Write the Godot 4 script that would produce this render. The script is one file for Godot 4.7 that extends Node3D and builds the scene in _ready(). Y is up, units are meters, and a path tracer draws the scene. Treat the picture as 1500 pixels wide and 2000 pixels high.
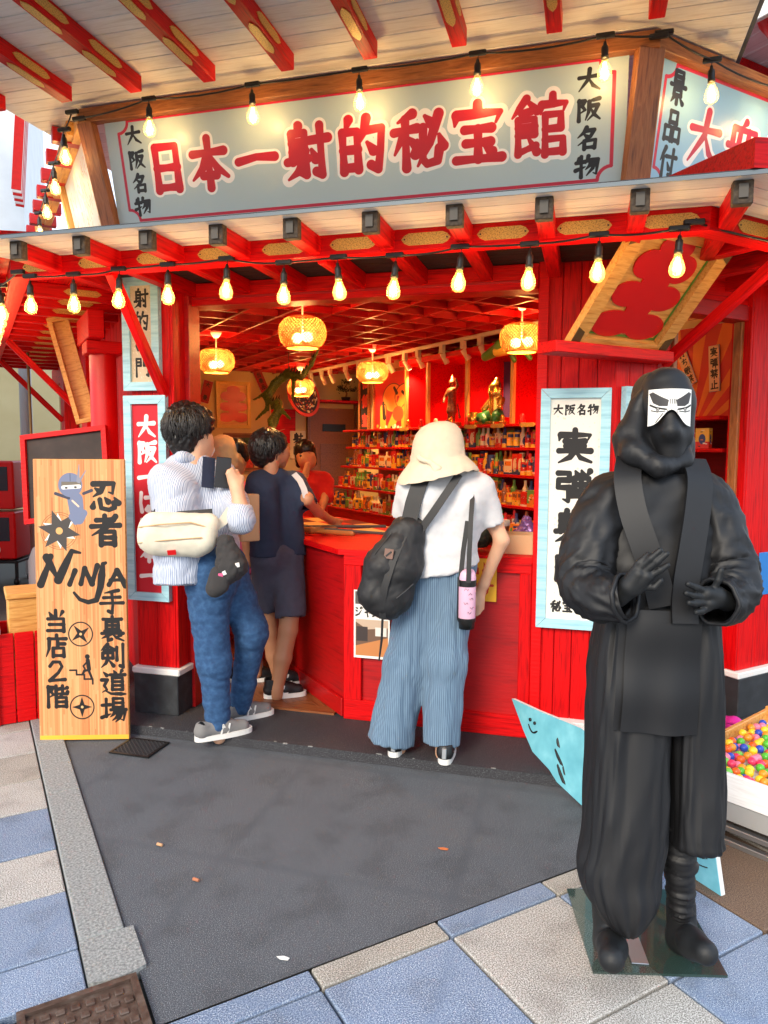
extends Node3D
# A corner shop with a shooting gallery: red timber front, sign band, string lights, customers at the counter and a costumed mannequin outside.

const S2 := 0.70710678
var rng := RandomNumberGenerator.new()
var M := {}
var CL := Vector3(-2.40, 0, 0)          # corners of the front wall
var CR := Vector3(0.13, 0, 0)
var FF := Transform3D(Basis(), Vector3(-2.40, 0, 0))                                                                     # front: x along, z outwards
var FR := Transform3D(Basis(Vector3(S2, 0, -S2), Vector3.UP, Vector3(S2, 0, S2)), Vector3(0.13, 0, 0))                   # right wing
var FL := Transform3D(Basis(Vector3(S2, 0, S2), Vector3.UP, Vector3(-S2, 0, S2)), Vector3(-2.40, 0, 0))                  # left wing, x negative going back
var FI := Transform3D(Basis(Vector3(-S2, 0, -S2), Vector3.UP, Vector3(S2, 0, -S2)), Vector3.ZERO)                        # room: x going back, z towards the shelf wall
var shop: Node3D

func _ready() -> void:
	rng.seed = 4711
	var cam := Camera3D.new()
	cam.name = "camera"
	add_child(cam)
	cam.position = Vector3(0, 1.53, 3.68)
	cam.rotation = Vector3(deg_to_rad(-5.07), deg_to_rad(15.4), deg_to_rad(0.32))
	cam.fov = rad_to_deg(2.0 * atan(1000.0 / 1420.0))
	cam.near = 0.05
	cam.far = 300.0
	cam.current = true
	var env := Environment.new()
	env.background_mode = Environment.BG_SKY
	var sky := Sky.new()
	var sm := ProceduralSkyMaterial.new()
	sm.sky_top_color = rgb(176, 198, 226)
	sm.sky_horizon_color = rgb(236, 238, 240)
	sm.sky_curve = 0.2
	sm.ground_bottom_color = rgb(120, 118, 114)
	sm.ground_horizon_color = rgb(200, 200, 198)
	sm.sun_angle_max = 0.0
	sm.energy_multiplier = 1.0
	sky.sky_material = sm
	env.sky = sky
	env.tonemap_mode = Environment.TONE_MAPPER_LINEAR
	env.tonemap_exposure = EXPOSURE
	env.sdfgi_enabled = true
	env.ssao_enabled = true
	env.ssil_enabled = true
	var we := WorldEnvironment.new()
	we.name = "world"
	we.environment = env
	add_child(we)
	var sun := DirectionalLight3D.new()
	sun.name = "sun"
	sun.light_energy = 0.5
	sun.light_color = rgb(255, 244, 228)
	sun.light_angular_distance = 25.0
	sun.shadow_enabled = true
	add_child(sun)
	sun.rotation = Vector3(deg_to_rad(-32), deg_to_rad(-12), 0)

	make_materials()
	build_ground()
	build_shop()
	build_room()
	build_signs()
	build_lights()
	build_street_things()
	build_room_things()
	build_prizes()
	build_people()
	build_mannequin()
	build_far()

const EXPOSURE := 2.6

func make_materials() -> void:
	bump_grain = noise_tex(512, 0.02, [], 5, 4)
	bump_fine = noise_tex(512, 0.25, [], 6, 2)
	M.red = wood("red painted wood", rgb(158, 3, 8), rgb(205, 5, 9), rgb(220, 9, 11), 0.5, 11, 0.08, 0.4, 7.0)
	M.red2 = wood("red painted wood b", rgb(148, 3, 8), rgb(196, 5, 10), rgb(212, 8, 12), 0.48, 12, 0.07, 0.4, 6.0)
	for k in [M.red, M.red2]:
		k.metallic_specular = 0.3
		k.detail_enabled = true
		k.detail_blend_mode = BaseMaterial3D.BLEND_MODE_MUL
		k.detail_albedo = noise_tex(512, 0.02, [[0.0, Color(0.7, 0.7, 0.7)], [0.22, Color(0.88, 0.88, 0.88)], [0.4, Color(1, 1, 1)]], 98, 6)
		k.uv2_triplanar = true
		k.uv2_world_triplanar = true
		k.uv2_scale = Vector3(1.6, 0.7, 1.6)
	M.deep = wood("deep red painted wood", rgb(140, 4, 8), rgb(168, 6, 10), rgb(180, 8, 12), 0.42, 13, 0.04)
	M.pale = wood("whitewashed plank", rgb(212, 206, 200), rgb(230, 226, 221), rgb(238, 235, 231), 0.55, 14, 0.05, 0.5, 6.0)
	M.pale2 = wood("whitewashed plank b", rgb(206, 199, 193), rgb(224, 219, 214), rgb(233, 229, 225), 0.55, 15, 0.05, 0.5, 6.0)
	M.brown = wood("brown stained beam", rgb(98, 54, 26), rgb(144, 84, 42), rgb(168, 104, 56), 0.5, 16, 0.06, 0.6, 7.0)
	M.dark = wood("dark eave boards", rgb(36, 24, 16), rgb(50, 34, 22), rgb(62, 44, 30), 0.8, 17)  # shade of the unlit eave underside is put into this brown
	M.natural = wood("honey wood", rgb(178, 112, 46), rgb(212, 150, 72), rgb(228, 172, 94), 0.45, 18, 0.04, 0.6, 6.0)
	M.floor = wood("brown floor boards", rgb(88, 46, 22), rgb(118, 66, 34), rgb(138, 82, 44), 0.42, 19, 0.03, 0.5, 6.0)
	M.door = wood("brown door wood", rgb(110, 58, 24), rgb(140, 78, 34), rgb(156, 92, 44), 0.5, 20, 0.02, 0.5, 8.0)
	M.blue = wood("light blue painted wood", rgb(140, 190, 204), rgb(160, 208, 220), rgb(172, 218, 228), 0.5, 21, 0.05)
	M.white = flat_mat("white paint", rgb(226, 224, 218), 0.6)
	M.cream = mottled("cream plaster", noise_tex(256, 0.02, [[0, rgb(206, 176, 120)], [1, rgb(222, 194, 140)]], 22), 0.5, 0.85)
	M.gold = flat_mat("gold plate", rgb(228, 182, 92), 0.42, 0.2)
	M.gold.albedo_texture = noise_tex(256, 0.09, [[0, Color(0.55, 0.5, 0.42)], [0.45, Color(0.95, 0.95, 0.95)], [1, Color(1, 1, 1)]], 23, 3)
	M.gold.uv1_triplanar = true
	M.gold.uv1_scale = Vector3(6, 6, 6)
	M.gold.heightmap_enabled = true
	M.gold.heightmap_texture = M.gold.albedo_texture
	M.gold.heightmap_scale = 0.12
	M.rust = mottled("weathered cap metal", noise_tex(256, 0.05, [[0, rgb(44, 32, 22)], [0.5, rgb(78, 62, 46)], [1, rgb(108, 92, 72)]], 24, 4), 3.0, 0.7, 0.03)
	M.mesh_grey = flat_mat("grey mesh", rgb(104, 98, 90), 0.7, 0.1)
	M.flash = flat_mat("grey flashing", rgb(112, 122, 128), 0.45, 0.3)
	M.roof = flat_mat("roof sheet", rgb(70, 74, 80), 0.6)
	M.black = mottled("black painted concrete", noise_tex(256, 0.03, [[0, rgb(30, 32, 34)], [0.6, rgb(42, 45, 48)], [1, rgb(56, 60, 63)]], 25, 4), 1.2, 0.65, 0.05)
	M.iron = flat_mat("black plastic", rgb(20, 19, 18), 0.45)
	M.steel = flat_mat("steel", rgb(176, 178, 180), 0.3, 0.85)
	M.asphalt = mottled("asphalt", noise_tex(1024, 0.22, [[0.2, rgb(52, 55, 59)], [0.42, rgb(72, 76, 81)], [0.58, rgb(84, 88, 94)], [0.7, rgb(106, 109, 114)], [0.8, rgb(146, 148, 151)], [0.9, rgb(196, 196, 196)]], 26, 2), 1.15, 0.9, 0.06)
	M.asphalt.detail_enabled = true
	M.asphalt.detail_blend_mode = BaseMaterial3D.BLEND_MODE_MUL
	M.asphalt.detail_albedo = noise_tex(512, 0.006, [[0.2, Color(0.91, 0.905, 0.9)], [0.4, Color(0.97, 0.97, 0.97)], [0.6, Color(1, 1, 1)]], 27, 6)
	M.asphalt.uv2_triplanar = true
	M.asphalt.uv2_world_triplanar = true
	M.asphalt.uv2_scale = Vector3(1.7, 1.7, 1.7)
	M.step = mottled("black step concrete", noise_tex(1024, 0.2, [[0.25, rgb(28, 28, 31)], [0.55, rgb(46, 46, 50)], [0.72, rgb(74, 74, 78)], [0.85, rgb(140, 140, 140)]], 28, 2), 0.9, 0.7, 0.1)
	M.kerb = mottled("grey kerb stone", noise_tex(512, 0.1, [[0.0, rgb(96, 98, 98)], [0.5, rgb(138, 140, 138)], [0.8, rgb(160, 162, 158)], [1.0, rgb(186, 186, 180)]], 29, 3), 1.6, 0.9, 0.15)
	var blue := []
	var beige := []
	for v in 3:
		var bt := noise_tex(512, 0.3, [[0.2, rgb(72, 88, 114)], [0.4, rgb(104, 122, 150)], [0.55, rgb(124, 142, 168)], [0.68, rgb(162, 176, 194)], [0.82, rgb(214, 220, 226)]], 30 + v, 2)
		var gt := noise_tex(512, 0.3, [[0.2, rgb(92, 88, 82)], [0.38, rgb(146, 142, 135)], [0.52, rgb(174, 170, 163)], [0.66, rgb(200, 197, 190)], [0.82, rgb(234, 232, 228)]], 40 + v, 2)
		for w in 2:
			var mb := mottled("blue granite tile", bt, 1.3 + 0.12 * v, 0.8, 0.05)
			var mg := mottled("beige granite tile", gt, 1.3 + 0.12 * v, 0.8, 0.05)
			var tone: float = [1.0, 0.93, 0.97, 0.9, 1.0, 0.95][v * 2 + w]
			mb.albedo_color = Color(tone, tone, tone)
			mg.albedo_color = Color(tone, tone * (0.985 if w else 1.0), tone * (0.96 if w else 1.0))
			for mm in [mb, mg]:
				mm.detail_enabled = true
				mm.detail_blend_mode = BaseMaterial3D.BLEND_MODE_MUL
				mm.detail_albedo = M.asphalt.detail_albedo
				mm.uv2_triplanar = true
				mm.uv2_world_triplanar = true
				mm.uv2_scale = Vector3(1.1, 1.1, 1.1)
			blue.append(mb)
			beige.append(mg)
	M.tile_blue = blue
	M.tile_beige = beige
	M.tile_brown = mottled("brown granite tile", noise_tex(512, 0.24, [[0.0, rgb(62, 48, 38)], [0.5, rgb(104, 84, 68)], [1.0, rgb(160, 140, 120)]], 46, 2), 1.6, 0.8, 0.08)
	M.grout = mottled("dark joint", noise_tex(256, 0.2, [[0, rgb(58, 56, 52)], [1, rgb(90, 88, 82)]], 47), 2.0, 0.95)
	M.iron_cover = mottled("rusty iron cover", noise_tex(256, 0.04, [[0, rgb(66, 48, 40)], [0.5, rgb(92, 74, 64)], [1, rgb(116, 104, 96)]], 48, 4), 2.0, 0.6, 0.05)
	M.iron_cover.metallic = 0.4
	M.skin = flat_mat("skin", rgb(214, 166, 134), 0.55)
	M.skin.subsurf_scatter_enabled = true
	M.skin.subsurf_scatter_strength = 0.08
	M.skin_tan = flat_mat("tanned skin", rgb(190, 134, 98), 0.5)
	M.hair = flat_mat("black hair", rgb(24, 19, 17), 0.38)
	M.navy = cloth("navy cotton", rgb(40, 50, 74), 0.9, 0.2, 61)
	M.grey_cloth = cloth("slate cotton", rgb(74, 74, 90), 0.9, 0.2, 62)
	M.white_cloth = cloth("white cotton", rgb(214, 214, 215), 0.9, 0.1, 63)
	M.black_cloth = cloth("black nylon", rgb(26, 26, 28), 0.6, 0.3, 64)
	M.cream_cloth = cloth("cream canvas", rgb(224, 216, 194), 0.75, 0.15, 65)
	M.pink = cloth("pink cotton", rgb(222, 96, 140), 0.9, 0.2, 66)
	M.red_cloth = cloth("red cotton", rgb(208, 30, 26), 0.9, 0.2, 67)
	M.hat = cloth("beige linen", rgb(222, 206, 180), 0.9, 0.2, 68)
	M.rubber_white = flat_mat("white sole", rgb(228, 226, 220), 0.6)
	M.shoe_grey = cloth("grey suede", rgb(126, 124, 122), 0.95, 0.3, 69)
	M.shoe_black = flat_mat("black leather", rgb(28, 28, 30), 0.45)
	M.gown = cloth("black satin cotton", rgb(11, 11, 14), 0.58, 0.0, 70)
	M.glove = flat_mat("black glove cloth", rgb(14, 16, 18), 0.6)
	M.bulb_glass = flat_mat("bulb glass", Color(1.0, 0.86, 0.55, 0.22), 0.02)
	M.bulb_glass.transparency = BaseMaterial3D.TRANSPARENCY_ALPHA
	M.filament = flat_mat("glowing filament", rgb(255, 236, 190), 0.5)
	M.filament.emission_enabled = true
	M.filament.emission = rgb(255, 222, 160)
	M.filament.emission_energy_multiplier = 5.0
	M.glow_ball = flat_mat("frosted lamp", rgb(255, 240, 214), 0.5)
	M.glow_ball.emission_enabled = true
	M.glow_ball.emission = rgb(255, 220, 160)
	M.glow_ball.emission_energy_multiplier = 3.5
	M.wicker = wood("wicker", rgb(116, 74, 36), rgb(152, 104, 54), rgb(176, 128, 72), 0.6, 71, 0.03, 4.0, 8.0)
	M.wicker.backlight_enabled = true
	M.wicker.backlight = rgb(90, 62, 32)
	M.red_gloss = flat_mat("red lacquer", rgb(208, 10, 10), 0.36)
	M.old_brass = flat_mat("old brass", rgb(112, 88, 54), 0.5, 0.6)
	M.old_brass.heightmap_enabled = true
	M.old_brass.heightmap_texture = M.gold.albedo_texture
	M.old_brass.heightmap_scale = 0.15
	M.old_brass.uv1_triplanar = true
	M.old_brass.uv1_scale = Vector3(8, 8, 8)
	M.steel_dark = flat_mat("dark iron", rgb(72, 72, 74), 0.5, 0.5)
	M.steel_paint = flat_mat("grey painted steel", rgb(168, 166, 162), 0.5, 0.2)
	M.slate = mottled("slate board", noise_tex(256, 0.02, [[0, rgb(34, 22, 18)], [1, rgb(54, 40, 34)]], 81, 4), 1.5, 0.7)
	M.teal = mottled("teal paint", noise_tex(256, 0.02, [[0, rgb(96, 170, 186)], [0.6, rgb(112, 186, 200)], [1, rgb(132, 200, 212)]], 82, 4), 1.4, 0.6, 0.0, false)
	M.pink_board = flat_mat("pale pink board", rgb(222, 190, 176), 0.6)
	M.pink_plastic = flat_mat("magenta plastic", rgb(214, 52, 160), 0.35)
	M.blue_print = flat_mat("blue print", rgb(40, 120, 196), 0.4)
	M.far_wall = mottled("pale far wall", noise_tex(256, 0.02, [[0, rgb(232, 232, 230)], [1, rgb(246, 246, 244)]], 83, 4), 0.3, 0.8)
	M.cream_wall = mottled("cream far wall", noise_tex(256, 0.02, [[0, rgb(212, 188, 134)], [1, rgb(228, 206, 154)]], 84, 4), 0.3, 0.8)
	M.glass_dark = flat_mat("dark window glass", rgb(46, 54, 62), 0.08)
	M.drape = flat_mat("purple drape", rgb(70, 34, 84), 0.85)
	M.green_toy = flat_mat("green vinyl", rgb(86, 140, 50), 0.35)
	M.yellow_toy = flat_mat("yellow vinyl", rgb(232, 196, 70), 0.35)
	M.dragon = mottled("dragon skin", noise_tex(256, 0.05, [[0, rgb(38, 62, 22)], [0.5, rgb(74, 100, 36)], [1, rgb(128, 140, 60)]], 85, 4), 4.0, 0.5, 0.05)
	M.dragon_dark = flat_mat("dark green", rgb(26, 40, 20), 0.6)
	M.rail = flat_mat("cream rail", rgb(214, 196, 166), 0.5)
	M.carved = mottled("carved wood", noise_tex(256, 0.05, [[0, rgb(78, 34, 16)], [0.5, rgb(120, 58, 28)], [1, rgb(150, 82, 42)]], 86, 4), 4.0, 0.45, 0.05)
	M.gold_leaf = flat_mat("gold leaf", rgb(226, 178, 80), 0.25, 0.85)
	M.green_robe = flat_mat("green lacquer", rgb(34, 104, 40), 0.4)
	M.gun_wood = flat_mat("gun stock wood", rgb(150, 88, 40), 0.4)
	M.carton = flat_mat("carton", rgb(206, 168, 126), 0.8)
	M.tub = flat_mat("brown filled tub", rgb(150, 96, 66), 0.2)
	M.purple = flat_mat("purple foil", rgb(130, 90, 150), 0.25, 0.3)
	M.camo = mottled("camouflage cloth", noise_tex(128, 0.04, [[0, rgb(24, 30, 22)], [0.42, rgb(38, 48, 30)], [0.5, rgb(70, 78, 48)], [0.56, rgb(36, 44, 32)], [1, rgb(96, 98, 66)]], 87, 3), 3.0, 0.8)
	M.striped = cloth("striped shirt cotton", Color.WHITE, 0.9, 0.15, 91)
	M.striped.albedo_texture = stripes(256, 18, rgb(206, 213, 225), rgb(126, 140, 172), 0.4)
	M.striped.uv1_scale = Vector3(6.0, 6.0, 6.0)
	M.stripe_blue = cloth("striped blue cotton", Color.WHITE, 0.9, 0.2, 92)
	M.stripe_blue.albedo_texture = stripes(256, 16, rgb(84, 108, 132), rgb(116, 142, 164), 0.45)
	M.stripe_blue.uv1_scale = Vector3(6.5, 6.5, 6.5)
	M.denim = mottled("blue denim", noise_tex(256, 0.035, [[0.2, rgb(38, 70, 108)], [0.5, rgb(44, 79, 119)], [0.8, rgb(54, 90, 130)]], 93, 5), 3.0, 0.9, 0.05, false)
	M.cap_cloth = cloth("dark grey cotton", rgb(54, 52, 52), 0.9, 0.2, 94)
	M.mustard = flat_mat("mustard stripe", rgb(190, 150, 90), 0.9)
	M.pale_pink = cloth("pale pink cotton", rgb(226, 170, 176), 0.9, 0.2, 95)
	M.tan_cloth = cloth("tan cotton", rgb(200, 164, 120), 0.9, 0.2, 96)
	M.patch = flat_mat("brown patch", rgb(118, 92, 82), 0.8)
	M.bottle_pink = flat_mat("pink bottle", rgb(232, 182, 206), 0.4)
	M.plate_glass = flat_mat("green plate glass", Color(0.2, 0.28, 0.26, 0.72), 0.04)
	M.plate_glass.transparency = BaseMaterial3D.TRANSPARENCY_ALPHA

func stripes(size: int, n: int, a: Color, b: Color, share: float) -> ImageTexture:
	var im := Image.create(size, size, false, Image.FORMAT_RGB8)
	var g := RandomNumberGenerator.new()
	g.seed = 77
	for x in size:
		var f := fmod(float(x) * n / size, 1.0)
		var t := 1.0 if f < share else 0.0
		for y in size:
			im.set_pixel(x, y, a.lerp(b, t * (0.75 + 0.25 * g.randf())) * (0.95 + 0.05 * g.randf()))
	return ImageTexture.create_from_image(im)

# ---------------------------------------------------------------- helpers
func tag(o: Node, label: String, category: String, group := "", kind := "") -> void:
	if label: o.set_meta("label", label)
	if category: o.set_meta("category", category)
	if group: o.set_meta("group", group)
	if kind: o.set_meta("kind", kind)

func thing(called: String, label: String, category: String, at := Vector3.ZERO, turn := 0.0, group := "") -> Node3D:
	var o := Node3D.new()
	o.name = called
	add_child(o, true)
	o.position = at
	o.rotation.y = turn
	tag(o, label, category, group)
	return o

func part(called: String, mesh: Mesh, mat: Material, parent: Node, xf := Transform3D()) -> MeshInstance3D:
	var o := MeshInstance3D.new()
	o.name = called
	o.mesh = mesh
	o.material_override = mat
	o.transform = xf
	parent.add_child(o, true)
	return o

func struct(called: String, mesh: Mesh, mat: Material, xf := Transform3D()) -> MeshInstance3D:
	var o := part(called, mesh, mat, self, xf)
	o.set_meta("kind", "structure")
	return o

func at(x: float, y: float, z: float) -> Transform3D:
	return Transform3D(Basis(), Vector3(x, y, z))

func turned(p: Vector3, deg: Vector3) -> Transform3D:
	return Transform3D(Basis.from_euler(deg * PI / 180.0), p)

# a flat face whose front looks along out
func face(st: SurfaceTool, pts: Array, out: Vector3, uvs := []) -> void:
	var n := Vector3.ZERO
	for i in range(1, pts.size() - 1):
		n += (pts[i] - pts[0]).cross(pts[i + 1] - pts[0])
	var flip: bool = n.dot(out) > 0.0     # clockwise is front
	var nn: Vector3 = n.normalized() * (1.0 if flip else -1.0)
	for i in range(1, pts.size() - 1):
		var ids: Array = [0, i + 1, i] if flip else [0, i, i + 1]
		for k in ids:
			st.set_normal(nn)
			if uvs: st.set_uv(uvs[k])
			st.add_vertex(pts[k])

func begin() -> SurfaceTool:
	var st := SurfaceTool.new()
	st.begin(Mesh.PRIMITIVE_TRIANGLES)
	return st

var box_cache := {}
func add_box(st: SurfaceTool, c: Vector3, s: Vector3, bev := 0.003, b := Basis()) -> void:
	var h := s * 0.5
	bev = minf(bev, minf(h.x, minf(h.y, h.z)) * 0.6)
	for ax in 3:
		for sg in [-1.0, 1.0]:
			var u := (ax + 1) % 3
			var v := (ax + 2) % 3
			var pts := []
			for q in [[-1, -1], [1, -1], [1, 1], [-1, 1]]:
				var p := Vector3()
				p[ax] = sg * h[ax]
				p[u] = q[0] * (h[u] - bev)
				p[v] = q[1] * (h[v] - bev)
				pts.append(c + b * p)
			var o := Vector3(); o[ax] = sg
			face(st, pts, b * o)
	if bev <= 0.0: return
	for ax in 3:
		var u := (ax + 1) % 3
		var v := (ax + 2) % 3
		for su in [-1.0, 1.0]:
			for sv in [-1.0, 1.0]:
				var pts := []
				for q in [[-1, 0], [1, 0], [1, 1], [-1, 1]]:
					var p := Vector3()
					p[ax] = q[0] * (h[ax] - bev)
					p[u] = su * (h[u] - (bev if q[1] == 1 else 0.0))
					p[v] = sv * (h[v] - (0.0 if q[1] == 1 else bev))
					pts.append(c + b * p)
				var o := Vector3(); o[u] = su; o[v] = sv
				face(st, pts, b * o)
	for sx in [-1.0, 1.0]:
		for sy in [-1.0, 1.0]:
			for sz in [-1.0, 1.0]:
				var q := Vector3(sx, sy, sz)
				var pts := []
				for ax in 3:
					var p := Vector3(sx * (h.x - bev), sy * (h.y - bev), sz * (h.z - bev))
					p[ax] = q[ax] * h[ax]
					pts.append(c + b * p)
				face(st, pts, b * q)

func boxm(s: Vector3, bev := 0.003) -> ArrayMesh:
	var key := "%.4f,%.4f,%.4f,%.4f" % [s.x, s.y, s.z, bev]
	if not box_cache.has(key):
		var st := begin()
		add_box(st, Vector3.ZERO, s, bev)
		box_cache[key] = st.commit()
	return box_cache[key]

func box(called: String, c: Vector3, s: Vector3, mat: Material, parent: Node, bev := 0.003, b := Basis()) -> MeshInstance3D:
	return part(called, boxm(s, bev), mat, parent, Transform3D(b, c))

# a straight piece of wood: local x runs from p to q (the grain), h is its height, w its width
func timber(called: String, p: Vector3, q: Vector3, h: float, w: float, mat: Material, parent: Node, up := Vector3.UP, bev := 0.003) -> MeshInstance3D:
	var x := (q - p).normalized()
	var z := x.cross(up).normalized()
	var y := z.cross(x)
	return part(called, boxm(Vector3((q - p).length(), h, w), bev), mat, parent, Transform3D(Basis(x, y, z), (p + q) * 0.5))

# polygon in the local x-y plane, extruded from z0 to z1 ; front face carries uv 0..1 over its bounding box
func add_prism(st: SurfaceTool, pts: Array, z0: float, z1: float, xf := Transform3D()) -> void:
	var lo := Vector2(1e9, 1e9)
	var hi := -lo
	var pk := PackedVector2Array()
	for p in pts:
		lo = lo.min(p); hi = hi.max(p); pk.append(p)
	var span := hi - lo
	var tri := Geometry2D.triangulate_polygon(pk)
	var cc := Geometry2D.is_polygon_clockwise(pk)
	for s in [[z1, Vector3.BACK], [z0, Vector3.FORWARD]]:
		for i in range(0, tri.size(), 3):
			var f := []
			var uv := []
			for k in 3:
				var p: Vector2 = pk[tri[i + k]]
				f.append(xf * Vector3(p.x, p.y, s[0]))
				uv.append(Vector2((p.x - lo.x) / span.x, 1.0 - (p.y - lo.y) / span.y))
			face(st, f, xf.basis * s[1], uv)
	for i in pk.size():
		var a := pk[i]
		var b := pk[(i + 1) % pk.size()]
		var e := b - a
		var o := Vector2(e.y, -e.x) * (-1.0 if cc else 1.0)
		var w := [Vector2(0, 0), Vector2(0, 0), Vector2(0, 0), Vector2(0, 0)]
		face(st, [xf * Vector3(a.x, a.y, z0), xf * Vector3(b.x, b.y, z0), xf * Vector3(b.x, b.y, z1), xf * Vector3(a.x, a.y, z1)], xf.basis * Vector3(o.x, o.y, 0), w)

func prism(pts: Array, z0: float, z1: float, xf := Transform3D()) -> ArrayMesh:
	var st := begin()
	add_prism(st, pts, z0, z1, xf)
	return st.commit()

# tube along points, radius per point, smooth
func add_tube(st: SurfaceTool, pts: Array, rad: Array, n := 8, cap := true, flat := 1.0) -> void:
	var rings := []
	var prev := Vector3.ZERO
	for i in pts.size():
		var d: Vector3 = (pts[mini(i + 1, pts.size() - 1)] - pts[maxi(i - 1, 0)]).normalized()
		var u: Vector3
		if i == 0:
			u = d.cross(Vector3.UP if absf(d.y) < 0.9 else Vector3.RIGHT).normalized()
		else:
			u = (prev - d * prev.dot(d)).normalized()
		prev = u
		var v := d.cross(u)
		var ring := []
		var r: float = rad[mini(i, rad.size() - 1)]
		for k in n:
			var t := TAU * k / n
			var o := u * cos(t) * r + v * sin(t) * r * flat
			ring.append([pts[i] + o, o.normalized()])
		rings.append(ring)
	for i in rings.size() - 1:
		for k in n:
			var a: Array = rings[i][k]
			var b: Array = rings[i][(k + 1) % n]
			var c: Array = rings[i + 1][(k + 1) % n]
			var d: Array = rings[i + 1][k]
			for q in [a, c, b, a, d, c]:
				st.set_normal(q[1]); st.add_vertex(q[0])
	if cap:
		for e in [[0, -1.0], [rings.size() - 1, 1.0]]:
			var f := []
			for q in rings[e[0]]: f.append(q[0])
			var dd: Vector3 = pts[1] - pts[0] if e[0] == 0 else pts[-1] - pts[-2]
			face(st, f, dd * e[1])

func tube(pts: Array, rad: Array, n := 8, cap := true, flat := 1.0) -> ArrayMesh:
	var st := begin()
	add_tube(st, pts, rad, n, cap, flat)
	return st.commit()

# profile of [radius, height] turned round y, smooth ; scale allows ovals
func add_lathe(st: SurfaceTool, prof: Array, n := 16, xf := Transform3D(), uv := false) -> void:
	var nrm := []
	for i in prof.size():
		var a: Array = prof[maxi(i - 1, 0)]
		var b: Array = prof[mini(i + 1, prof.size() - 1)]
		nrm.append(Vector2(b[1] - a[1], a[0] - b[0]).normalized())
	for i in prof.size() - 1:
		for k in n:
			var q := []
			for e in [[i, k], [i, k + 1], [i + 1, k + 1], [i + 1, k]]:
				var t: float = TAU * e[1] / n
				var pr: Array = prof[e[0]]
				var nn: Vector2 = nrm[e[0]]
				q.append([xf * Vector3(pr[0] * sin(t), pr[1], pr[0] * cos(t)), (xf.basis * Vector3(nn.x * sin(t), nn.y, nn.x * cos(t))).normalized(), Vector2(float(e[1]) / n, 1.0 - float(e[0]) / (prof.size() - 1))])
			for id in [0, 2, 1, 0, 3, 2]:
				st.set_normal(q[id][1])
				if uv: st.set_uv(q[id][2])
				st.add_vertex(q[id][0])

func lathe(prof: Array, n := 16, uv := false) -> ArrayMesh:
	var st := begin()
	add_lathe(st, prof, n, Transform3D(), uv)
	return st.commit()

# a quad sheet with uv, double sided by nature of the renderer
func quad(p00: Vector3, p10: Vector3, p11: Vector3, p01: Vector3, out: Vector3) -> ArrayMesh:
	var st := begin()
	face(st, [p00, p10, p11, p01], out, [Vector2(0, 1), Vector2(1, 1), Vector2(1, 0), Vector2(0, 0)])
	return st.commit()

# printed board: box body w x h x t, its printed face at +z as a sheet 1.5 mm proud
func board(called: String, w: float, h: float, t: float, body: Material, print_mat: Material, parent: Node, xf: Transform3D, print_name := "print") -> MeshInstance3D:
	var o := part(called, boxm(Vector3(w, h, t), 0.002), body, parent, xf)
	var z := t * 0.5 + 0.0015
	var hw := w * 0.5 - 0.002
	var hh := h * 0.5 - 0.002
	part(print_name, quad(Vector3(-hw, -hh, z), Vector3(hw, -hh, z), Vector3(hw, hh, z), Vector3(-hw, hh, z), Vector3.BACK), print_mat, o)
	return o

# rectangular picture frame in the x-y plane (mitred), opening w x h, bar width b, depth t
func frame_bars(parent: Node, w: float, h: float, b: float, t: float, mat: Material, xf: Transform3D, called := "frame_bar") -> void:
	var W := w * 0.5
	var H := h * 0.5
	for q in [[Vector2(-W, H), Vector2(W, H), Vector2(W + b, H + b), Vector2(-W - b, H + b)], [Vector2(-W - b, -H - b), Vector2(W + b, -H - b), Vector2(W, -H), Vector2(-W, -H)], [Vector2(-W - b, -H - b), Vector2(-W, -H), Vector2(-W, H), Vector2(-W - b, H + b)], [Vector2(W, -H), Vector2(W + b, -H - b), Vector2(W + b, H + b), Vector2(W, H)]]:
		var c := Vector2.ZERO
		for p in q: c += p * 0.25
		var pts := []
		for p in q: pts.append((p - c) * 0.997)
		part(called, prism(pts, 0, t), mat, parent, xf * at(c.x, c.y, 0))

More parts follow.
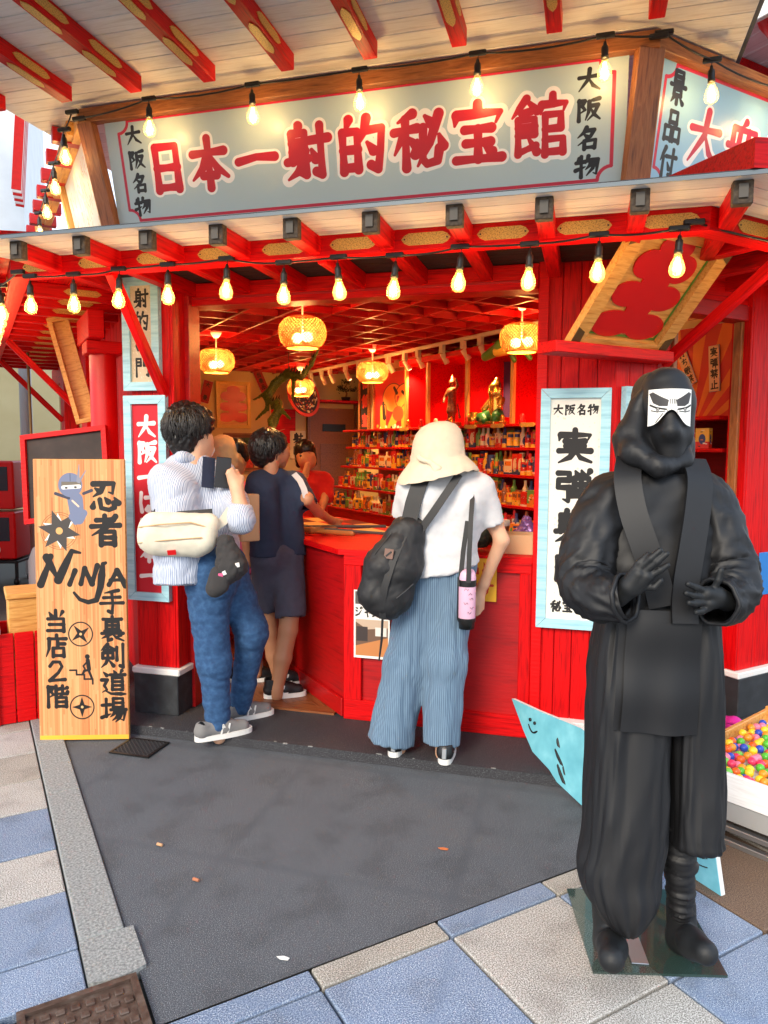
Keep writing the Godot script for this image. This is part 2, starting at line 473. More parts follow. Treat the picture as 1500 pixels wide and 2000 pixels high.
# ---------------------------------------------------------------- smooth bodies (surface nets over joined tapered capsules)
# bones: [x,y,z,r, x,y,z,r, (1 flat start + 2 flat end)] in metres
func body_mesh(bones: Array, cell := 0.012, k := 0.03, fold := 0.0, fold_freq := Vector3(9, 9, 9), sd := 1, ridge := true) -> ArrayMesh:
	var lo := Vector3(1e9, 1e9, 1e9)
	var hi := -lo
	for b in bones:
		for e in [0, 4]:
			var c := Vector3(b[e], b[e + 1], b[e + 2])
			var r: float = b[e + 3] + k + cell * 3.0
			lo = lo.min(c - Vector3(r, r, r)); hi = hi.max(c + Vector3(r, r, r))
	var nx := int((hi.x - lo.x) / cell) + 2
	var ny := int((hi.y - lo.y) / cell) + 2
	var nz := int((hi.z - lo.z) / cell) + 2
	var F := PackedFloat32Array()
	F.resize(nx * ny * nz)
	F.fill(1.0)
	var sy := nx
	var sz := nx * ny
	for b in bones:
		var ax: float = b[0]; var ay: float = b[1]; var az: float = b[2]; var ra: float = b[3]
		var ex: float = b[4] - ax; var ey: float = b[5] - ay; var ez: float = b[6] - az; var dr: float = b[7] - ra
		var flag: int = int(b[8]) if b.size() > 8 else 0
		var ll := ex * ex + ey * ey + ez * ez
		var ln := sqrt(ll)
		var inv := 1.0 / maxf(ll, 1e-9)
		var rm := maxf(ra, ra + dr) + k + cell * 2.0
		var i0 := maxi(0, int((minf(ax, ax + ex) - rm - lo.x) / cell)); var i1 := mini(nx - 1, int((maxf(ax, ax + ex) + rm - lo.x) / cell) + 1)
		var j0 := maxi(0, int((minf(ay, ay + ey) - rm - lo.y) / cell)); var j1 := mini(ny - 1, int((maxf(ay, ay + ey) + rm - lo.y) / cell) + 1)
		var k0 := maxi(0, int((minf(az, az + ez) - rm - lo.z) / cell)); var k1 := mini(nz - 1, int((maxf(az, az + ez) + rm - lo.z) / cell) + 1)
		for kk in range(k0, k1 + 1):
			var pz := lo.z + kk * cell - az
			for jj in range(j0, j1 + 1):
				var py := lo.y + jj * cell - ay
				var base := kk * sz + jj * sy
				var pyz := py * ey + pz * ez
				for ii in range(i0, i1 + 1):
					var px := lo.x + ii * cell - ax
					var t := (px * ex + pyz) * inv
					var tc := clampf(t, 0.0, 1.0)
					var qx := px - ex * tc; var qy := py - ey * tc; var qz := pz - ez * tc
					var d: float
					if flag & 2 and t > 1.0:
						var o := (t - 1.0) * ln
						d = maxf(sqrt(maxf(qx * qx + qy * qy + qz * qz - o * o, 0.0)) - ra - dr, o)
					elif flag & 1 and t < 0.0:
						var o := -t * ln
						d = maxf(sqrt(maxf(qx * qx + qy * qy + qz * qz - o * o, 0.0)) - ra, o)
					else:
						d = sqrt(qx * qx + qy * qy + qz * qz) - ra - dr * tc
					if d > k + cell * 2.0: continue
					var id := base + ii
					var f := F[id]
					var g := maxf(k - absf(f - d), 0.0) / k
					F[id] = minf(f, d) - g * g * k * 0.25
	return nets(F, nx, ny, nz, lo, cell, fold, fold_freq, sd, ridge)

func nets(F: PackedFloat32Array, nx: int, ny: int, nz: int, lo: Vector3, cell: float, fold: float, fold_freq: Vector3, sd: int, ridge: bool) -> ArrayMesh:
	var sy := nx
	var sz := nx * ny
	var V := PackedInt32Array()
	V.resize(nx * ny * nz)
	V.fill(-1)
	var verts := PackedVector3Array()
	var idx := PackedInt32Array()
	var off := [0, 1, sy, sy + 1, sz, sz + 1, sz + sy, sz + sy + 1]
	var edges := [[0, 1], [2, 3], [4, 5], [6, 7], [0, 2], [1, 3], [4, 6], [5, 7], [0, 4], [1, 5], [2, 6], [3, 7]]
	var cut := cell * 2.0
	for kk in nz - 1:
		for jj in ny - 1:
			var base := kk * sz + jj * sy
			for ii in nx - 1:
				var id := base + ii
				if absf(F[id]) > cut: continue
				var m := 0
				for c in 8:
					if F[id + off[c]] < 0.0: m += 1
				if m == 0 or m == 8: continue
				var s := Vector3.ZERO
				var n := 0
				for e in edges:
					var fa := F[id + off[e[0]]]
					var fb := F[id + off[e[1]]]
					if (fa < 0.0) == (fb < 0.0): continue
					var t := fa / (fa - fb)
					var a := Vector3(e[0] & 1, (e[0] >> 1) & 1, e[0] >> 2)
					var b := Vector3(e[1] & 1, (e[1] >> 1) & 1, e[1] >> 2)
					s += a.lerp(b, t)
					n += 1
				V[id] = verts.size()
				verts.append(lo + (Vector3(ii, jj, kk) + s / n) * cell)
	for kk in range(1, nz - 1):
		for jj in range(1, ny - 1):
			var base := kk * sz + jj * sy
			for ii in range(1, nx - 1):
				var id := base + ii
				if V[id] < 0: continue
				var ins := F[id] < 0.0
				for ax in 3:
					var step: int = [1, sy, sz][ax]
					if ins == (F[id + step] < 0.0): continue
					var u: int = [sy, sz, 1][ax]
					var v: int = [sz, 1, sy][ax]
					var a := V[id]; var b := V[id - u]; var c := V[id - u - v]; var d := V[id - v]
					if a < 0 or b < 0 or c < 0 or d < 0: continue
					if ins: idx.append_array([a, b, c, a, c, d])
					else: idx.append_array([a, c, b, a, d, c])
	# relax once, then folds along the normal
	var nrm := normals_of(verts, idx)
	if fold > 0.0:
		var nz1 := FastNoiseLite.new()
		nz1.seed = sd
		nz1.noise_type = FastNoiseLite.TYPE_SIMPLEX_SMOOTH
		nz1.fractal_type = FastNoiseLite.FRACTAL_RIDGED if ridge else FastNoiseLite.FRACTAL_FBM
		nz1.fractal_octaves = 2
		nz1.frequency = 1.0
		for i in verts.size():
			var p := verts[i]
			verts[i] = p + nrm[i] * fold * nz1.get_noise_3d(p.x * fold_freq.x, p.y * fold_freq.y, p.z * fold_freq.z)
		nrm = normals_of(verts, idx)
	var arr := []
	arr.resize(Mesh.ARRAY_MAX)
	arr[Mesh.ARRAY_VERTEX] = verts
	arr[Mesh.ARRAY_NORMAL] = nrm
	arr[Mesh.ARRAY_INDEX] = idx
	var out := ArrayMesh.new()
	out.add_surface_from_arrays(Mesh.PRIMITIVE_TRIANGLES, arr)
	return out

func normals_of(verts: PackedVector3Array, idx: PackedInt32Array) -> PackedVector3Array:
	var nrm := PackedVector3Array()
	nrm.resize(verts.size())
	for i in range(0, idx.size(), 3):
		var a := idx[i]; var b := idx[i + 1]; var c := idx[i + 2]
		var n := (verts[c] - verts[a]).cross(verts[b] - verts[a])
		nrm[a] += n; nrm[b] += n; nrm[c] += n
	for i in nrm.size(): nrm[i] = nrm[i].normalized()
	return nrm

# ---------------------------------------------------------------- materials
func flat_mat(called: String, c: Color, rough := 0.6, metal := 0.0) -> StandardMaterial3D:
	var m := StandardMaterial3D.new()
	m.resource_name = called
	m.albedo_color = c
	m.roughness = rough
	m.metallic = metal
	return m

func ramp(stops: Array) -> Gradient:
	var g := Gradient.new()
	var o := PackedFloat32Array()
	var c := PackedColorArray()
	for s in stops:
		o.append(s[0]); c.append(s[1])
	g.offsets = o
	g.colors = c
	return g

func noise_tex(size: int, freq: float, stops: Array, sd := 1, octaves := 3, type := FastNoiseLite.TYPE_SIMPLEX_SMOOTH, normalize := true) -> NoiseTexture2D:
	var n := FastNoiseLite.new()
	n.seed = sd
	n.noise_type = type
	n.frequency = freq
	n.fractal_octaves = octaves
	var t := NoiseTexture2D.new()
	t.width = size
	t.height = size
	t.seamless = true
	t.generate_mipmaps = false
	t.normalize = normalize
	t.noise = n
	if stops: t.color_ramp = ramp(stops)
	return t

func rgb(r: int, g: int, b: int) -> Color:
	return Color(r / 255.0, g / 255.0, b / 255.0)

var bump_grain: NoiseTexture2D
var bump_fine: NoiseTexture2D

# wood or painted wood, grain along local x
func wood(called: String, dark: Color, mid: Color, light: Color, rough: float, sd: int, relief := 0.05, sx := 0.45, sy := 5.0) -> StandardMaterial3D:
	var m := flat_mat(called, Color.WHITE, rough)
	m.albedo_texture = noise_tex(512, 0.012, [[0.0, dark], [0.32, mid], [0.6, light], [0.72, mid], [1.0, light]], sd, 4)
	m.uv1_triplanar = true
	m.uv1_scale = Vector3(sx, sy, sy)
	m.uv1_triplanar_sharpness = 8.0
	m.heightmap_enabled = true
	m.heightmap_texture = bump_grain
	m.heightmap_scale = relief
	return m

# speckled or mottled material in world space
func mottled(called: String, tex: Texture2D, scale: float, rough: float, relief := 0.0, world := true) -> StandardMaterial3D:
	var m := flat_mat(called, Color.WHITE, rough)
	m.albedo_texture = tex
	m.uv1_triplanar = true
	m.uv1_world_triplanar = world
	m.uv1_scale = Vector3(scale, scale, scale)
	m.uv1_triplanar_sharpness = 6.0
	if relief > 0.0:
		m.heightmap_enabled = true
		m.heightmap_texture = bump_fine
		m.heightmap_scale = relief
	return m

func cloth(called: String, c: Color, rough := 0.85, sheen := 0.25, sd := 1) -> StandardMaterial3D:
	var m := flat_mat(called, c, rough)
	m.rim_enabled = sheen > 0.0
	m.rim = sheen
	m.rim_tint = 0.6
	m.albedo_texture = noise_tex(256, 0.03, [[0.0, Color(0.92, 0.92, 0.92)], [0.5, Color(0.97, 0.97, 0.97)], [1.0, Color.WHITE]], sd, 4)
	m.uv1_triplanar = true
	m.uv1_scale = Vector3(3, 3, 3)
	return m

func print_mat(called: String, img: Image, rough := 0.5) -> StandardMaterial3D:
	var m := flat_mat(called, Color.WHITE, rough)
	m.albedo_texture = ImageTexture.create_from_image(img)
	m.texture_repeat = false
	return m

# ---------------------------------------------------------------- flat print: brush lettering and drawings on boards
class Pic:
	var w: int
	var h: int
	var d := PackedByteArray()
	func _init(W: int, H: int, c: Color) -> void:
		w = W; h = H
		d.resize(w * h * 3)
		var r := int(c.r * 255.0); var g := int(c.g * 255.0); var b := int(c.b * 255.0)
		for i in w * h:
			d[i * 3] = r; d[i * 3 + 1] = g; d[i * 3 + 2] = b
	func dab(i: int, c: Color, a: float) -> void:
		d[i] = int(lerpf(d[i], c.r * 255.0, a)); d[i + 1] = int(lerpf(d[i + 1], c.g * 255.0, a)); d[i + 2] = int(lerpf(d[i + 2], c.b * 255.0, a))
	func seg(a: Vector2, b: Vector2, ra: float, rb: float, c: Color) -> void:
		var R := maxf(ra, rb) + 1.0
		var x0 := maxi(0, int(minf(a.x, b.x) - R)); var x1 := mini(w - 1, int(maxf(a.x, b.x) + R) + 1)
		var y0 := maxi(0, int(minf(a.y, b.y) - R)); var y1 := mini(h - 1, int(maxf(a.y, b.y) + R) + 1)
		var e := b - a
		var inv := 1.0 / maxf(e.length_squared(), 1e-6)
		for y in range(y0, y1 + 1):
			for x in range(x0, x1 + 1):
				var px := x - a.x; var py := y - a.y
				var t := clampf((px * e.x + py * e.y) * inv, 0.0, 1.0)
				var qx := px - e.x * t; var qy := py - e.y * t
				var al := ra + (rb - ra) * t + 0.5 - sqrt(qx * qx + qy * qy)
				if al > 0.0: dab((y * w + x) * 3, c, minf(al, 1.0))
	func line(pts: Array, r: float, c: Color) -> void:
		for i in pts.size() - 1: seg(pts[i], pts[i + 1], r, r, c)
	func disc(p: Vector2, r: float, c: Color) -> void:
		seg(p, p, r, r, c)
	func rect(x: float, y: float, W: float, H: float, c: Color) -> void:
		for yy in range(maxi(0, int(y)), mini(h, int(y + H))):
			for xx in range(maxi(0, int(x)), mini(w, int(x + W))):
				dab((yy * w + xx) * 3, c, 1.0)
	func poly(pts: Array, c: Color) -> void:
		var y0 := 1e9; var y1 := -1e9
		for p in pts: y0 = minf(y0, p.y); y1 = maxf(y1, p.y)
		for y in range(maxi(0, int(y0)), mini(h, int(y1) + 1)):
			var xs := []
			for i in pts.size():
				var a: Vector2 = pts[i]; var b: Vector2 = pts[(i + 1) % pts.size()]
				if (a.y <= y) != (b.y <= y): xs.append(a.x + (y - a.y) / (b.y - a.y) * (b.x - a.x))
			xs.sort()
			for i in range(0, xs.size() - 1, 2):
				for x in range(maxi(0, int(xs[i])), mini(w, int(xs[i + 1]) + 1)): dab((y * w + x) * 3, c, 1.0)
	func stroke(s: Array, o: Vector2, sc: Vector2, wd: float, c: Color, skew := Vector2.ZERO) -> void:
		var pts := []
		for i in range(1, s.size() - 1, 2):
			var p := Vector2(s[i], s[i + 1]) * 0.01
			pts.append(o + Vector2(p.x * sc.x + (p.y - 0.5) * skew.x * sc.x, p.y * sc.y + (p.x - 0.5) * skew.y * sc.y))
		var tot := 0.0
		for i in pts.size() - 1: tot += pts[i].distance_to(pts[i + 1])
		var run := 0.0
		for i in pts.size() - 1:
			var n := maxi(1, int(pts[i].distance_to(pts[i + 1]) / (wd * 2.5)))
			var L: float = pts[i].distance_to(pts[i + 1])
			for q in n:
				var t0 := (run + L * q / n) / maxf(tot, 0.001)
				var t1 := (run + L * (q + 1) / n) / maxf(tot, 0.001)
				seg(pts[i].lerp(pts[i + 1], float(q) / n), pts[i].lerp(pts[i + 1], float(q + 1) / n), wd * brush(s[0], t0), wd * brush(s[0], t1), c)
			run += L
	func brush(kind: int, t: float) -> float:
		if kind == 1: return lerpf(1.15, 0.3, t * t)
		if kind == 2: return lerpf(0.45, 1.25, sqrt(t))
		if kind == 3: return 0.45 + 1.0 * t if t < 0.8 else lerpf(1.25, 0.5, (t - 0.8) * 5.0)
		return 1.0 - 0.22 * sin(t * PI) + 0.1 * t
	func glyph(g: Array, o: Vector2, sc: Vector2, wd: float, c: Color, grow := 0.0, skew := Vector2.ZERO) -> void:
		for s in g:
			if grow > 0.0:
				var pts := []
				for i in range(1, s.size() - 1, 2):
					var p := Vector2(s[i], s[i + 1]) * 0.01
					pts.append(o + Vector2(p.x * sc.x + (p.y - 0.5) * skew.x * sc.x, p.y * sc.y + (p.x - 0.5) * skew.y * sc.y))
				line(pts, wd + grow, c)
			else:
				stroke(s, o, sc, wd, c, skew)
	func image() -> Image:
		return Image.create_from_data(w, h, false, Image.FORMAT_RGB8, d)

# strokes of each character: [brush kind, x, y, x, y, ...] in a box of 100 by 100
var GL := {
	"大": [[0,12,38,88,34],[1,52,6,48,45,12,92],[3,50,45,66,72,92,90]],
	"阪": [[0,14,10,14,94],[1,14,14,36,14,26,34,38,50,20,62],[1,92,8,50,16],[1,54,18,52,60,40,92],[1,58,36,88,34,74,68,48,94],[3,60,46,74,72,96,92]],
	"名": [[1,46,4,36,24,12,44],[1,40,18,76,16,62,42,14,76],[2,36,32,50,44],[0,38,60,38,94],[0,38,60,82,58,78,92],[0,38,88,78,88]],
	"物": [[1,20,14,8,34],[0,8,32,44,28],[0,28,6,28,94],[1,6,64,44,50],[1,56,6,46,36],[1,54,24,94,22,88,84,76,78],[1,68,26,62,46,46,62],[1,82,26,74,58,50,88]],
	"日": [[0,24,12,24,90],[0,24,12,76,12,76,90],[0,24,50,76,50],[0,24,86,76,86]],
	"本": [[0,12,32,88,30],[0,50,6,50,94],[1,48,34,34,58,8,78],[3,52,34,68,58,94,76],[0,34,72,66,72]],
	"一": [[0,8,54,50,48,92,50]],
	"射": [[1,34,4,26,16],[0,18,16,18,64],[0,18,16,46,16,46,88,36,82],[0,18,32,46,32],[0,18,47,46,47],[0,6,64,50,60],[1,44,62,28,82,6,94],[0,54,30,96,28],[0,80,6,80,90,68,84],[2,60,46,68,62]],
	"的": [[1,26,4,18,22],[0,12,24,12,90],[0,12,24,42,24,42,88],[0,12,54,42,54],[0,12,84,42,84],[1,62,4,56,26,46,44],[0,58,24,92,22,88,60,82,90,68,82],[2,62,44,74,58]],
	"秘": [[1,40,6,12,18],[0,4,34,48,30],[0,26,14,26,94],[1,24,36,4,70],[2,30,44,46,58],[1,90,10,72,56,48,92],[0,60,30,58,82,66,90,86,86,90,66],[2,48,50,44,72],[2,64,12,76,24],[2,90,44,97,62]],
	"宝": [[0,50,2,50,14],[1,12,18,8,34],[1,12,18,90,18,82,34],[0,26,42,74,42],[0,28,64,72,64],[0,10,90,92,90],[0,50,42,50,90],[2,62,70,74,80]],
	"館": [[1,28,4,4,32],[2,28,6,46,24],[0,20,26,36,24],[0,14,36,14,90],[0,14,36,42,36,42,60],[0,14,48,42,48],[0,14,60,42,60],[0,14,88,44,78],[2,32,66,46,88],[0,72,2,72,12],[1,54,16,52,30],[1,54,16,94,16,90,28],[0,60,32,60,94],[0,60,32,86,32,86,54],[0,60,54,86,54],[0,60,70,90,70,90,92],[0,60,90,90,90]],
	"景": [[0,28,4,28,34],[0,28,4,72,4,72,34],[0,28,19,72,19],[0,28,34,72,34],[0,50,34,50,44],[0,8,45,92,45],[0,30,56,30,72],[0,30,56,70,56,70,72],[0,30,72,70,72],[0,50,72,50,96],[1,32,78,18,94],[2,66,78,84,92]],
	"品": [[0,30,8,30,42],[0,30,8,70,8,70,42],[0,30,40,70,40],[0,8,54,8,94],[0,8,54,44,54,44,94],[0,8,90,44,90],[0,56,54,56,94],[0,56,54,92,54,92,94],[0,56,90,92,90]],
	"付": [[1,30,4,6,46],[0,22,32,22,96],[0,38,30,96,28],[0,76,6,76,92,62,84],[2,48,48,60,66]],
	"衆": [[1,50,2,40,12],[0,18,16,18,44],[0,18,16,82,16,82,44],[0,38,16,36,44],[0,62,16,62,44],[0,6,46,94,46],[1,60,50,40,58,12,64],[0,48,56,48,96],[1,42,66,8,92],[1,30,58,10,78],[1,80,54,58,68],[3,54,62,70,82,96,96]],
	"の": [[1,52,22,44,60,24,78,12,56,30,26,60,18,86,40,82,70,56,92]],
	"門": [[0,10,8,10,96],[0,10,8,40,8,40,42],[0,10,25,40,25],[0,10,42,40,42],[0,60,8,60,42],[0,60,8,90,8,90,94,80,88],[0,60,25,90,25],[0,60,42,90,42]],
	"は": [[0,18,12,14,56,20,92],[0,38,32,92,28],[0,68,8,70,74,56,92,40,84,52,70,70,76,94,92]],
	"い": [[0,18,22,20,66,34,82],[0,74,26,84,60]],
	"実": [[0,50,2,50,12],[1,12,16,8,32],[1,12,16,90,16,84,30],[0,24,34,76,34],[0,26,48,74,48],[0,8,62,92,62],[0,50,22,50,60],[1,50,62,38,80,8,96],[3,52,64,66,82,94,94]],
	"弾": [[0,8,10,38,10,38,30],[0,10,30,38,30],[0,10,30,8,52,38,52],[1,38,52,36,92,22,86],[2,54,4,60,16],[2,70,2,74,14],[1,92,4,84,18],[0,52,24,52,62],[0,52,24,90,24,90,62],[0,52,43,90,43],[0,52,62,90,62],[0,44,76,98,76],[0,70,24,70,98]],
	"忍": [[1,14,10,78,8,74,40,62,36],[1,46,12,38,34,14,50],[2,20,24,34,34],[2,16,66,12,82],[0,34,60,38,86,62,92,80,84,78,70],[2,50,54,60,66],[2,80,54,92,70]],
	"者": [[0,22,18,76,16],[0,48,4,48,36],[0,6,38,94,34],[1,82,6,56,38,8,66],[0,36,54,36,96],[0,36,54,78,54,78,96],[0,36,73,78,73],[0,36,92,78,92]],
	"手": [[1,76,6,22,16],[0,18,34,82,32],[0,6,56,94,54],[0,50,12,54,60,50,94,36,86]],
	"裏": [[0,50,2,50,10],[0,14,12,86,12],[0,26,22,26,50],[0,26,22,74,22,74,50],[0,26,36,74,36],[0,26,50,74,50],[0,50,22,50,66],[0,20,58,80,58],[0,8,67,92,67],[1,46,68,8,86],[0,32,78,32,96,46,90],[3,50,70,66,84,94,96],[1,82,74,64,82]],
	"剣": [[1,30,4,4,28],[2,32,8,54,26],[0,16,28,44,28],[0,10,38,10,58],[0,10,38,50,38,50,58],[0,10,58,50,58],[0,30,20,30,60],[1,30,60,22,78,4,94],[2,34,66,52,88],[0,66,16,66,66],[0,90,4,90,94,78,88]],
	"道": [[2,52,2,58,12],[1,84,2,76,14],[0,38,18,96,18],[1,64,20,58,30],[0,46,30,46,76],[0,46,30,86,30,86,76],[0,46,45,86,45],[0,46,60,86,60],[0,46,76,86,76],[2,12,8,24,20],[1,4,38,26,38,14,60,24,76,6,86],[3,18,80,40,92,98,94]],
	"場": [[0,4,32,36,30],[0,20,8,20,76],[1,2,80,38,66],[0,48,6,48,40],[0,48,6,86,6,86,40],[0,48,23,86,23],[0,48,40,86,40],[0,38,50,98,50],[1,56,52,48,68,36,78],[1,54,62,94,60,88,92,78,88],[1,68,64,60,80,44,92],[1,80,64,72,84,56,98]],
	"当": [[0,50,4,50,34],[2,22,12,32,28],[1,80,10,68,30],[0,16,40,84,40,84,94],[0,22,64,84,64],[0,14,90,84,90]],
	"店": [[0,52,2,52,14],[0,16,18,92,18],[1,20,18,18,60,6,94],[0,56,26,56,56],[0,56,40,86,40],[0,36,58,36,94],[0,36,58,82,58,82,94],[0,36,90,82,90]],
	"2": [[0,20,28,34,10,62,10,72,30,56,56,18,90],[0,18,90,84,86]],
	"階": [[0,10,8,10,96],[1,10,12,30,12,22,30,32,44,16,54],[0,44,6,44,42],[0,44,22,62,18],[1,42,44,64,36],[0,72,6,72,40,92,40,94,32],[1,92,14,74,22],[1,66,44,58,54],[0,44,56,44,96],[0,44,56,88,56,88,96],[0,44,75,88,75],[0,44,94,88,94]],
	"打": [[0,4,28,40,24],[0,24,4,24,92,14,86],[1,4,62,40,48],[0,46,18,96,16],[0,72,18,72,92,58,84]],
	"ち": [[0,18,26,82,22],[1,48,4,38,44,26,60,60,46,82,62,72,84,36,94]],
	"厳": [[2,26,2,32,12],[2,48,0,50,12],[1,74,2,66,14],[0,14,18,92,18],[1,18,18,16,60,4,96],[0,26,34,54,34],[0,30,46,30,84],[0,48,46,48,90],[0,26,46,54,46],[0,28,62,48,62],[1,24,86,54,78],[1,70,26,58,52],[0,66,40,94,38],[1,86,40,74,72,54,94],[3,64,52,78,78,96,94]],
	"禁": [[0,6,16,46,16],[0,26,2,26,44],[1,26,18,6,38],[2,28,20,44,34],[0,54,16,94,16],[0,74,2,74,44],[1,74,18,54,36],[3,76,20,94,40],[0,24,50,76,50],[0,8,64,92,64],[0,50,64,50,96],[1,30,72,16,88],[2,68,72,84,86]],
	"止": [[0,52,6,52,88],[0,54,42,84,40],[0,22,36,22,88],[0,6,90,96,88]],
	"ジ": [[2,12,14,30,22],[2,8,38,26,46],[1,14,88,52,74,84,34],[2,66,8,72,20],[2,82,4,88,16]],
	"ャ": [[1,24,56,84,46,70,64],[0,42,36,56,94]],
	"ン": [[2,10,20,36,32],[1,12,88,56,72,88,28]],
	"グ": [[1,34,6,26,34,8,50],[1,32,20,74,18,64,60,28,94],[2,80,4,86,16],[2,92,0,97,12]],
	"と": [[2,28,8,36,44],[1,84,28,40,46,22,70,40,90,86,88]],
	"ま": [[0,16,24,84,20],[0,20,44,80,42],[0,54,6,54,76,40,92,22,84,34,70,60,76,84,90]],
	"す": [[0,8,24,92,22],[1,56,6,56,52,44,62,36,50,46,40,58,50,56,76,36,96]],
}

func column_text(p: Pic, text: String, x: float, y: float, size: Vector2, gap: float, wd: float, c: Color) -> void:
	for ch in text:
		if GL.has(ch): p.glyph(GL[ch], Vector2(x, y), size, wd, c)
		y += size.y + gap

func row_text(p: Pic, text: String, x: float, y: float, size: Vector2, gap: float, wd: float, c: Color, grow := 0.0) -> void:
	for ch in text:
		if GL.has(ch): p.glyph(GL[ch], Vector2(x, y), size, wd, c, grow)
		x += size.x + gap

# red border with notched corners on the big signs
func notched(p: Pic, x0: float, y0: float, x1: float, y1: float, n: float, r: float, c: Color) -> void:
	var pts := []
	for q in [[x0, y0, 1, 1], [x1, y0, -1, 1], [x1, y1, -1, -1], [x0, y1, 1, -1]]:
		var arc := []
		for i in 7:
			var t := PI * 0.5 * i / 6.0
			arc.append(Vector2(q[0] + q[2] * n * sin(t), q[1] + q[3] * n * cos(t)))
		if q[2] * q[3] < 0: arc.reverse()
		pts.append_array(arc)
	pts.append(pts[0])
	p.line(pts, r, c)

func sign_main() -> Image:
	var p := Pic.new(2048, 470, rgb(186, 208, 213))
	var red := rgb(198, 8, 26)
	notched(p, 60, 20, 2002, 420, 46, 6, rgb(200, 30, 62))
	column_text(p, "大阪名物", 86, 40, Vector2(78, 78), 17, 6.4, rgb(22, 20, 20))
	column_text(p, "大阪名物", 1876, 42, Vector2(86, 80), 16, 6.8, rgb(22, 20, 20))
	var xs := [172.0, 360.0, 566.0, 778.0, 996.0, 1214.0, 1434.0, 1650.0]
	for pass_ in 2:
		var i := 0
		for ch in "日本一射的秘宝館":
			var s := Vector2(178.0 + i * 4.0, 218)
			if pass_ == 0: p.glyph(GL[ch], Vector2(xs[i], 110), s, 16.0, rgb(255, 253, 250), 12.0)
			else: p.glyph(GL[ch], Vector2(xs[i], 110), s, 17.0 if ch != "館" else 13.0, red)
			i += 1
	return p.image()

func sign_right() -> Image:
	var p := Pic.new(1024, 470, rgb(150, 196, 222))
	notched(p, 40, 24, 990, 415, 46, 6, rgb(200, 30, 62))
	column_text(p, "景品付", 62, 36, Vector2(84, 112), 14, 7.5, rgb(22, 20, 20))
	for pass_ in 2:
		var x := 176.0
		for ch in "大衆射的":
			if pass_ == 0: p.glyph(GL[ch], Vector2(x, 120), Vector2(190, 210), 13.0, rgb(250, 246, 244), 11.0)
			else: p.glyph(GL[ch], Vector2(x, 120), Vector2(190, 210), 13.0, rgb(200, 30, 62))
			x += 208
	return p.image()

func sign_flames() -> Image:
	var p := Pic.new(512, 470, rgb(232, 224, 206))
	p.line([Vector2(40, 20), Vector2(40, 450)], 4, rgb(206, 150, 150))
	p.line([Vector2(40, 20), Vector2(500, 20)], 4, rgb(206, 150, 150))
	for i in 70:
		var x := rng.randf_range(70, 480)
		var y := rng.randf_range(120, 450)
		var pts := []
		for k in 6: pts.append(Vector2(x + sin(k * 1.3 + i) * 7, y - k * rng.randf_range(8, 18)))
		p.line(pts, rng.randf_range(1.0, 2.2), [rgb(214, 128, 110), rgb(206, 160, 120), rgb(226, 190, 120)][i % 3])
	return p.image()

func paper(p: Pic, c: Color, n: int, r: float) -> void:
	for i in n:
		p.disc(Vector2(rng.randf() * p.w, rng.randf() * p.h), rng.randf_range(0.5, r), c)

func sign_gate() -> Image:
	var p := Pic.new(200, 760, rgb(206, 188, 158))
	paper(p, rgb(190, 170, 136), 220, 5.0)
	paper(p, rgb(222, 208, 184), 200, 6.0)
	column_text(p, "射的の門", 32, 22, Vector2(136, 158), 22, 9.5, rgb(20, 18, 18))
	return p.image()

func sign_red() -> Image:
	var p := Pic.new(200, 1200, rgb(196, 8, 34))
	column_text(p, "大阪一はい本一", 26, 70, Vector2(150, 146), 12, 14.0, rgb(245, 240, 236))
	return p.image()

func sign_white() -> Image:
	var p := Pic.new(300, 1300, rgb(230, 226, 214))
	paper(p, rgb(218, 210, 190), 200, 6.0)
	row_text(p, "大阪名物", 14, 36, Vector2(64, 62), 5, 5.2, rgb(20, 18, 18))
	column_text(p, "実弾射的", 38, 180, Vector2(226, 200), 34, 17.5, rgb(20, 18, 18))
	row_text(p, "秘宝館", 30, 1190, Vector2(62, 70), 10, 6.0, rgb(20, 18, 18))
	return p.image()

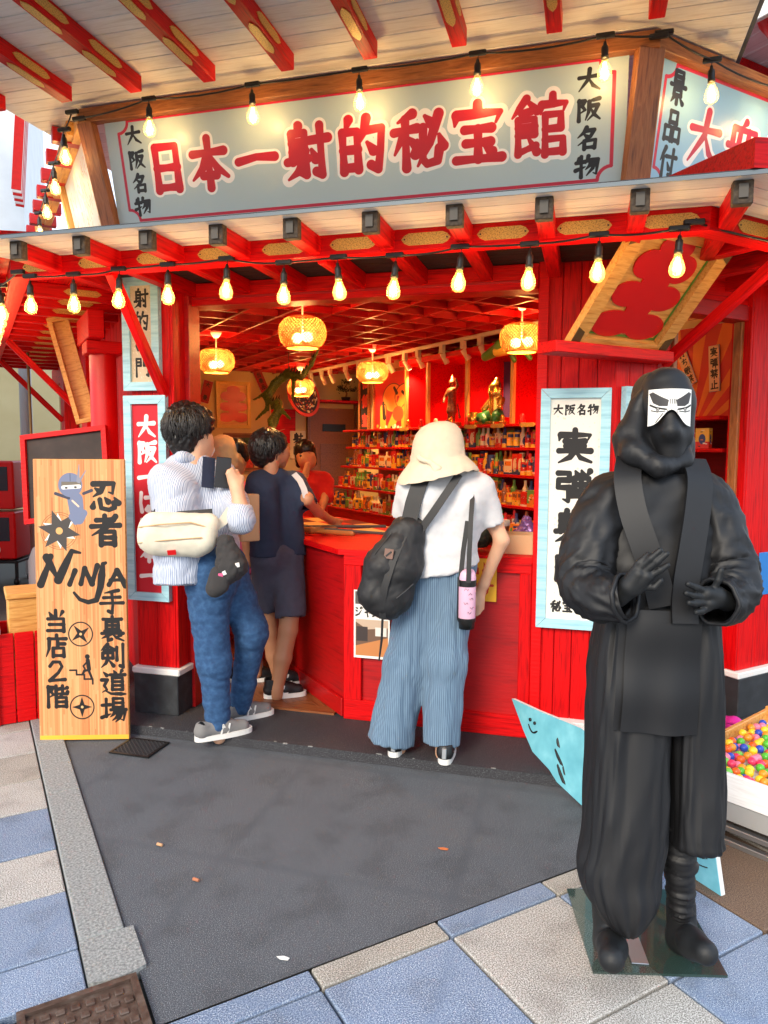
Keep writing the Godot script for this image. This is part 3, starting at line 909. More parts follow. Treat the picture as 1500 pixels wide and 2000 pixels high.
func sign_ninja() -> Image:
	var W := 512
	var H := 1600
	var p := Pic.new(W, H, rgb(222, 160, 96))
	# narrow staves of laminated wood
	var x := 0.0
	while x < W:
		var ww := rng.randf_range(3, 12)
		var t := rng.randf()
		var c := rgb(220, 160, 104).lerp(rgb(192, 116, 66), t * t)
		p.rect(x, 0, ww, H, c)
		var seg_y := rng.randf_range(0, 500)
		while seg_y < H:
			p.rect(x, seg_y, ww, rng.randf_range(120, 420), c.lerp([rgb(226, 178, 122), rgb(198, 126, 74), rgb(212, 148, 92)][rng.randi() % 3], 0.5))
			seg_y += rng.randf_range(300, 800)
		x += ww
	p.rect(0, H - 26, W, 26, rgb(236, 178, 58))
	var k := rgb(24, 21, 20)
	column_text(p, "忍者", 310, 118, Vector2(182, 178), 12, 15.0, k)
	column_text(p, "手裏剣道場", 356, 730, Vector2(146, 148), 8, 10.0, k)
	column_text(p, "当店2階", 40, 846, Vector2(132, 134), 10, 10.5, k)
	# brush word
	p.stroke([0,0,0,14,-98], Vector2(30, 700), Vector2(400, 160), 15, k)
	p.stroke([1,8,-94,24,-14], Vector2(30, 700), Vector2(400, 160), 20, k)
	p.stroke([1,0,2,16,-96], Vector2(26, 700), Vector2(400, 160), 19, k)
	p.stroke([1,24,-14,44,-116,56,-110], Vector2(30, 700), Vector2(400, 160), 22, k)
	p.stroke([0,40,2,48,-46], Vector2(30, 700), Vector2(400, 160), 15, k)
	p.stroke([0,56,0,62,-54], Vector2(30, 700), Vector2(400, 160), 15, k)
	p.stroke([0,62,-50,72,0], Vector2(30, 700), Vector2(400, 160), 16, k)
	p.stroke([0,72,-2,80,-64], Vector2(30, 700), Vector2(400, 160), 15, k)
	p.stroke([3,46,32,54,56,66,66,78,58,84,10,88,-70,92,-74], Vector2(30, 700), Vector2(400, 160), 18, k)
	p.stroke([0,96,4,108,-46], Vector2(30, 700), Vector2(400, 160), 14, k)
	p.stroke([0,108,-46,120,6], Vector2(30, 700), Vector2(400, 160), 18, k)
	p.stroke([0,98,-12,116,-14], Vector2(30, 700), Vector2(400, 160), 11, k)
	# throwing star
	for r in [92.0, 104.0]:
		var arc := []
		for i in 41: arc.append(Vector2(138, 400) + Vector2(cos(TAU * i / 40), sin(TAU * i / 40)) * r)
		p.line(arc, 1.6, rgb(150, 90, 50))
	for q in [[rgb(236, 236, 232), 0.5, 100.0], [rgb(70, 64, 60), 0.0, 122.0]]:
		var st := []
		for i in 12:
			var rr: float = q[2] if i % 2 == 0 else q[2] * 0.46
			st.append(Vector2(138, 400) + Vector2(cos(TAU * (i + q[1]) / 12 + 0.2), sin(TAU * (i + q[1]) / 12 + 0.2)) * rr)
		p.poly(st, q[0])
	p.disc(Vector2(138, 400), 20, rgb(224, 168, 104))
	# small running figure in a grey blue hood
	var g := rgb(112, 122, 150)
	var dk := rgb(56, 60, 78)
	p.seg(Vector2(240, 300), Vector2(232, 226), 40, 44, g)
	p.seg(Vector2(250, 330), Vector2(280, 300), 34, 20, g)
	p.seg(Vector2(215, 320), Vector2(232, 350), 22, 16, g)
	p.seg(Vector2(196, 216), Vector2(122, 190), 8, 9, dk)
	p.seg(Vector2(280, 190), Vector2(326, 172), 8, 9, dk)
	p.disc(Vector2(206, 142), 68, g)
	p.rect(156, 124, 112, 34, rgb(112, 104, 92))
	p.seg(Vector2(166, 156), Vector2(256, 150), 11, 11, rgb(240, 236, 228))
	p.seg(Vector2(180, 158), Vector2(186, 158), 5, 5, k)
	p.seg(Vector2(232, 154), Vector2(238, 154), 5, 5, k)
	p.seg(Vector2(206, 78), Vector2(206, 120), 1.5, 1.5, dk)
	p.seg(Vector2(250, 120), Vector2(258, 28), 9, 2, rgb(134, 136, 150))
	p.seg(Vector2(256, 124), Vector2(296, 60), 8, 2, rgb(134, 136, 150))
	p.seg(Vector2(216, 230), Vector2(250, 262), 5, 5, rgb(232, 200, 170))
	# two round emblems and the stair sign
	for cy in [988.0, 1410.0]:
		var arc := []
		for i in 41: arc.append(Vector2(246, cy) + Vector2(cos(TAU * i / 40), sin(TAU * i / 40)) * 68)
		p.line(arc, 3.5, k)
		for i in 4:
			var a := TAU * i / 4 + (0.5 if cy < 1000 else 0.0)
			var v := Vector2(cos(a), sin(a))
			var u := Vector2(-v.y, v.x)
			var bend := 26.0 if cy < 1000 else 0.0
			p.poly([Vector2(246, cy) + v * 58 + u * bend, Vector2(246, cy) + u * 18, Vector2(246, cy), Vector2(246, cy) - u * 18], k)
		p.disc(Vector2(246, cy), 20, k)
		p.disc(Vector2(246, cy), 8, rgb(226, 176, 116))
	p.line([Vector2(180, 1196), Vector2(218, 1196), Vector2(218, 1222), Vector2(262, 1222), Vector2(262, 1248), Vector2(310, 1248), Vector2(310, 1276)], 5, k)
	p.disc(Vector2(282, 1118), 14, k)
	p.line([Vector2(284, 1140), Vector2(290, 1190)], 12, k)
	p.line([Vector2(280, 1148), Vector2(258, 1172), Vector2(266, 1188)], 5, k)
	p.line([Vector2(288, 1196), Vector2(304, 1240)], 7, k)
	p.line([Vector2(284, 1196), Vector2(262, 1200), Vector2(254, 1218)], 7, k)
	return p.image()

func poster_cats() -> Image:
	var p := Pic.new(360, 300, rgb(210, 14, 16))
	var o := rgb(236, 150, 50)
	var k := rgb(40, 22, 20)
	p.seg(Vector2(300, 140), Vector2(300, 260), 34, 30, rgb(228, 216, 176))
	for i in 26: p.disc(Vector2(280 + rng.randf() * 46, 120 + rng.randf() * 150), rng.randf_range(3, 8), k)
	p.seg(Vector2(288, 60), Vector2(300, 160), 9, 9, rgb(226, 206, 160))
	for q in [[Vector2(130, 130), 74.0], [Vector2(210, 130), 66.0]]:
		p.disc(q[0], q[1], k); p.disc(q[0], q[1] - 4, o)
	for q in [[Vector2(60, 180), Vector2(60, 270), 26.0], [Vector2(150, 220), Vector2(110, 290), 28.0], [Vector2(220, 200), Vector2(220, 290), 34.0], [Vector2(276, 170), Vector2(290, 280), 24.0]]:
		p.seg(q[0], q[1], q[2], q[2], k); p.seg(q[0], q[1], q[2] - 4, q[2] - 4, o)
	p.disc(Vector2(168, 212), 38, rgb(222, 70, 30))
	p.seg(Vector2(60, 150), Vector2(70, 230), 8, 12, k)
	p.seg(Vector2(236, 140), Vector2(262, 190), 12, 16, k)
	p.seg(Vector2(140, 80), Vector2(158, 108), 7, 9, k)
	p.seg(Vector2(196, 104), Vector2(214, 120), 7, 8, k)
	p.seg(Vector2(168, 130), Vector2(160, 150), 8, 5, rgb(180, 40, 40))
	for i in 60: p.disc(Vector2(rng.randf() * 360, 270 + rng.randf() * 30), rng.randf_range(3, 10), [k, rgb(230, 220, 190), o][i % 3])
	return p.image()

func label_atlas() -> Image:      # 8 x 8 packet fronts
	var p := Pic.new(512, 512, rgb(200, 60, 30))
	var cs := [rgb(222, 44, 26), rgb(240, 132, 34), rgb(250, 196, 62), rgb(246, 228, 184), rgb(112, 160, 70), rgb(60, 70, 120), rgb(212, 36, 40), rgb(150, 92, 60)]
	for j in 8:
		for i in 8:
			var x := i * 64.0
			var y := j * 64.0
			p.rect(x, y, 64, 64, cs[i])
			p.rect(x, y + 64 - rng.randf_range(8, 26), 64, 30, cs[(i + 1 + rng.randi() % 6) % 8])
			if j % 2 == 0:
				p.disc(Vector2(x + 32, y + 34), rng.randf_range(12, 20), cs[(i + 2 + rng.randi() % 5) % 8])
			else:
				p.rect(x + 8, y + 10, 48, rng.randf_range(8, 24), cs[(i + 3 + rng.randi() % 4) % 8])
			for q in 7:
				var xx := x + rng.randf_range(8, 50)
				var yy := y + rng.randf_range(6, 58)
				p.rect(xx, yy, rng.randf_range(3, minf(14, x + 62 - xx)), rng.randf_range(2, 5), [rgb(245, 236, 210), rgb(24, 18, 16), cs[rng.randi() % 8]][q % 3])
			p.rect(x, y, 64, 1.5, rgb(60, 30, 20))
			p.rect(x, y, 1.5, 64, rgb(60, 30, 20))
	return p.image()

# ---------------------------------------------------------------- ground : p = x + z, q = x - z
func pq(p: float, q: float, y := 0.0) -> Vector3:
	return Vector3((p + q) * 0.5, y, (p - q) * 0.5)

func slab(p0: float, p1: float, q0: float, q1: float, y0: float, y1: float, bev := 0.004) -> ArrayMesh:
	var w := (q1 - q0) * S2
	var l := (p1 - p0) * S2
	return boxm(Vector3(w, y1 - y0, l), bev)

func lay(called: String, p0: float, p1: float, q0: float, q1: float, y0: float, y1: float, mat: Material, parent: Node, gap := 0.006) -> MeshInstance3D:
	# local x runs along +q, local z along +p
	var c := pq((p0 + p1) * 0.5, (q0 + q1) * 0.5, (y0 + y1) * 0.5)
	return part(called, slab(p0 + gap, p1 - gap, q0 + gap, q1 - gap, y0, y1), mat, parent, Transform3D(Basis(Vector3(S2, 0, -S2), Vector3.UP, Vector3(S2, 0, S2)), c))

func build_ground() -> void:
	var g := begin()
	face(g, [Vector3(-80, -0.03, -80), Vector3(80, -0.03, -80), Vector3(80, -0.03, 80), Vector3(-80, -0.03, 80)], Vector3.UP)
	struct("ground", g.commit(), M.grout)
	var a := begin()
	face(a, [pq(-6.0, -3.155), pq(1.055, -3.155), pq(1.055, 1.6), pq(-6.0, 1.6)], Vector3.UP)
	struct("asphalt_apron", a.commit(), M.asphalt)
	# paving
	var pave := Node3D.new()
	pave.name = "pavement"
	add_child(pave)
	pave.set_meta("kind", "structure")
	var rows := [[1.06, 1.19, "bsbsns"], [1.19, 1.845, "bbsbns"], [1.845, 2.5, "bssbss"], [2.5, 3.155, "sbsbss"], [3.155, 3.81, "sbssbs"]]
	for r in rows:
		for i in 7:
			var q0 := -3.165 + i * 0.628
			var ch: String = r[2][i % 6]
			lay("paving_tile", r[0], r[1], q0, q0 + 0.628, -0.028, 0.004 + 0.001 * ((i * 7) % 3), {"b": M.tile_blue[(i * 5 + 1) % 6], "s": M.tile_beige[(i * 5 + 2) % 6], "n": M.tile_brown}[ch], pave)
	var ps := [-6.1, -5.64, -5.17, -4.7, -4.23, -3.78, -3.25, -2.78, -2.32, -1.851, -1.383, -0.943, -0.435, -0.006, 0.464, 0.74]
	var cols := "sssssssssssbsbb"
	for i in ps.size() - 1:
		for j in 6:
			var q1 := -3.352 - 0.64 * j
			var ch := cols[i] if j % 2 == 0 else ("b" if cols[i] == "s" and i % 3 == 0 else "s")
			lay("paving_tile", ps[i], ps[i + 1], q1 - 0.64, q1, -0.028, 0.004 + 0.001 * ((i * 5 + j) % 3), M.tile_blue[(i * 5 + j * 3) % 6] if ch == "b" else M.tile_beige[(i * 5 + j * 3) % 6], pave)
	for j in 4:
		for i in 6:
			lay("paving_tile", 0.74 + 0.655 * i, 1.395 + 0.655 * i, -4.3 - 0.64 * j, -3.66 - 0.64 * j, -0.028, 0.005, M.tile_blue[(i * 5 + 1) % 6] if (i + j) % 3 == 0 else M.tile_beige[(j * 5 + i) % 6], pave)
	for i in 4:
		lay("paving_tile", 1.30 + 0.655 * i, 1.955 + 0.655 * i, -3.66, -3.17, -0.028, 0.005, M.tile_blue[(i * 5 + 1) % 6] if i % 2 == 0 else M.tile_beige[(i * 5 + 2) % 6], pave)
	# brown tiles on the right, in front of the tray
	for r in [[-0.9, -0.25], [-0.25, 0.4], [0.4, 1.05]]:
		for q in [[-0.2, 0.45], [0.45, 1.1], [1.1, 1.75]]:
			lay("paving_tile", r[0], r[1], q[0], q[1], -0.028, 0.005, M.tile_brown, pave)
	# kerb stones between apron and pavement
	var kerb := Node3D.new()
	kerb.name = "kerb"
	add_child(kerb)
	kerb.set_meta("kind", "structure")
	for k in [[-5.0, -4.0], [-4.0, -2.9], [-2.9, -1.95], [-1.95, -1.10], [-1.10, 0.43]]:
		lay("kerb_stone", k[0], k[1], -3.352, -3.158, -0.028, 0.012, M.kerb, kerb, 0.003)
	var pts := []
	for t in 9: pts.append(Vector2(-0.08 + 0.16 * t / 8.0, 0.05 + 0.055 * sin(PI * (0.25 + 0.5 * t / 8.0))))
	pts.append(Vector2(0.08, -0.11)); pts.append(Vector2(-0.08, -0.11))
	part("kerb_stone", prism(pts, 0, 0.038, Transform3D(Basis(Vector3(1, 0, 0), Vector3(0, 0, 1), Vector3(0, 1, 0)), Vector3.ZERO)), M.kerb, kerb, Transform3D(Basis(Vector3(S2, 0, -S2), Vector3.UP, Vector3(S2, 0, S2)), pq(0.59, -3.237, -0.027)))
	# step before the shop
	var st := begin()
	add_prism(st, [Vector2(-3.3, -0.55), Vector2(-2.62, 0.41), Vector2(0.33, 0.41), Vector2(1.05, -0.3), Vector2(2.4, -1.7), Vector2(1.9, -2.2), Vector2(-2.9, -2.2)], -0.02, 0.05, Transform3D(Basis(Vector3(1, 0, 0), Vector3(0, 0, 1), Vector3(0, 1, 0)), Vector3.ZERO))
	struct("shop_step", st.commit(), M.step)
	# worn lip of the step: broken crumbs of bare mortar
	var lip := begin()
	for i in 18:
		var x := -2.6 + 2.9 * rng.randf()
		add_box(lip, Vector3(x, 0.049, 0.41 - rng.randf() * 0.012), Vector3(rng.randf_range(0.006, 0.03), 0.005, rng.randf_range(0.004, 0.012)), 0.001)
	var lo := part("step_edge_chips", lip.commit(), M.kerb, self)
	tag(lo, "worn pale chips along the edge of the black step", "chips", "", "stuff")

# ---------------------------------------------------------------- the shop
func eave(F: Transform3D, s0: float, s1: float, m0: float, m1: float, soffit: Array, rafters: Array, plates: Array) -> void:
	var flat := Transform3D(Basis(Vector3(1, 0, 0), Vector3(0, 0, 1), Vector3(0, 1, 0)), Vector3.ZERO)
	for i in 10:
		var o0 := i * 0.1 + 0.002
		var o1 := i * 0.1 + 0.098
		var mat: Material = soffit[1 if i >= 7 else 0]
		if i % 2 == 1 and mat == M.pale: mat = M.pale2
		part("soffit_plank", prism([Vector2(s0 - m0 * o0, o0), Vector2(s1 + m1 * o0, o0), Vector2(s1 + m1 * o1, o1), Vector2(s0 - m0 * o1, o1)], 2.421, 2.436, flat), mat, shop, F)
	var b0 := 0.62
	var b1 := 0.70
	part("eave_beam", prism([Vector2(s0 - m0 * b0, b0), Vector2(s1 + m1 * b0, b0), Vector2(s1 + m1 * b1, b1), Vector2(s0 - m0 * b1, b1)], 2.336, 2.4205, flat), M.red, shop, F)
	part("eave_flashing", prism([Vector2(s0 - m0 * 1.0, 1.0), Vector2(s1 + m1 * 1.0, 1.0), Vector2(s1 + m1 * 1.006, 1.006), Vector2(s0 - m0 * 1.006, 1.006)], 2.419, 2.433, flat), M.flash, shop, F)
	var r := begin()
	var oo := [[0.05, 2.60, 2.62], [1.0, 2.4365, 2.4385]]
	var q := []
	for e in oo:
		q.append([Vector3(s0 - m0 * e[0], e[1], e[0]), Vector3(s1 + m1 * e[0], e[1], e[0]), Vector3(s1 + m1 * e[0], e[2], e[0]), Vector3(s0 - m0 * e[0], e[2], e[0])])
	face(r, [q[0][0], q[0][1], q[1][1], q[1][0]], Vector3.DOWN)
	face(r, [q[0][3], q[0][2], q[1][2], q[1][3]], Vector3.UP)
	face(r, q[1], Vector3.BACK)
	part("lower_roof", r.commit(), M.roof, shop, F)
	for s in rafters:
		var t := timber("rafter", F * Vector3(s, 2.3825, 0.02), F * Vector3(s, 2.3825, 0.945), 0.074, 0.06, M.red2, shop)
		# cap at the free end, local x is outwards
		var c := part("end_cap", boxm(Vector3(0.04, 0.078, 0.064), 0.003), M.rust, t, at(0.4545, 0, 0))
		part("cap_mesh", boxm(Vector3(0.004, 0.045, 0.03), 0.001), M.mesh_grey, t, at(0.481, 0.002, 0))
	for s in plates:
		var pl := []
		for v in [[-0.102, 0.0], [-0.09, 0.015], [-0.07, 0.024], [0.07, 0.024], [0.09, 0.015], [0.102, 0.0], [0.09, -0.015], [0.07, -0.024], [-0.07, -0.024], [-0.09, -0.015]]: pl.append(Vector2(v[0], v[1]))
		var o := part("gold_plate", prism(pl, 0, 0.003), M.gold, shop, F * at(s, 2.378, 0.7005))
		for e in [-0.088, 0.088]:
			part("rivet", boxm(Vector3(0.006, 0.006, 0.003), 0.001), M.iron, o, at(e, 0, 0.004))

# vertical boards between s0 and s1
func board_wall(F: Transform3D, s0: float, s1: float, y0: float, y1: float, o: float, w := 0.09, mat: Material = null) -> void:
	var n := maxi(1, int(round((s1 - s0) / w)))
	var ww := (s1 - s0) / n
	for i in n:
		var s := s0 + (i + 0.5) * ww
		timber("wall_board", F * Vector3(s, y0, o - 0.012), F * Vector3(s, y1, o - 0.012), 0.024, ww - 0.003, mat if mat else (M.red if i % 2 == 0 else M.red2), shop, F.basis.z, 0.002)

func pillar(F: Transform3D, s: float, w: float, o0: float, o1: float, plinth := true) -> void:
	var y0 := 0.31 if plinth else 0.05
	var core := box("pillar", F * Vector3(s, (y0 + 2.42) * 0.5, (o0 + o1) * 0.5 - 0.013), Vector3(w - 0.004, 2.42 - y0, o1 - o0 - 0.026), M.deep, shop, 0.003, F.basis)
	var n := 2
	for i in n:
		var ss := s - w * 0.5 + (i + 0.5) * w / n
		timber("wall_board", F * Vector3(ss, y0, o1 - 0.012), F * Vector3(ss, 2.418, o1 - 0.012), 0.024, w / n - 0.002, M.red if i == 0 else M.red2, shop, F.basis.z, 0.002)
	for e in [-1.0, 1.0]:
		timber("wall_board", F * Vector3(s + e * (w * 0.5 + 0.008), y0, (o0 + o1) * 0.5), F * Vector3(s + e * (w * 0.5 + 0.008), 2.418, (o0 + o1) * 0.5), 0.016, o1 - o0 - 0.004, M.red2, shop, F.basis.x, 0.002)
	if plinth:
		box("plinth_cap", F * Vector3(s, 0.29, (o0 + o1) * 0.5 + 0.01), Vector3(w + 0.07, 0.036, o1 - o0 + 0.05), M.white, shop, 0.006, F.basis)
		box("plinth", F * Vector3(s, 0.16, (o0 + o1) * 0.5 + 0.012), Vector3(w + 0.05, 0.222, o1 - o0 + 0.04), M.black, shop, 0.004, F.basis)

func strut(F: Transform3D, s: float, y0: float, o0: float, y1: float, o1: float) -> void:
	timber("strut", F * Vector3(s, y0, o0), F * Vector3(s, y1, o1), 0.05, 0.042, M.red, shop, F.basis.z, 0.004)

func build_shop() -> void:
	shop = thing("shop_building", "red timber shooting gallery shop with open front and deep plank eaves", "shop")
	var raf := []
	var pla := []
	for i in 10:
		raf.append(-0.031 + 0.3235 * i)
		pla.append(-0.117 + 0.311 * i)
	eave(FF, 0, 2.53, 0.4142, 0.4142, [M.dark, M.pale], raf, pla)  # planks behind the beam carry the painted shade tone, outer ones stay pale
	raf = []; pla = []
	for i in 8:
		raf.append(0.12 + 0.3235 * i)
		pla.append(-0.03 + 0.311 * i)
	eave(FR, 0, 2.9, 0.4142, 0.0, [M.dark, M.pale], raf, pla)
	raf = []; pla = []
	for i in 14:
		raf.append(-0.2 - 0.3235 * i)
		pla.append(-0.1 - 0.311 * i)
	eave(FL, -4.6, 0, 0.0, 0.4142, [M.red2, M.red], raf, pla)
	# plates under the left wing rafters, in view from below
	for i in 12:
		var pl := [Vector2(-0.1, 0), Vector2(-0.075, 0.017), Vector2(0.075, 0.017), Vector2(0.1, 0), Vector2(0.075, -0.017), Vector2(-0.075, -0.017)]
		for o in [0.32, 0.84]:
			part("gold_plate", prism(pl, 0, 0.003), M.gold, shop, FL * Transform3D(Basis(Vector3(0, 0, 1), Vector3(1, 0, 0), Vector3(0, -1, 0)), Vector3(-0.2 - 0.3235 * i, 2.3448, o)))
			part("gold_plate", prism(pl, 0, 0.003), M.gold, shop, FL * Transform3D(Basis(Vector3(0, 0, -1), Vector3(0, 1, 0), Vector3(1, 0, 0)), Vector3(-0.2 - 0.3235 * i + 0.0303, 2.383, o)))
	# hip boards at the two corners of the lower roof
	for e in [[FF, -1.0, CL], [FF, 1.0, CR]]:
		var sgn: float = e[1]
		var c: Vector3 = e[2]
		var outer := c + Vector3(sgn * 0.4142 * 1.0, 2.436, 1.0)
		var inner := c + Vector3(sgn * 0.4142 * 0.12, 2.61, 0.12)
		var side := (outer - inner).cross(Vector3.UP).normalized() * 0.05
		var h := begin()
		var a := [inner - side, inner + side, inner + side + Vector3(0, 0.05, 0), inner - side + Vector3(0, 0.05, 0)]
		var b := [outer - side, outer + side, outer + side + Vector3(0, 0.05 + 0.045 * maxf(sgn, 0.0), 0), outer - side + Vector3(0, 0.05 + 0.045 * maxf(sgn, 0.0), 0)]
		face(h, b, outer - inner)
		face(h, [a[3], a[2], b[2], b[3]], Vector3.UP)
		face(h, [a[0], a[3], b[3], b[0]], -side)
		face(h, [a[1], a[2], b[2], b[1]], side)
		face(h, [a[0], a[1], b[1], b[0]], Vector3.DOWN)
		part("hip_board", h.commit(), M.red2, shop)
	# front wall
	pillar(FF, 0.145, 0.225, -0.06, 0.2)
	board_wall(FF, -0.02, 0.03, 0.05, 2.42, 0.05, 0.05)
	box("jamb", Vector3(-2.118, 1.24, 0.02), Vector3(0.035, 2.38, 0.12), M.deep, shop)
	timber("header", Vector3(-2.14, 2.376, -0.01), Vector3(-0.24, 2.376, -0.01), 0.08, 0.09, M.red, shop)
	timber("header", Vector3(-2.14, 2.315, -0.03), Vector3(-0.24, 2.315, -0.03), 0.04, 0.14, M.red2, shop)
	timber("header_trim", Vector3(-2.10, 2.333, 0.036), Vector3(-0.26, 2.333, 0.036), 0.012, 0.02, M.deep, shop)
	board_wall(FF, 2.19, 2.53, 0.05, 2.42, 0.0, 0.085)
	box("wall_core", Vector3(-0.05, 1.24, -0.075), Vector3(0.36, 2.37, 0.09), M.deep, shop)
	box("corner_post", Vector3(-0.213, 1.24, 0.0), Vector3(0.05, 2.37, 0.06), M.red, shop)
	box("plinth_cap", Vector3(-0.04, 0.16, 0.02), Vector3(0.38, 0.03, 0.07), M.white, shop)
	box("plinth", Vector3(-0.04, 0.096, 0.015), Vector3(0.36, 0.09, 0.05), M.black, shop)
	strut(FF, 0.222, 1.80, 0.2, 2.345, 0.64)
	strut(FF, 1.27, 2.36, 0.03, 2.352, 0.62)
	# right wing wall: boards, tall opening, second pillar
	board_wall(FR, 0.0, 0.38, 0.05, 2.42, 0.0, 0.095)
	box("wall_core", FR * Vector3(0.19, 1.24, -0.07), Vector3(0.37, 2.37, 0.09), M.deep, shop, 0.003, FR.basis)
	for e in [0.40, 0.93]:
		timber("jamb", FR * Vector3(e, 0.82, -0.01), FR * Vector3(e, 2.21, -0.01), 0.05, 0.03, M.brown, shop, FR.basis.z)
	timber("header", FR * Vector3(0.38, 2.25, -0.01), FR * Vector3(0.95, 2.25, -0.01), 0.08, 0.1, M.deep, shop)
	timber("header", FR * Vector3(0.38, 2.355, -0.01), FR * Vector3(0.95, 2.355, -0.01), 0.13, 0.08, M.red, shop)
	timber("window_sill", FR * Vector3(0.38, 0.80, 0.0), FR * Vector3(0.95, 0.80, 0.0), 0.04, 0.14, M.brown, shop)
	board_wall(FR, 0.38, 0.95, 0.3, 0.78, 0.0, 0.095)
	box("wall_core", FR * Vector3(0.665, 0.42, -0.06), Vector3(0.57, 0.7, 0.07), M.deep, shop, 0.003, FR.basis)
	pillar(FR, 1.10, 0.30, -0.06, 0.06)
	board_wall(FR, 1.25, 2.9, 0.05, 2.42, 0.0, 0.1)
	strut(FR, 0.305, 1.95, 0.02, 2.345, 0.62)
	# left wing wall
	board_wall(FL, -2.0, -0.03, 0.05, 2.42, 0.0, 0.12)
	box("wall_core", FL * Vector3(-1.0, 1.24, -0.06), Vector3(1.96, 2.37, 0.06), M.deep, shop, 0.003, FL.basis)
	for i in 2:
		var s := -2.15 - 1.55 * i
		pillar(FL, s, 0.3, -0.05, 0.08, false)
		strut(FL, s, 1.78, 0.08, 2.345, 0.62)
		board_wall(FL, s - 1.4, s - 0.15, 0.05, 0.95, 0.0, 0.125)
		timber("header", FL * Vector3(s - 1.4, 2.3, 0), FL * Vector3(s - 0.15, 2.3, 0), 0.2, 0.08, M.red, shop)
		box("shutter_box", FL * Vector3(s - 0.775, 1.6, -0.1), Vector3(1.25, 1.3, 0.05), M.dark, shop, 0.003, FL.basis)
	# upper storey: plank soffit with rafters over the sign band
	var sy := 3.26
	for i in 20:
		var z0 := 0.25 + i * 0.105
		var mat: Material = M.pale if i % 2 == 0 else M.pale2
		var x0 := -2.94
		var x1 := 0.60 - maxf(0.0, 0.0)
		box("soffit_plank", Vector3((x0 + x1) * 0.5, sy + 0.009, z0 + 0.0525), Vector3(x1 - x0, 0.018, 0.1015), mat, shop, 0.002)
	for i in 8:
		var z0 := 0.25 - (i + 1) * 0.105
		box("soffit_plank", Vector3(-1.17, sy + 0.009, z0 + 0.0525), Vector3(3.54, 0.018, 0.1015), M.pale if i % 2 else M.pale2, shop, 0.002)
	box("upper_roof", Vector3(-1.17, sy + 0.06, 0.9), Vector3(3.6, 0.06, 3.0), M.roof, shop)
	for x in [-2.86, -2.472, -2.088, -1.704, -1.32, -0.937, -0.553, -0.168, 0.218]:
		var t := timber("upper_rafter", Vector3(x, sy - 0.036, 0.535), Vector3(x, sy - 0.036, 2.35), 0.07, 0.062, M.red2, shop)
		for z in [0.27, 0.62, 0.97]:
			var pl := []
			for v in [[-0.115, 0.0], [-0.095, 0.013], [-0.07, 0.019], [0.07, 0.019], [0.095, 0.013], [0.115, 0.0], [0.095, -0.013], [0.07, -0.019], [-0.07, -0.019], [-0.095, -0.013]]: pl.append(Vector2(v[0], v[1]))
			# local: x outwards, y up, z = x cross up = towards -world x
			part("gold_plate", prism(pl, 0, 0.003), M.gold, t, Transform3D(Basis(Vector3(1, 0, 0), Vector3(0, 0, 1), Vector3(0, -1, 0)), Vector3(-0.9075 + z, -0.0352, 0)))
			part("gold_plate", prism(pl, 0, 0.003), M.gold, t, Transform3D(Basis(Vector3(1, 0, 0), Vector3(0, 1, 0), Vector3(0, 0, 1)), Vector3(-0.9075 + z, 0, 0.0312)))
			part("gold_plate", prism(pl, 0, 0.003), M.gold, t, Transform3D(Basis(Vector3(-1, 0, 0), Vector3(0, 1, 0), Vector3(0, 0, -1)), Vector3(-0.9075 + z, 0, -0.0312)))
	# left edge of the upper eave: timber rail with short red rafter ends along the wing
	timber("edge_rail", Vector3(-2.70, 3.22, 0.22), Vector3(-5.2, 3.22, -2.28), 0.07, 0.05, M.natural, shop)
	for i in 10:
		var p := Vector3(-2.72 - 0.24 * i, 3.215, 0.06 - 0.24 * i)
		timber("rafter_end", p, p + Vector3(-0.13, 0, 0.13), 0.075, 0.065, M.deep, shop)

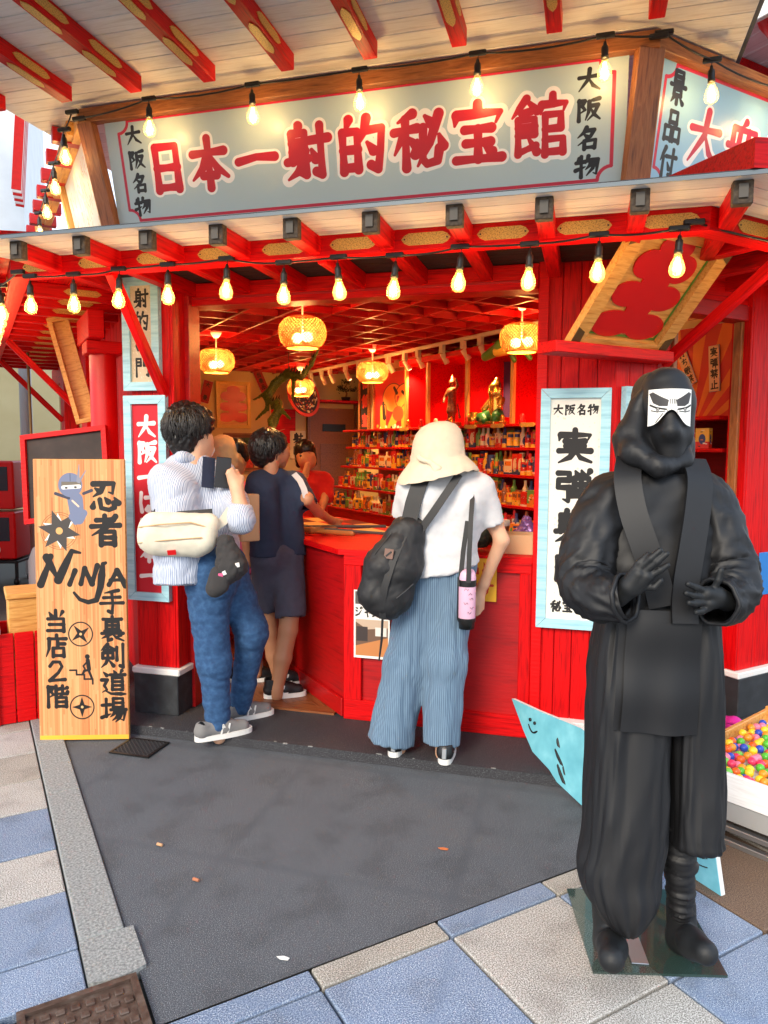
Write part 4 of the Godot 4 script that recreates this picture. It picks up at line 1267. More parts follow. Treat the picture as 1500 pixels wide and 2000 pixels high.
func build_room() -> void:
	# all in room coordinates: x going back, z to the shelf wall
	var f := Transform3D(Basis(Vector3(1, 0, 0), Vector3(0, 0, 1), Vector3(0, 1, 0)), Vector3.ZERO)
	var outline := [Vector2(1.66, -1.66), Vector2(-0.05, 0.05), Vector2(-0.05, 2.2), Vector2(6.5, 2.2), Vector2(6.5, -1.66)]
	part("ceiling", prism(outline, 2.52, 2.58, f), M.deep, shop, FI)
	var n := 0
	var wd := 0.14
	var B := -1.64
	while B < 1.5:
		var a0 := maxf(0.0, -B + 0.12)
		part("floor_board", boxm(Vector3(6.35 - a0, 0.02, wd - 0.003), 0.001), M.floor, shop, FI * at((6.35 + a0) * 0.5, 0.052, B + wd * 0.5))
		B += wd
	box("back_wall", FI * Vector3(6.40, 1.3, 0.25), Vector3(0.1, 2.5, 3.9), M.cream, shop, 0.0, FI.basis)
	box("side_wall", FI * Vector3(2.65, 1.3, 1.6), Vector3(5.4, 2.5, 0.1), M.cream, shop, 0.0, FI.basis)
	box("side_wall", FI * Vector3(5.9, 1.3, 2.12), Vector3(1.1, 2.5, 0.1), M.cream, shop, 0.0, FI.basis)
	box("wing_wall", FI * Vector3(4.1, 1.3, -1.625), Vector3(4.7, 2.44, 0.03), M.cream, shop, 0.0, FI.basis)
	box("skirting", FI * Vector3(6.34, 0.11, 0.25), Vector3(0.02, 0.1, 3.8), M.deep, shop, 0.003, FI.basis)
	# lattice under the ceiling
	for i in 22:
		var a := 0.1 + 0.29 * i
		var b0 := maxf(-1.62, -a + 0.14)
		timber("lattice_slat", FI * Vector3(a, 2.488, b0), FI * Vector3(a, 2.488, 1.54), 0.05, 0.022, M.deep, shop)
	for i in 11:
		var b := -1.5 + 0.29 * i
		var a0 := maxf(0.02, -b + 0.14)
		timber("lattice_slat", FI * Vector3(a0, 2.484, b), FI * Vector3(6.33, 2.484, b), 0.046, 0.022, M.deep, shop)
	# prize shelves
	var ys := [0.88, 1.10, 1.325, 1.535, 1.72]
	var fs := [0.84, 0.93, 1.03, 1.10, 1.06]
	for i in 5:
		part("shelf", boxm(Vector3(4.75, 0.022, 1.53 - fs[i]), 0.003), M.red2, shop, FI * at(2.42, ys[i] - 0.011, (1.53 + fs[i]) * 0.5))
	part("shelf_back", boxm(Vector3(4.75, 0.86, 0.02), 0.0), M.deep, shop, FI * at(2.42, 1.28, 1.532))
	part("shelf_front", boxm(Vector3(4.75, 0.80, 0.02), 0.002), M.red, shop, FI * at(2.42, 0.455, 0.87))
	# niches over the shelves
	part("niche_back", boxm(Vector3(2.4, 0.62, 0.02), 0.0), M.red, shop, FI * at(2.36, 2.035, 1.53))
	for a in [3.57, 3.18, 2.56, 1.95, 1.2]:
		part("niche_divider", boxm(Vector3(0.03, 0.6, 0.36), 0.003), M.red2, shop, FI * at(a, 2.02, 1.345))
		timber("niche_edge", FI * Vector3(a, 1.722, 1.15), FI * Vector3(a, 2.32, 1.15), 0.03, 0.036, M.natural, shop, FI.basis.z)
	part("niche_top", boxm(Vector3(2.5, 0.05, 0.42), 0.004), M.red, shop, FI * at(2.38, 2.35, 1.31))
	part("lintel", boxm(Vector3(5.3, 0.14, 0.03), 0.003), M.cream, shop, FI * at(2.7, 2.44, 1.53))
	for i in 7:
		var pl := [Vector2(-0.09, 0), Vector2(-0.07, 0.016), Vector2(0.07, 0.016), Vector2(0.09, 0), Vector2(0.07, -0.016), Vector2(-0.07, -0.016)]
		part("gold_plate", prism(pl, 0, 0.004), M.gold, shop, FI * Transform3D(Basis(Vector3(-1, 0, 0), Vector3.UP, Vector3(0, 0, -1)), Vector3(1.3 + 0.36 * i, 1.707, 1.058)))
	# door in the back wall
	var d := part("door", boxm(Vector3(0.03, 2.0, 0.66), 0.004), M.door, shop, FI * at(6.33, 1.05, 1.66))
	part("door_panel", boxm(Vector3(0.012, 0.10, 0.34), 0.003), M.iron, d, at(-0.02, 0.74, 0.02))
	part("door_panel", boxm(Vector3(0.012, 1.35, 0.42), 0.004), M.floor, d, at(-0.02, -0.15, 0.02))
	for e in [1.31, 2.01]:
		part("door_post", boxm(Vector3(0.05, 2.1, 0.04), 0.003), M.floor, shop, FI * at(6.325, 1.1, e))
	part("door_shelf", boxm(Vector3(0.3, 0.03, 0.75), 0.003), M.red2, shop, FI * at(6.2, 2.13, 1.68))
	# counter
	var c := thing("counter", "red panelled shop counter bent around the entrance", "counter")
	timber("panel", Vector3(-1.235, 0.50, -0.03), Vector3(-0.24, 0.50, -0.03), 0.88, 0.03, M.deep, c)
	timber("rail", Vector3(-1.235, 0.105, -0.005), Vector3(-0.24, 0.105, -0.005), 0.11, 0.03, M.red2, c)
	timber("rail", Vector3(-1.235, 0.93, -0.005), Vector3(-0.24, 0.93, -0.005), 0.06, 0.03, M.red2, c)
	for x in [-1.185, -0.27]:
		timber("stile", Vector3(x, 0.16, -0.005), Vector3(x, 0.90, -0.005), 0.03, 0.10 if x < -1 else 0.06, M.red2, c, Vector3.BACK)
	var e0 := Vector3(-1.24, 0, 0.0)
	var e1 := e0 + Vector3(-S2, 0, -S2) * 2.9
	var inn := Vector3(S2, 0, -S2)
	timber("panel", e0 + Vector3(0, 0.50, 0) + inn * 0.02, e1 + Vector3(0, 0.50, 0) + inn * 0.02, 0.9, 0.03, M.deep, c)
	timber("skirting", e0 + Vector3(0, 0.11, 0) - inn * 0.004, e1 + Vector3(0, 0.11, 0) - inn * 0.004, 0.1, 0.015, M.deep, c)
	var tp := begin()
	add_prism(tp, [Vector2(-1.265, 0.012), Vector2(-0.238, 0.012), Vector2(-0.238, -0.5), Vector2(-1.0, -0.5), Vector2(e1.x + 0.42, e1.z - 0.42), Vector2(e1.x - 0.02, e1.z + 0.0)], 0.955, 0.985, f)
	part("counter_top", tp.commit(), M.red, c)
	for i in 3:
		part("floor_board", boxm(Vector3(0.9, 0.016, 0.12), 0.001), M.floor, shop, at(-1.75, 0.053, -0.08 - 0.123 * i))

# ---------------------------------------------------------------- signs on the building
# a point on the leaning sign band: side 0 front, 1 right wing, -1 left wing ; k = 0..1 along its length, y height
func band(side: int, s: float, y: float, out := 0.0) -> Vector3:
	var o := 0.2 + 0.225 * (y - 2.686)
	var oo := o + out
	if side == 0: return Vector3(s, y - out * 0.22, oo)
	var c := Vector3(0.167 + 0.4142 * (o - 0.2), 0, o) if side == 1 else Vector3(-2.488 - 0.4142 * (o - 0.2), 0, o)
	var d := Vector3(S2, 0, -S2) if side == 1 else Vector3(-S2, 0, -S2)
	var n := Vector3(S2, 0, S2) if side == 1 else Vector3(-S2, 0, S2)
	return c + d * s + n * out + Vector3(0, y - out * 0.22, 0)

func band_panel(side: int, s0: float, s1: float, y0: float, y1: float, mat: Material, parent: Node, called: String) -> void:
	var st := begin()
	var n: Vector3 = [Vector3(-S2, 0, S2), Vector3.BACK, Vector3(S2, 0, S2)][side + 1]
	var uv := [Vector2(0, 1), Vector2(1, 1), Vector2(1, 0), Vector2(0, 0)]
	face(st, [band(side, s0, y0), band(side, s1, y0), band(side, s1, y1), band(side, s0, y1)], n, uv)
	face(st, [band(side, s0, y0, -0.02), band(side, s1, y0, -0.02), band(side, s1, y1, -0.02), band(side, s0, y1, -0.02)], -n, uv)
	part(called, st.commit(), mat, parent)

func emblem(parent: Node, mat: Material, s: float, xf: Transform3D) -> void:
	# three stacked pairs of round lobes, the good-fortune lobed character
	var poly := PackedVector2Array()
	var first := true
	var lobes := [[0.0, 0.02, 0.17, 0.46], [0.0, 0.42, 0.2, 0.12], [0.2, 0.24, 0.17, 0.135], [-0.2, 0.24, 0.17, 0.135], [0.22, -0.05, 0.2, 0.125], [-0.22, -0.05, 0.2, 0.125], [0.21, -0.35, 0.24, 0.135], [-0.21, -0.35, 0.24, 0.135]]
	for e in lobes:
		var pg := PackedVector2Array()
		for i in 22:
			pg.append(Vector2(e[0] + e[2] * cos(TAU * (i + 0.37) / 22), e[1] + e[3] * sin(TAU * (i + 0.37) / 22)) * s)
		if first:
			poly = pg
			first = false
		else:
			var best := poly
			var area := 0.0
			for r in Geometry2D.merge_polygons(poly, pg):
				if not Geometry2D.is_polygon_clockwise(r):
					var bb := Rect2(r[0], Vector2.ZERO)
					for v in r: bb = bb.expand(v)
					if bb.get_area() > area:
						area = bb.get_area()
						best = r
			poly = best
	var pts := []
	for p in poly: pts.append(p)
	part("emblem", prism(pts, 0, 0.006), mat, parent, xf)

func framed_sign(called: String, label: String, img: Image, w: float, h: float, bar: float, xf: Transform3D, fmat: Material, body: Material, cat := "sign") -> Node3D:
	var t := thing(called, label, cat)
	t.transform = xf
	board("panel", w, h, 0.016, body, print_mat(called + " print", img, 0.6), t, at(0, 0, 0.008), "lettering")
	frame_bars(t, w - 0.004, h - 0.004, bar, 0.032, fmat, at(0, 0, 0))
	return t

func build_signs() -> void:
	var t := thing("shop_sign", "long grey blue sign board with red brush characters above the shop front", "sign")
	var main_print := print_mat("main sign print", sign_main(), 0.34)
	band_panel(0, -2.43, 0.13, 2.66, 3.20, main_print, t, "panel")
	band_panel(0, -2.46, 0.15, 2.50, 2.658, M.flash, t, "lower_panel")
	timber("frame_top", band(0, -2.55, 3.215, 0.008), band(0, 0.25, 3.215, 0.008), 0.07, 0.05, M.brown, t)
	var r := thing("shop_sign", "pale blue sign board with red characters on the angled right side of the shop", "sign")
	band_panel(1, 0.06, 1.40, 2.66, 3.20, print_mat("right sign print", sign_right(), 0.34), r, "panel")
	band_panel(1, 0.06, 1.40, 2.50, 2.658, M.flash, r, "lower_panel")
	timber("frame_top", band(1, 0.0, 3.215, 0.008), band(1, 1.9, 3.215, 0.008), 0.07, 0.05, M.brown, r)
	timber("corner_post", (band(0, 0.1668, 2.55, 0.012) + band(1, 0, 2.55, 0.012)) * 0.5, (band(0, 0.2, 3.19, 0.012) + band(1, 0, 3.19, 0.012)) * 0.5, 0.05, 0.115, M.brown, t, Vector3(0.38, 0, 0.92))
	var l := thing("flame_board", "cream board with faint flame pattern on the angled left side above the eave", "sign")
	band_panel(-1, 0.06, 1.0, 2.66, 3.20, print_mat("flame print", sign_flames(), 0.5), l, "panel")
	band_panel(-1, 0.06, 1.0, 2.5, 2.658, M.flash, l, "lower_panel")
	timber("frame_top", band(-1, 0.02, 3.215, 0.008), band(-1, 2.6, 3.215, 0.008), 0.07, 0.05, M.natural, l)
	timber("corner_post", band(0, -2.45, 2.5, 0.012), band(0, -2.525, 3.19, 0.012), 0.05, 0.09, M.brown, t, Vector3(-0.1, 0, 0.99))
	timber("corner_post", band(-1, 0.045, 2.5, 0.01), band(-1, 0.045, 3.19, 0.01), 0.04, 0.07, M.natural, l, Vector3(-S2, 0, S2))
	timber("frame_post", band(-1, 1.05, 2.5, 0.01), band(-1, 1.05, 3.19, 0.01), 0.04, 0.07, M.natural, l, Vector3(-S2, 0, S2))

	var paper_body := flat_mat("paper board", rgb(214, 204, 184), 0.8)
	framed_sign("hanging_sign", "vertical aged paper sign in pale blue frame on the upper left pillar", sign_gate(), 0.135, 0.51, 0.045, Transform3D(Basis(), Vector3(-2.300, 2.125, 0.202)), M.blue, paper_body)
	framed_sign("hanging_sign", "tall red sign with white characters in pale blue frame on the left pillar", sign_red(), 0.17, 1.03, 0.045, Transform3D(Basis(), Vector3(-2.287, 1.243, 0.202)), M.blue, M.red)
	framed_sign("hanging_sign", "tall white sign with thick black characters in pale blue frame behind the mannequin", sign_white(), 0.24, 1.09, 0.046, Transform3D(Basis(), Vector3(-0.051, 1.23, 0.004)), M.blue, M.white)
	framed_sign("hanging_sign", "pale blue framed sign on the angled wall mostly hidden by the mannequin", sign_gate(), 0.17, 0.9, 0.04, FR * at(0.16, 1.34, 0.004), M.blue, paper_body)

	# lobed emblem plaque over the corner, leaning out on a red ledge
	var b := Basis(Vector3(S2, 0, -S2), Vector3.UP, Vector3(S2, 0, S2))
	var pq_ := thing("emblem_plaque", "leaning golden wood plaque with red lobed emblem under the right eave corner", "plaque", Vector3(0.065, 2.0, 0.065))
	var tilt := Transform3D(b * Basis(Vector3.RIGHT, deg_to_rad(42)), b * Vector3(0, 0, 0.05))
	var hgt := 0.50
	part("panel", boxm(Vector3(0.48, hgt, 0.02), 0.003), M.natural, pq_, tilt * at(0, hgt * 0.5 + 0.05, 0))
	frame_bars(pq_, 0.46, hgt - 0.02, 0.075, 0.035, M.natural, tilt * at(0, hgt * 0.5 + 0.05, 0.008))
	var green := flat_mat("green paint", rgb(86, 132, 40), 0.6)
	frame_bars(pq_, 0.43, hgt - 0.05, 0.008, 0.004, green, tilt * at(0, hgt * 0.5 + 0.05, 0.011), "green_line")
	emblem(pq_, M.red_gloss, 0.49, tilt * at(0, hgt * 0.5 + 0.05, 0.012))
	for sx in [-1.0, 1.0]:
		for sy in [-1.0, 1.0]:
			var pts := [Vector2(0, 0), Vector2(-0.12 * sx, 0), Vector2(-0.10 * sx, 0.035 * -sy), Vector2(-0.05 * sx, 0.045 * -sy), Vector2(-0.045 * sx, 0.10 * -sy), Vector2(0, 0.12 * -sy)]
			part("corner_fitting", prism(pts, 0, 0.003), M.old_brass, pq_, tilt * at(sx * 0.303, hgt * 0.5 + 0.05 + sy * (hgt * 0.5 + 0.062), 0.0435))
	timber("ledge", b * Vector3(-0.40, -0.03, 0.06), b * Vector3(0.35, -0.03, 0.06), 0.05, 0.12, M.red2, pq_)

	# ninja board standing on the ground
	var nb := thing("ninja_signboard", "tall laminated wood sign board with ninja drawing standing at the left pillar", "sign", Vector3(-2.475, 0.005, 0.535), atan2(0.333, 1.0))
	board("panel", 0.455, 1.455, 0.022, M.natural, print_mat("ninja board print", sign_ninja(), 0.4), nb, Transform3D(Basis(Vector3.RIGHT, deg_to_rad(-1.5)), Vector3(0, 0.73, 0)), "drawing")
	part("stand", boxm(Vector3(0.04, 1.1, 0.03), 0.003), M.natural, nb, turned(Vector3(0, 0.55, -0.11), Vector3(9, 0, 0)))

	# posters on the counter
	var pm := Pic.new(160, 280, rgb(236, 234, 230))
	pm.rect(6, 6, 148, 52, rgb(90, 84, 80))
	row_text(pm, "ジャング", 4, 66, Vector2(36, 44), 2, 3.0, rgb(20, 20, 20))
	pm.rect(8, 120, 144, 150, rgb(112, 84, 66))
	pm.poly([Vector2(8, 230), Vector2(152, 190), Vector2(152, 270), Vector2(8, 270)], rgb(196, 128, 74))
	pm.poly([Vector2(8, 120), Vector2(152, 120), Vector2(152, 150), Vector2(60, 160), Vector2(8, 130)], rgb(196, 172, 150))
	pm.rect(96, 150, 50, 36, rgb(226, 220, 212))
	pm.rect(12, 150, 50, 60, rgb(60, 50, 48))
	var p1 := thing("poster", "white poster with a corridor photo stuck to the counter front", "poster", Vector3(-1.075, 0.585, 0.0125))
	part("sheet", quad(Vector3(-0.1, -0.185, 0), Vector3(0.1, -0.185, 0), Vector3(0.1, 0.185, 0), Vector3(-0.1, 0.185, 0), Vector3.BACK), print_mat("corridor poster", pm.image()), p1)
	var py := Pic.new(240, 200, rgb(236, 176, 40))
	row_text(py, "景品と", 20, 14, Vector2(66, 60), 4, 5.0, rgb(196, 60, 20))
	row_text(py, "付ます", 20, 110, Vector2(66, 64), 4, 5.5, rgb(196, 40, 20))
	var p2 := thing("poster", "yellow poster with red characters stuck to the counter front", "poster", Vector3(-0.545, 0.86, 0.0125))
	part("sheet", quad(Vector3(-0.13, -0.11, 0), Vector3(0.13, -0.11, 0), Vector3(0.13, 0.11, 0), Vector3(-0.13, 0.11, 0), Vector3.BACK), print_mat("yellow poster", py.image()), p2)

# ---------------------------------------------------------------- string lights
var bulb_meshes := {}
func bulb(p: Vector3, label: String, group: String, energy: float, tilt := 0.0) -> void:
	if bulb_meshes.is_empty():
		bulb_meshes.glass = lathe([[0.012, 0.0], [0.0135, -0.012], [0.017, -0.024], [0.0255, -0.042], [0.0295, -0.058], [0.0285, -0.072], [0.022, -0.084], [0.011, -0.0905], [0.0005, -0.092]], 16)
		bulb_meshes.socket = lathe([[0.0005, 0.062], [0.006, 0.061], [0.008, 0.048], [0.0135, 0.042], [0.0145, 0.03], [0.0135, 0.012], [0.0155, 0.009], [0.0155, -0.004], [0.0005, -0.004]], 12)
		var f := begin()
		for i in 4:
			var a := TAU * i / 4 + 0.4
			add_tube(f, [Vector3(cos(a) * 0.005, -0.018, sin(a) * 0.005), Vector3(cos(a) * 0.0095, -0.045, sin(a) * 0.0095), Vector3(cos(a) * 0.006, -0.07, sin(a) * 0.006)], [0.0022], 6)
		bulb_meshes.fil = f.commit()
		bulb_meshes.hook = tube([Vector3(0, 0.06, 0), Vector3(0.002, 0.075, 0.002), Vector3(0, 0.088, 0)], [0.0018], 5)
		bulb_meshes.clip = boxm(Vector3(0.07, 0.018, 0.018), 0.004)
	var t := thing("light_bulb", label, "light bulb", p, 0.0, group)
	t.rotation = Vector3(tilt * 0.5, 0, tilt)
	part("glass", bulb_meshes.glass, M.bulb_glass, t)
	part("filament", bulb_meshes.fil, M.filament, t)
	part("socket", bulb_meshes.socket, M.iron, t)
	part("hook", bulb_meshes.hook, M.iron, t)
	var o := OmniLight3D.new()
	o.name = "bulb_light"
	o.position = Vector3(0, -0.05, 0)
	o.light_color = rgb(255, 205, 130)
	o.light_energy = energy
	o.light_size = 0.02
	o.omni_range = 8.0
	o.omni_attenuation = 2.0
	o.shadow_enabled = true
	t.add_child(o, true)

func cable(label: String, pts: Array, sag: float) -> void:
	var path := []
	for i in pts.size() - 1:
		for k in 6:
			var u := k / 6.0
			path.append(pts[i].lerp(pts[i + 1], u) - Vector3(0, sag * 4.0 * u * (1.0 - u) * (0.6 + 0.4 * sin(i * 2.1)), 0))
	path.append(pts[-1])
	var t := thing("light_cable", label, "cable", pts[0])
	var rel := []
	for q in path: rel.append(q - pts[0])
	part("wire", tube(rel, [0.0042], 6), M.iron, t)
	for q in pts:
		part("clip", boxm(Vector3(0.075, 0.02, 0.02), 0.004), M.iron, t, at(q.x - pts[0].x, q.y - pts[0].y, q.z - pts[0].z))

const BULB := 0.019

func build_lights() -> void:
	var xs := [-2.548, -2.308, -2.066, -1.814, -1.526, -1.258, -1.012, -0.771, -0.503, -0.231, 0.026, 0.309]
	var ord := ["first", "second", "third", "fourth", "fifth", "sixth", "seventh", "eighth", "ninth", "tenth", "eleventh", "twelfth"]
	var ys := [2.24, 2.235, 2.245, 2.25, 2.258, 2.225, 2.232, 2.224, 2.24, 2.232, 2.25, 2.252]
	var pts := []
	for i in 12:
		bulb(Vector3(xs[i], ys[i], 0.74), "lit clear bulb under the lower eave, %s from the left on the front string" % ord[i], "string bulbs under the lower eave", BULB, rng.randf_range(-0.07, 0.07))
		pts.append(Vector3(xs[i], ys[i] + 0.086, 0.74))
	cable("black light cable sagging along the lower front eave beam", pts, 0.012)
	pts = [Vector3(0.36, 2.358, 0.735)]
	for i in 4:
		var p := FR * Vector3(0.12 + 0.27 * i, 2.245, 0.74)
		bulb(p, "lit clear bulb on the right wing eave string, %s from the corner" % ord[i], "string bulbs under the lower eave", BULB, 0.05)
		pts.append(p + Vector3(0, 0.086, 0))
	cable("black light cable along the right wing eave beam", pts, 0.01)
	pts = [Vector3(-2.62, 2.35, 0.735)]
	for i in 8:
		var p := FL * Vector3(0.12 - 0.27 * i, 2.24, 0.74)
		bulb(p, "lit clear bulb on the receding left wing eave string, %s from the corner" % ord[i], "string bulbs under the lower eave", BULB, 0.04)
		pts.append(p + Vector3(0, 0.086, 0))
	cable("black light cable along the left wing eave beam", pts, 0.01)
	var ux := [-2.08, -1.535, -1.015, -0.49, 0.03]
	pts = [band(0, -2.53, 3.2, 0.06)]
	for i in 5:
		var p := Vector3(ux[i], 3.115, 0.445)
		bulb(p, "lit clear bulb hanging before the long sign, %s from the left" % ord[i], "string bulbs over the sign boards", BULB, rng.randf_range(-0.05, 0.05))
		pts.append(p + Vector3(0, 0.086, 0))
	pts.append(band(0, 0.24, 3.22, 0.05))
	cable("black light cable sagging along the top frame of the long sign", pts, 0.018)
	pts = [band(1, 0.0, 3.235, 0.06)]
	for i in 2:
		var p := band(1, 0.24 + 0.5 * i, 3.105, 0.13)
		bulb(p, "lit clear bulb before the right wing sign, %s from the corner" % ord[i], "string bulbs over the sign boards", BULB, 0.04)
		pts.append(p + Vector3(0, 0.086, 0))
	cable("black light cable along the top of the right wing sign", pts, 0.018)
	pts = [band(-1, -0.02, 3.235, 0.06)]
	for i in 4:
		var p := band(-1, 0.05 + 0.52 * i, 3.10, 0.12)
		bulb(p, "lit clear bulb before the flame board side, %s from the corner" % ord[i], "string bulbs over the sign boards", BULB, 0.04)
		pts.append(p + Vector3(0, 0.086, 0))
	cable("black light cable along the top of the flame board side", pts, 0.018)

# ---------------------------------------------------------------- things on the street side
func build_street_things() -> void:
	# drain grate in the asphalt
	var g := thing("drain_grate", "small black diamond mesh drain grate set in the asphalt", "grate", Vector3(-2.137, 0.004, 0.566))
	frame_bars(g, 0.2, 0.17, 0.012, 0.006, M.iron, Transform3D(Basis(Vector3.RIGHT, -PI / 2), Vector3.ZERO))
	part("pan", boxm(Vector3(0.2, 0.003, 0.17), 0.0), M.iron, g, at(0, 0.0005, 0))
	var bars := begin()
	for sg in [-1.0, 1.0]:
		for i in range(-9, 10):
			var c := i * 0.024
			var a := Vector2(maxf(-0.1, c - 0.085), 0)
			var x0 := maxf(-0.098, c - 0.083)
			var x1 := minf(0.098, c + 0.083)
			if x1 - x0 < 0.01: continue
			add_box(bars, Vector3((x0 + x1) * 0.5, 0.004, sg * ((x0 + x1) * 0.5 - c)), Vector3((x1 - x0) * 1.414, 0.004, 0.004), 0.001, Basis(Vector3.UP, -sg * PI / 4))
	part("mesh", bars.commit(), M.steel_dark, g)
	# iron cover in the pavement
	var cv := thing("iron_cover", "rusty brown iron access cover with raised pattern at the kerb end", "cover", pq(1.055, -3.392, 0.002))
	cv.rotation.y = PI / 4
	part("plate", boxm(Vector3(0.31, 0.012, 0.42), 0.003), M.iron_cover, cv, at(0, 0, 0))
	frame_bars(cv, 0.27, 0.38, 0.02, 0.01, M.iron_cover, Transform3D(Basis(Vector3.RIGHT, -PI / 2), Vector3(0, 0.006, 0)))
	for i in 7:
		for j in 9:
			part("stud", boxm(Vector3(0.024, 0.008, 0.02), 0.003), M.iron_cover, cv, at(-0.115 + 0.0375 * i + (0.02 if j % 2 else 0.0) - 0.01, 0.008, -0.16 + 0.04 * j))
	# litter
	var lt := [[-1.53, 1.335, "pale brown cigarette stub", rgb(196, 150, 110)], [-1.28, 1.50, "reddish cigarette stub", rgb(170, 110, 80)], [-0.83, 1.78, "white scrap of paper", rgb(230, 228, 222)], [-0.48, 1.06, "orange dry leaf", rgb(200, 110, 60)], [-0.52, 2.02, "small red petal", rgb(170, 40, 40)]]
	for e in lt:
		var st := begin()
		if e[2].contains("stub"): add_tube(st, [Vector3(-0.012, 0.006, 0), Vector3(0.012, 0.006, 0.004)], [0.006, 0.0055], 7)
		else: add_prism(st, [Vector2(-0.02, 0), Vector2(-0.006, 0.008), Vector2(0.018, 0.006), Vector2(0.02, -0.004), Vector2(0, -0.008)], 0.0, 0.002, Transform3D(Basis(Vector3(1, 0, 0), Vector3(0, 0, 1), Vector3(0, 1, 0)), Vector3(0, 0.002, 0)))
		var o := part("litter", st.commit(), flat_mat("litter", e[3], 0.8), self, at(e[0], 0.002, e[1]))
		tag(o, e[2] + " lying on the ground in front of the shop", "litter")

	# round red column with its cap and beam end, behind the ninja board
	var c := thing("round_column", "glossy red round column with square cap behind the ninja board", "column", Vector3(-2.89, 0.0, -0.25))
	part("shaft", lathe([[0.092, 0.0], [0.092, 0.1], [0.082, 0.12], [0.08, 1.2], [0.079, 2.09], [0.0, 2.09]], 28), M.red_gloss, c)
	part("cap", boxm(Vector3(0.21, 0.075, 0.21), 0.004), M.red, c, turned(Vector3(0, 2.125, 0), Vector3(0, 45, 0)))
	part("beam_end", boxm(Vector3(0.09, 0.16, 0.5), 0.004), M.red, c, turned(Vector3(-0.07, 2.245, 0.02), Vector3(0, 45, 0)))
	part("beam_face", boxm(Vector3(0.07, 0.15, 0.02), 0.002), M.iron, c, turned(Vector3(0.06, 2.245, 0.115), Vector3(0, 15, 0)))
	# blackboard
	var bb := thing("blackboard", "dark brown menu board in a red frame leaning behind the ninja board", "board", Vector3(-3.04, 0.0, -0.08), 0.16)
	part("panel", boxm(Vector3(0.5, 0.5, 0.02), 0.002), M.slate, bb, turned(Vector3(0, 1.35, 0), Vector3(-10, 0, 7)))
	frame_bars(bb, 0.49, 0.49, 0.03, 0.035, M.red2, turned(Vector3(0, 1.35, -0.005), Vector3(-10, 0, 7)))
	for e in [0.0, 0.2]: part("leg", boxm(Vector3(0.035, 1.15, 0.035), 0.003), M.red2, bb, turned(Vector3(e + 0.04, 0.575, 0.03), Vector3(-6, 0, 0)))
	# shallow wood tray frame hung edge-on from the eave
	var wf := thing("wooden_frame_sign", "narrow honey wood frame box hanging at a slant beside the red column", "sign", Vector3(-3.28, 2.025, -0.46), 0.55)
	var tl := Transform3D(Basis.from_euler(Vector3(0, 0, deg_to_rad(13.5))), Vector3.ZERO)
	part("panel", boxm(Vector3(0.08, 0.66, 0.015), 0.002), M.natural, wf, tl * at(0, 0, -0.03))
	frame_bars(wf, 0.075, 0.64, 0.028, 0.06, M.natural, tl * at(0, 0, -0.03))
	# red planter with timber box
	var rb := thing("red_crate", "red painted plank crate behind the ninja board", "crate", Vector3(-3.02, 0, 0.28), PI / 4)
	for i in 4:
		part("plank", boxm(Vector3(0.095, 0.5, 0.02), 0.003), M.red if i % 2 else M.red2, rb, at(-0.15 + 0.1 * i, 0.26, 0.16))
		part("plank", boxm(Vector3(0.02, 0.5, 0.085), 0.003), M.red2 if i % 2 else M.red, rb, at(-0.19, 0.26, -0.13 + 0.09 * i))
		part("plank", boxm(Vector3(0.02, 0.5, 0.085), 0.003), M.red, rb, at(0.19, 0.26, -0.13 + 0.09 * i))
		part("plank", boxm(Vector3(0.095, 0.5, 0.02), 0.003), M.red2, rb, at(-0.15 + 0.1 * i, 0.26, -0.18))
	part("rim", boxm(Vector3(0.05, 0.03, 0.40), 0.004), M.pale, rb, at(-0.19, 0.53, 0))
	part("bottom", boxm(Vector3(0.36, 0.02, 0.32), 0.0), M.red, rb, at(0, 0.06, 0))
	var wb := thing("wooden_box", "yellow wood box sitting in the red crate", "box", Vector3(-3.01, 0.07, 0.27), PI / 4)
	part("body", boxm(Vector3(0.27, 0.62, 0.26), 0.004), M.natural, wb, at(0, 0.31, 0))
	part("lid", boxm(Vector3(0.29, 0.03, 0.28), 0.004), M.natural, wb, at(0, 0.636, 0))

	# teal leaf-shaped board behind the mannequin
	var tb := thing("teal_board", "leaf shaped teal board with painted smiling faces behind the mannequin", "board", Vector3(0.493, 0.006, 1.09))
	var along := Vector3(-0.66, 0, -0.75).normalized()
	var nn := along.cross(Vector3.UP) * -1.0
	var bs := Basis(-along, Vector3.UP, along.cross(Vector3.UP) * -1.0)
	bs.z = bs.x.cross(bs.y)
	tb.basis = bs * Basis(Vector3.RIGHT, deg_to_rad(-8))
	var outl := [Vector2(0, 0), Vector2(-0.054, 0.152), Vector2(-0.4, 0.25), Vector2(-0.77, 0.312), Vector2(-1.067, 0.292), Vector2(-1.269, 0.285), Vector2(-1.15, 0.17), Vector2(-1.061, 0.096), Vector2(-0.93, 0.062), Vector2(-0.87, 0.03), Vector2(-0.7, 0.0)]
	part("panel", prism(outl, -0.02, 0.0), M.white, tb)
	part("painted_face", prism(outl, 0.0005, 0.003), M.teal, tb)
	for e in [[-1.105, 0.235, 0.008, 0.015], [-1.07, 0.23, 0.008, 0.014]]:
		part("painted_eye", lathe([[0.0, 0.0035], [e[2], 0.0033], [e[2], 0.0]], 10), M.iron, tb, Transform3D(Basis(Vector3(1, 0, 0), Vector3(0, 0, e[3] / e[2]), Vector3(0, 1, 0)), Vector3(e[0], e[1], 0.003)))
	var smile := []
	for i in 9: smile.append(Vector3(-1.115 + 0.07 * i / 8.0, 0.21 - 0.022 * sin(PI * i / 8.0) - 0.01 * i / 8.0, 0.004))
	part("painted_smile", tube(smile, [0.003, 0.004, 0.004, 0.004, 0.004, 0.004, 0.005, 0.005, 0.003], 6), M.iron, tb)
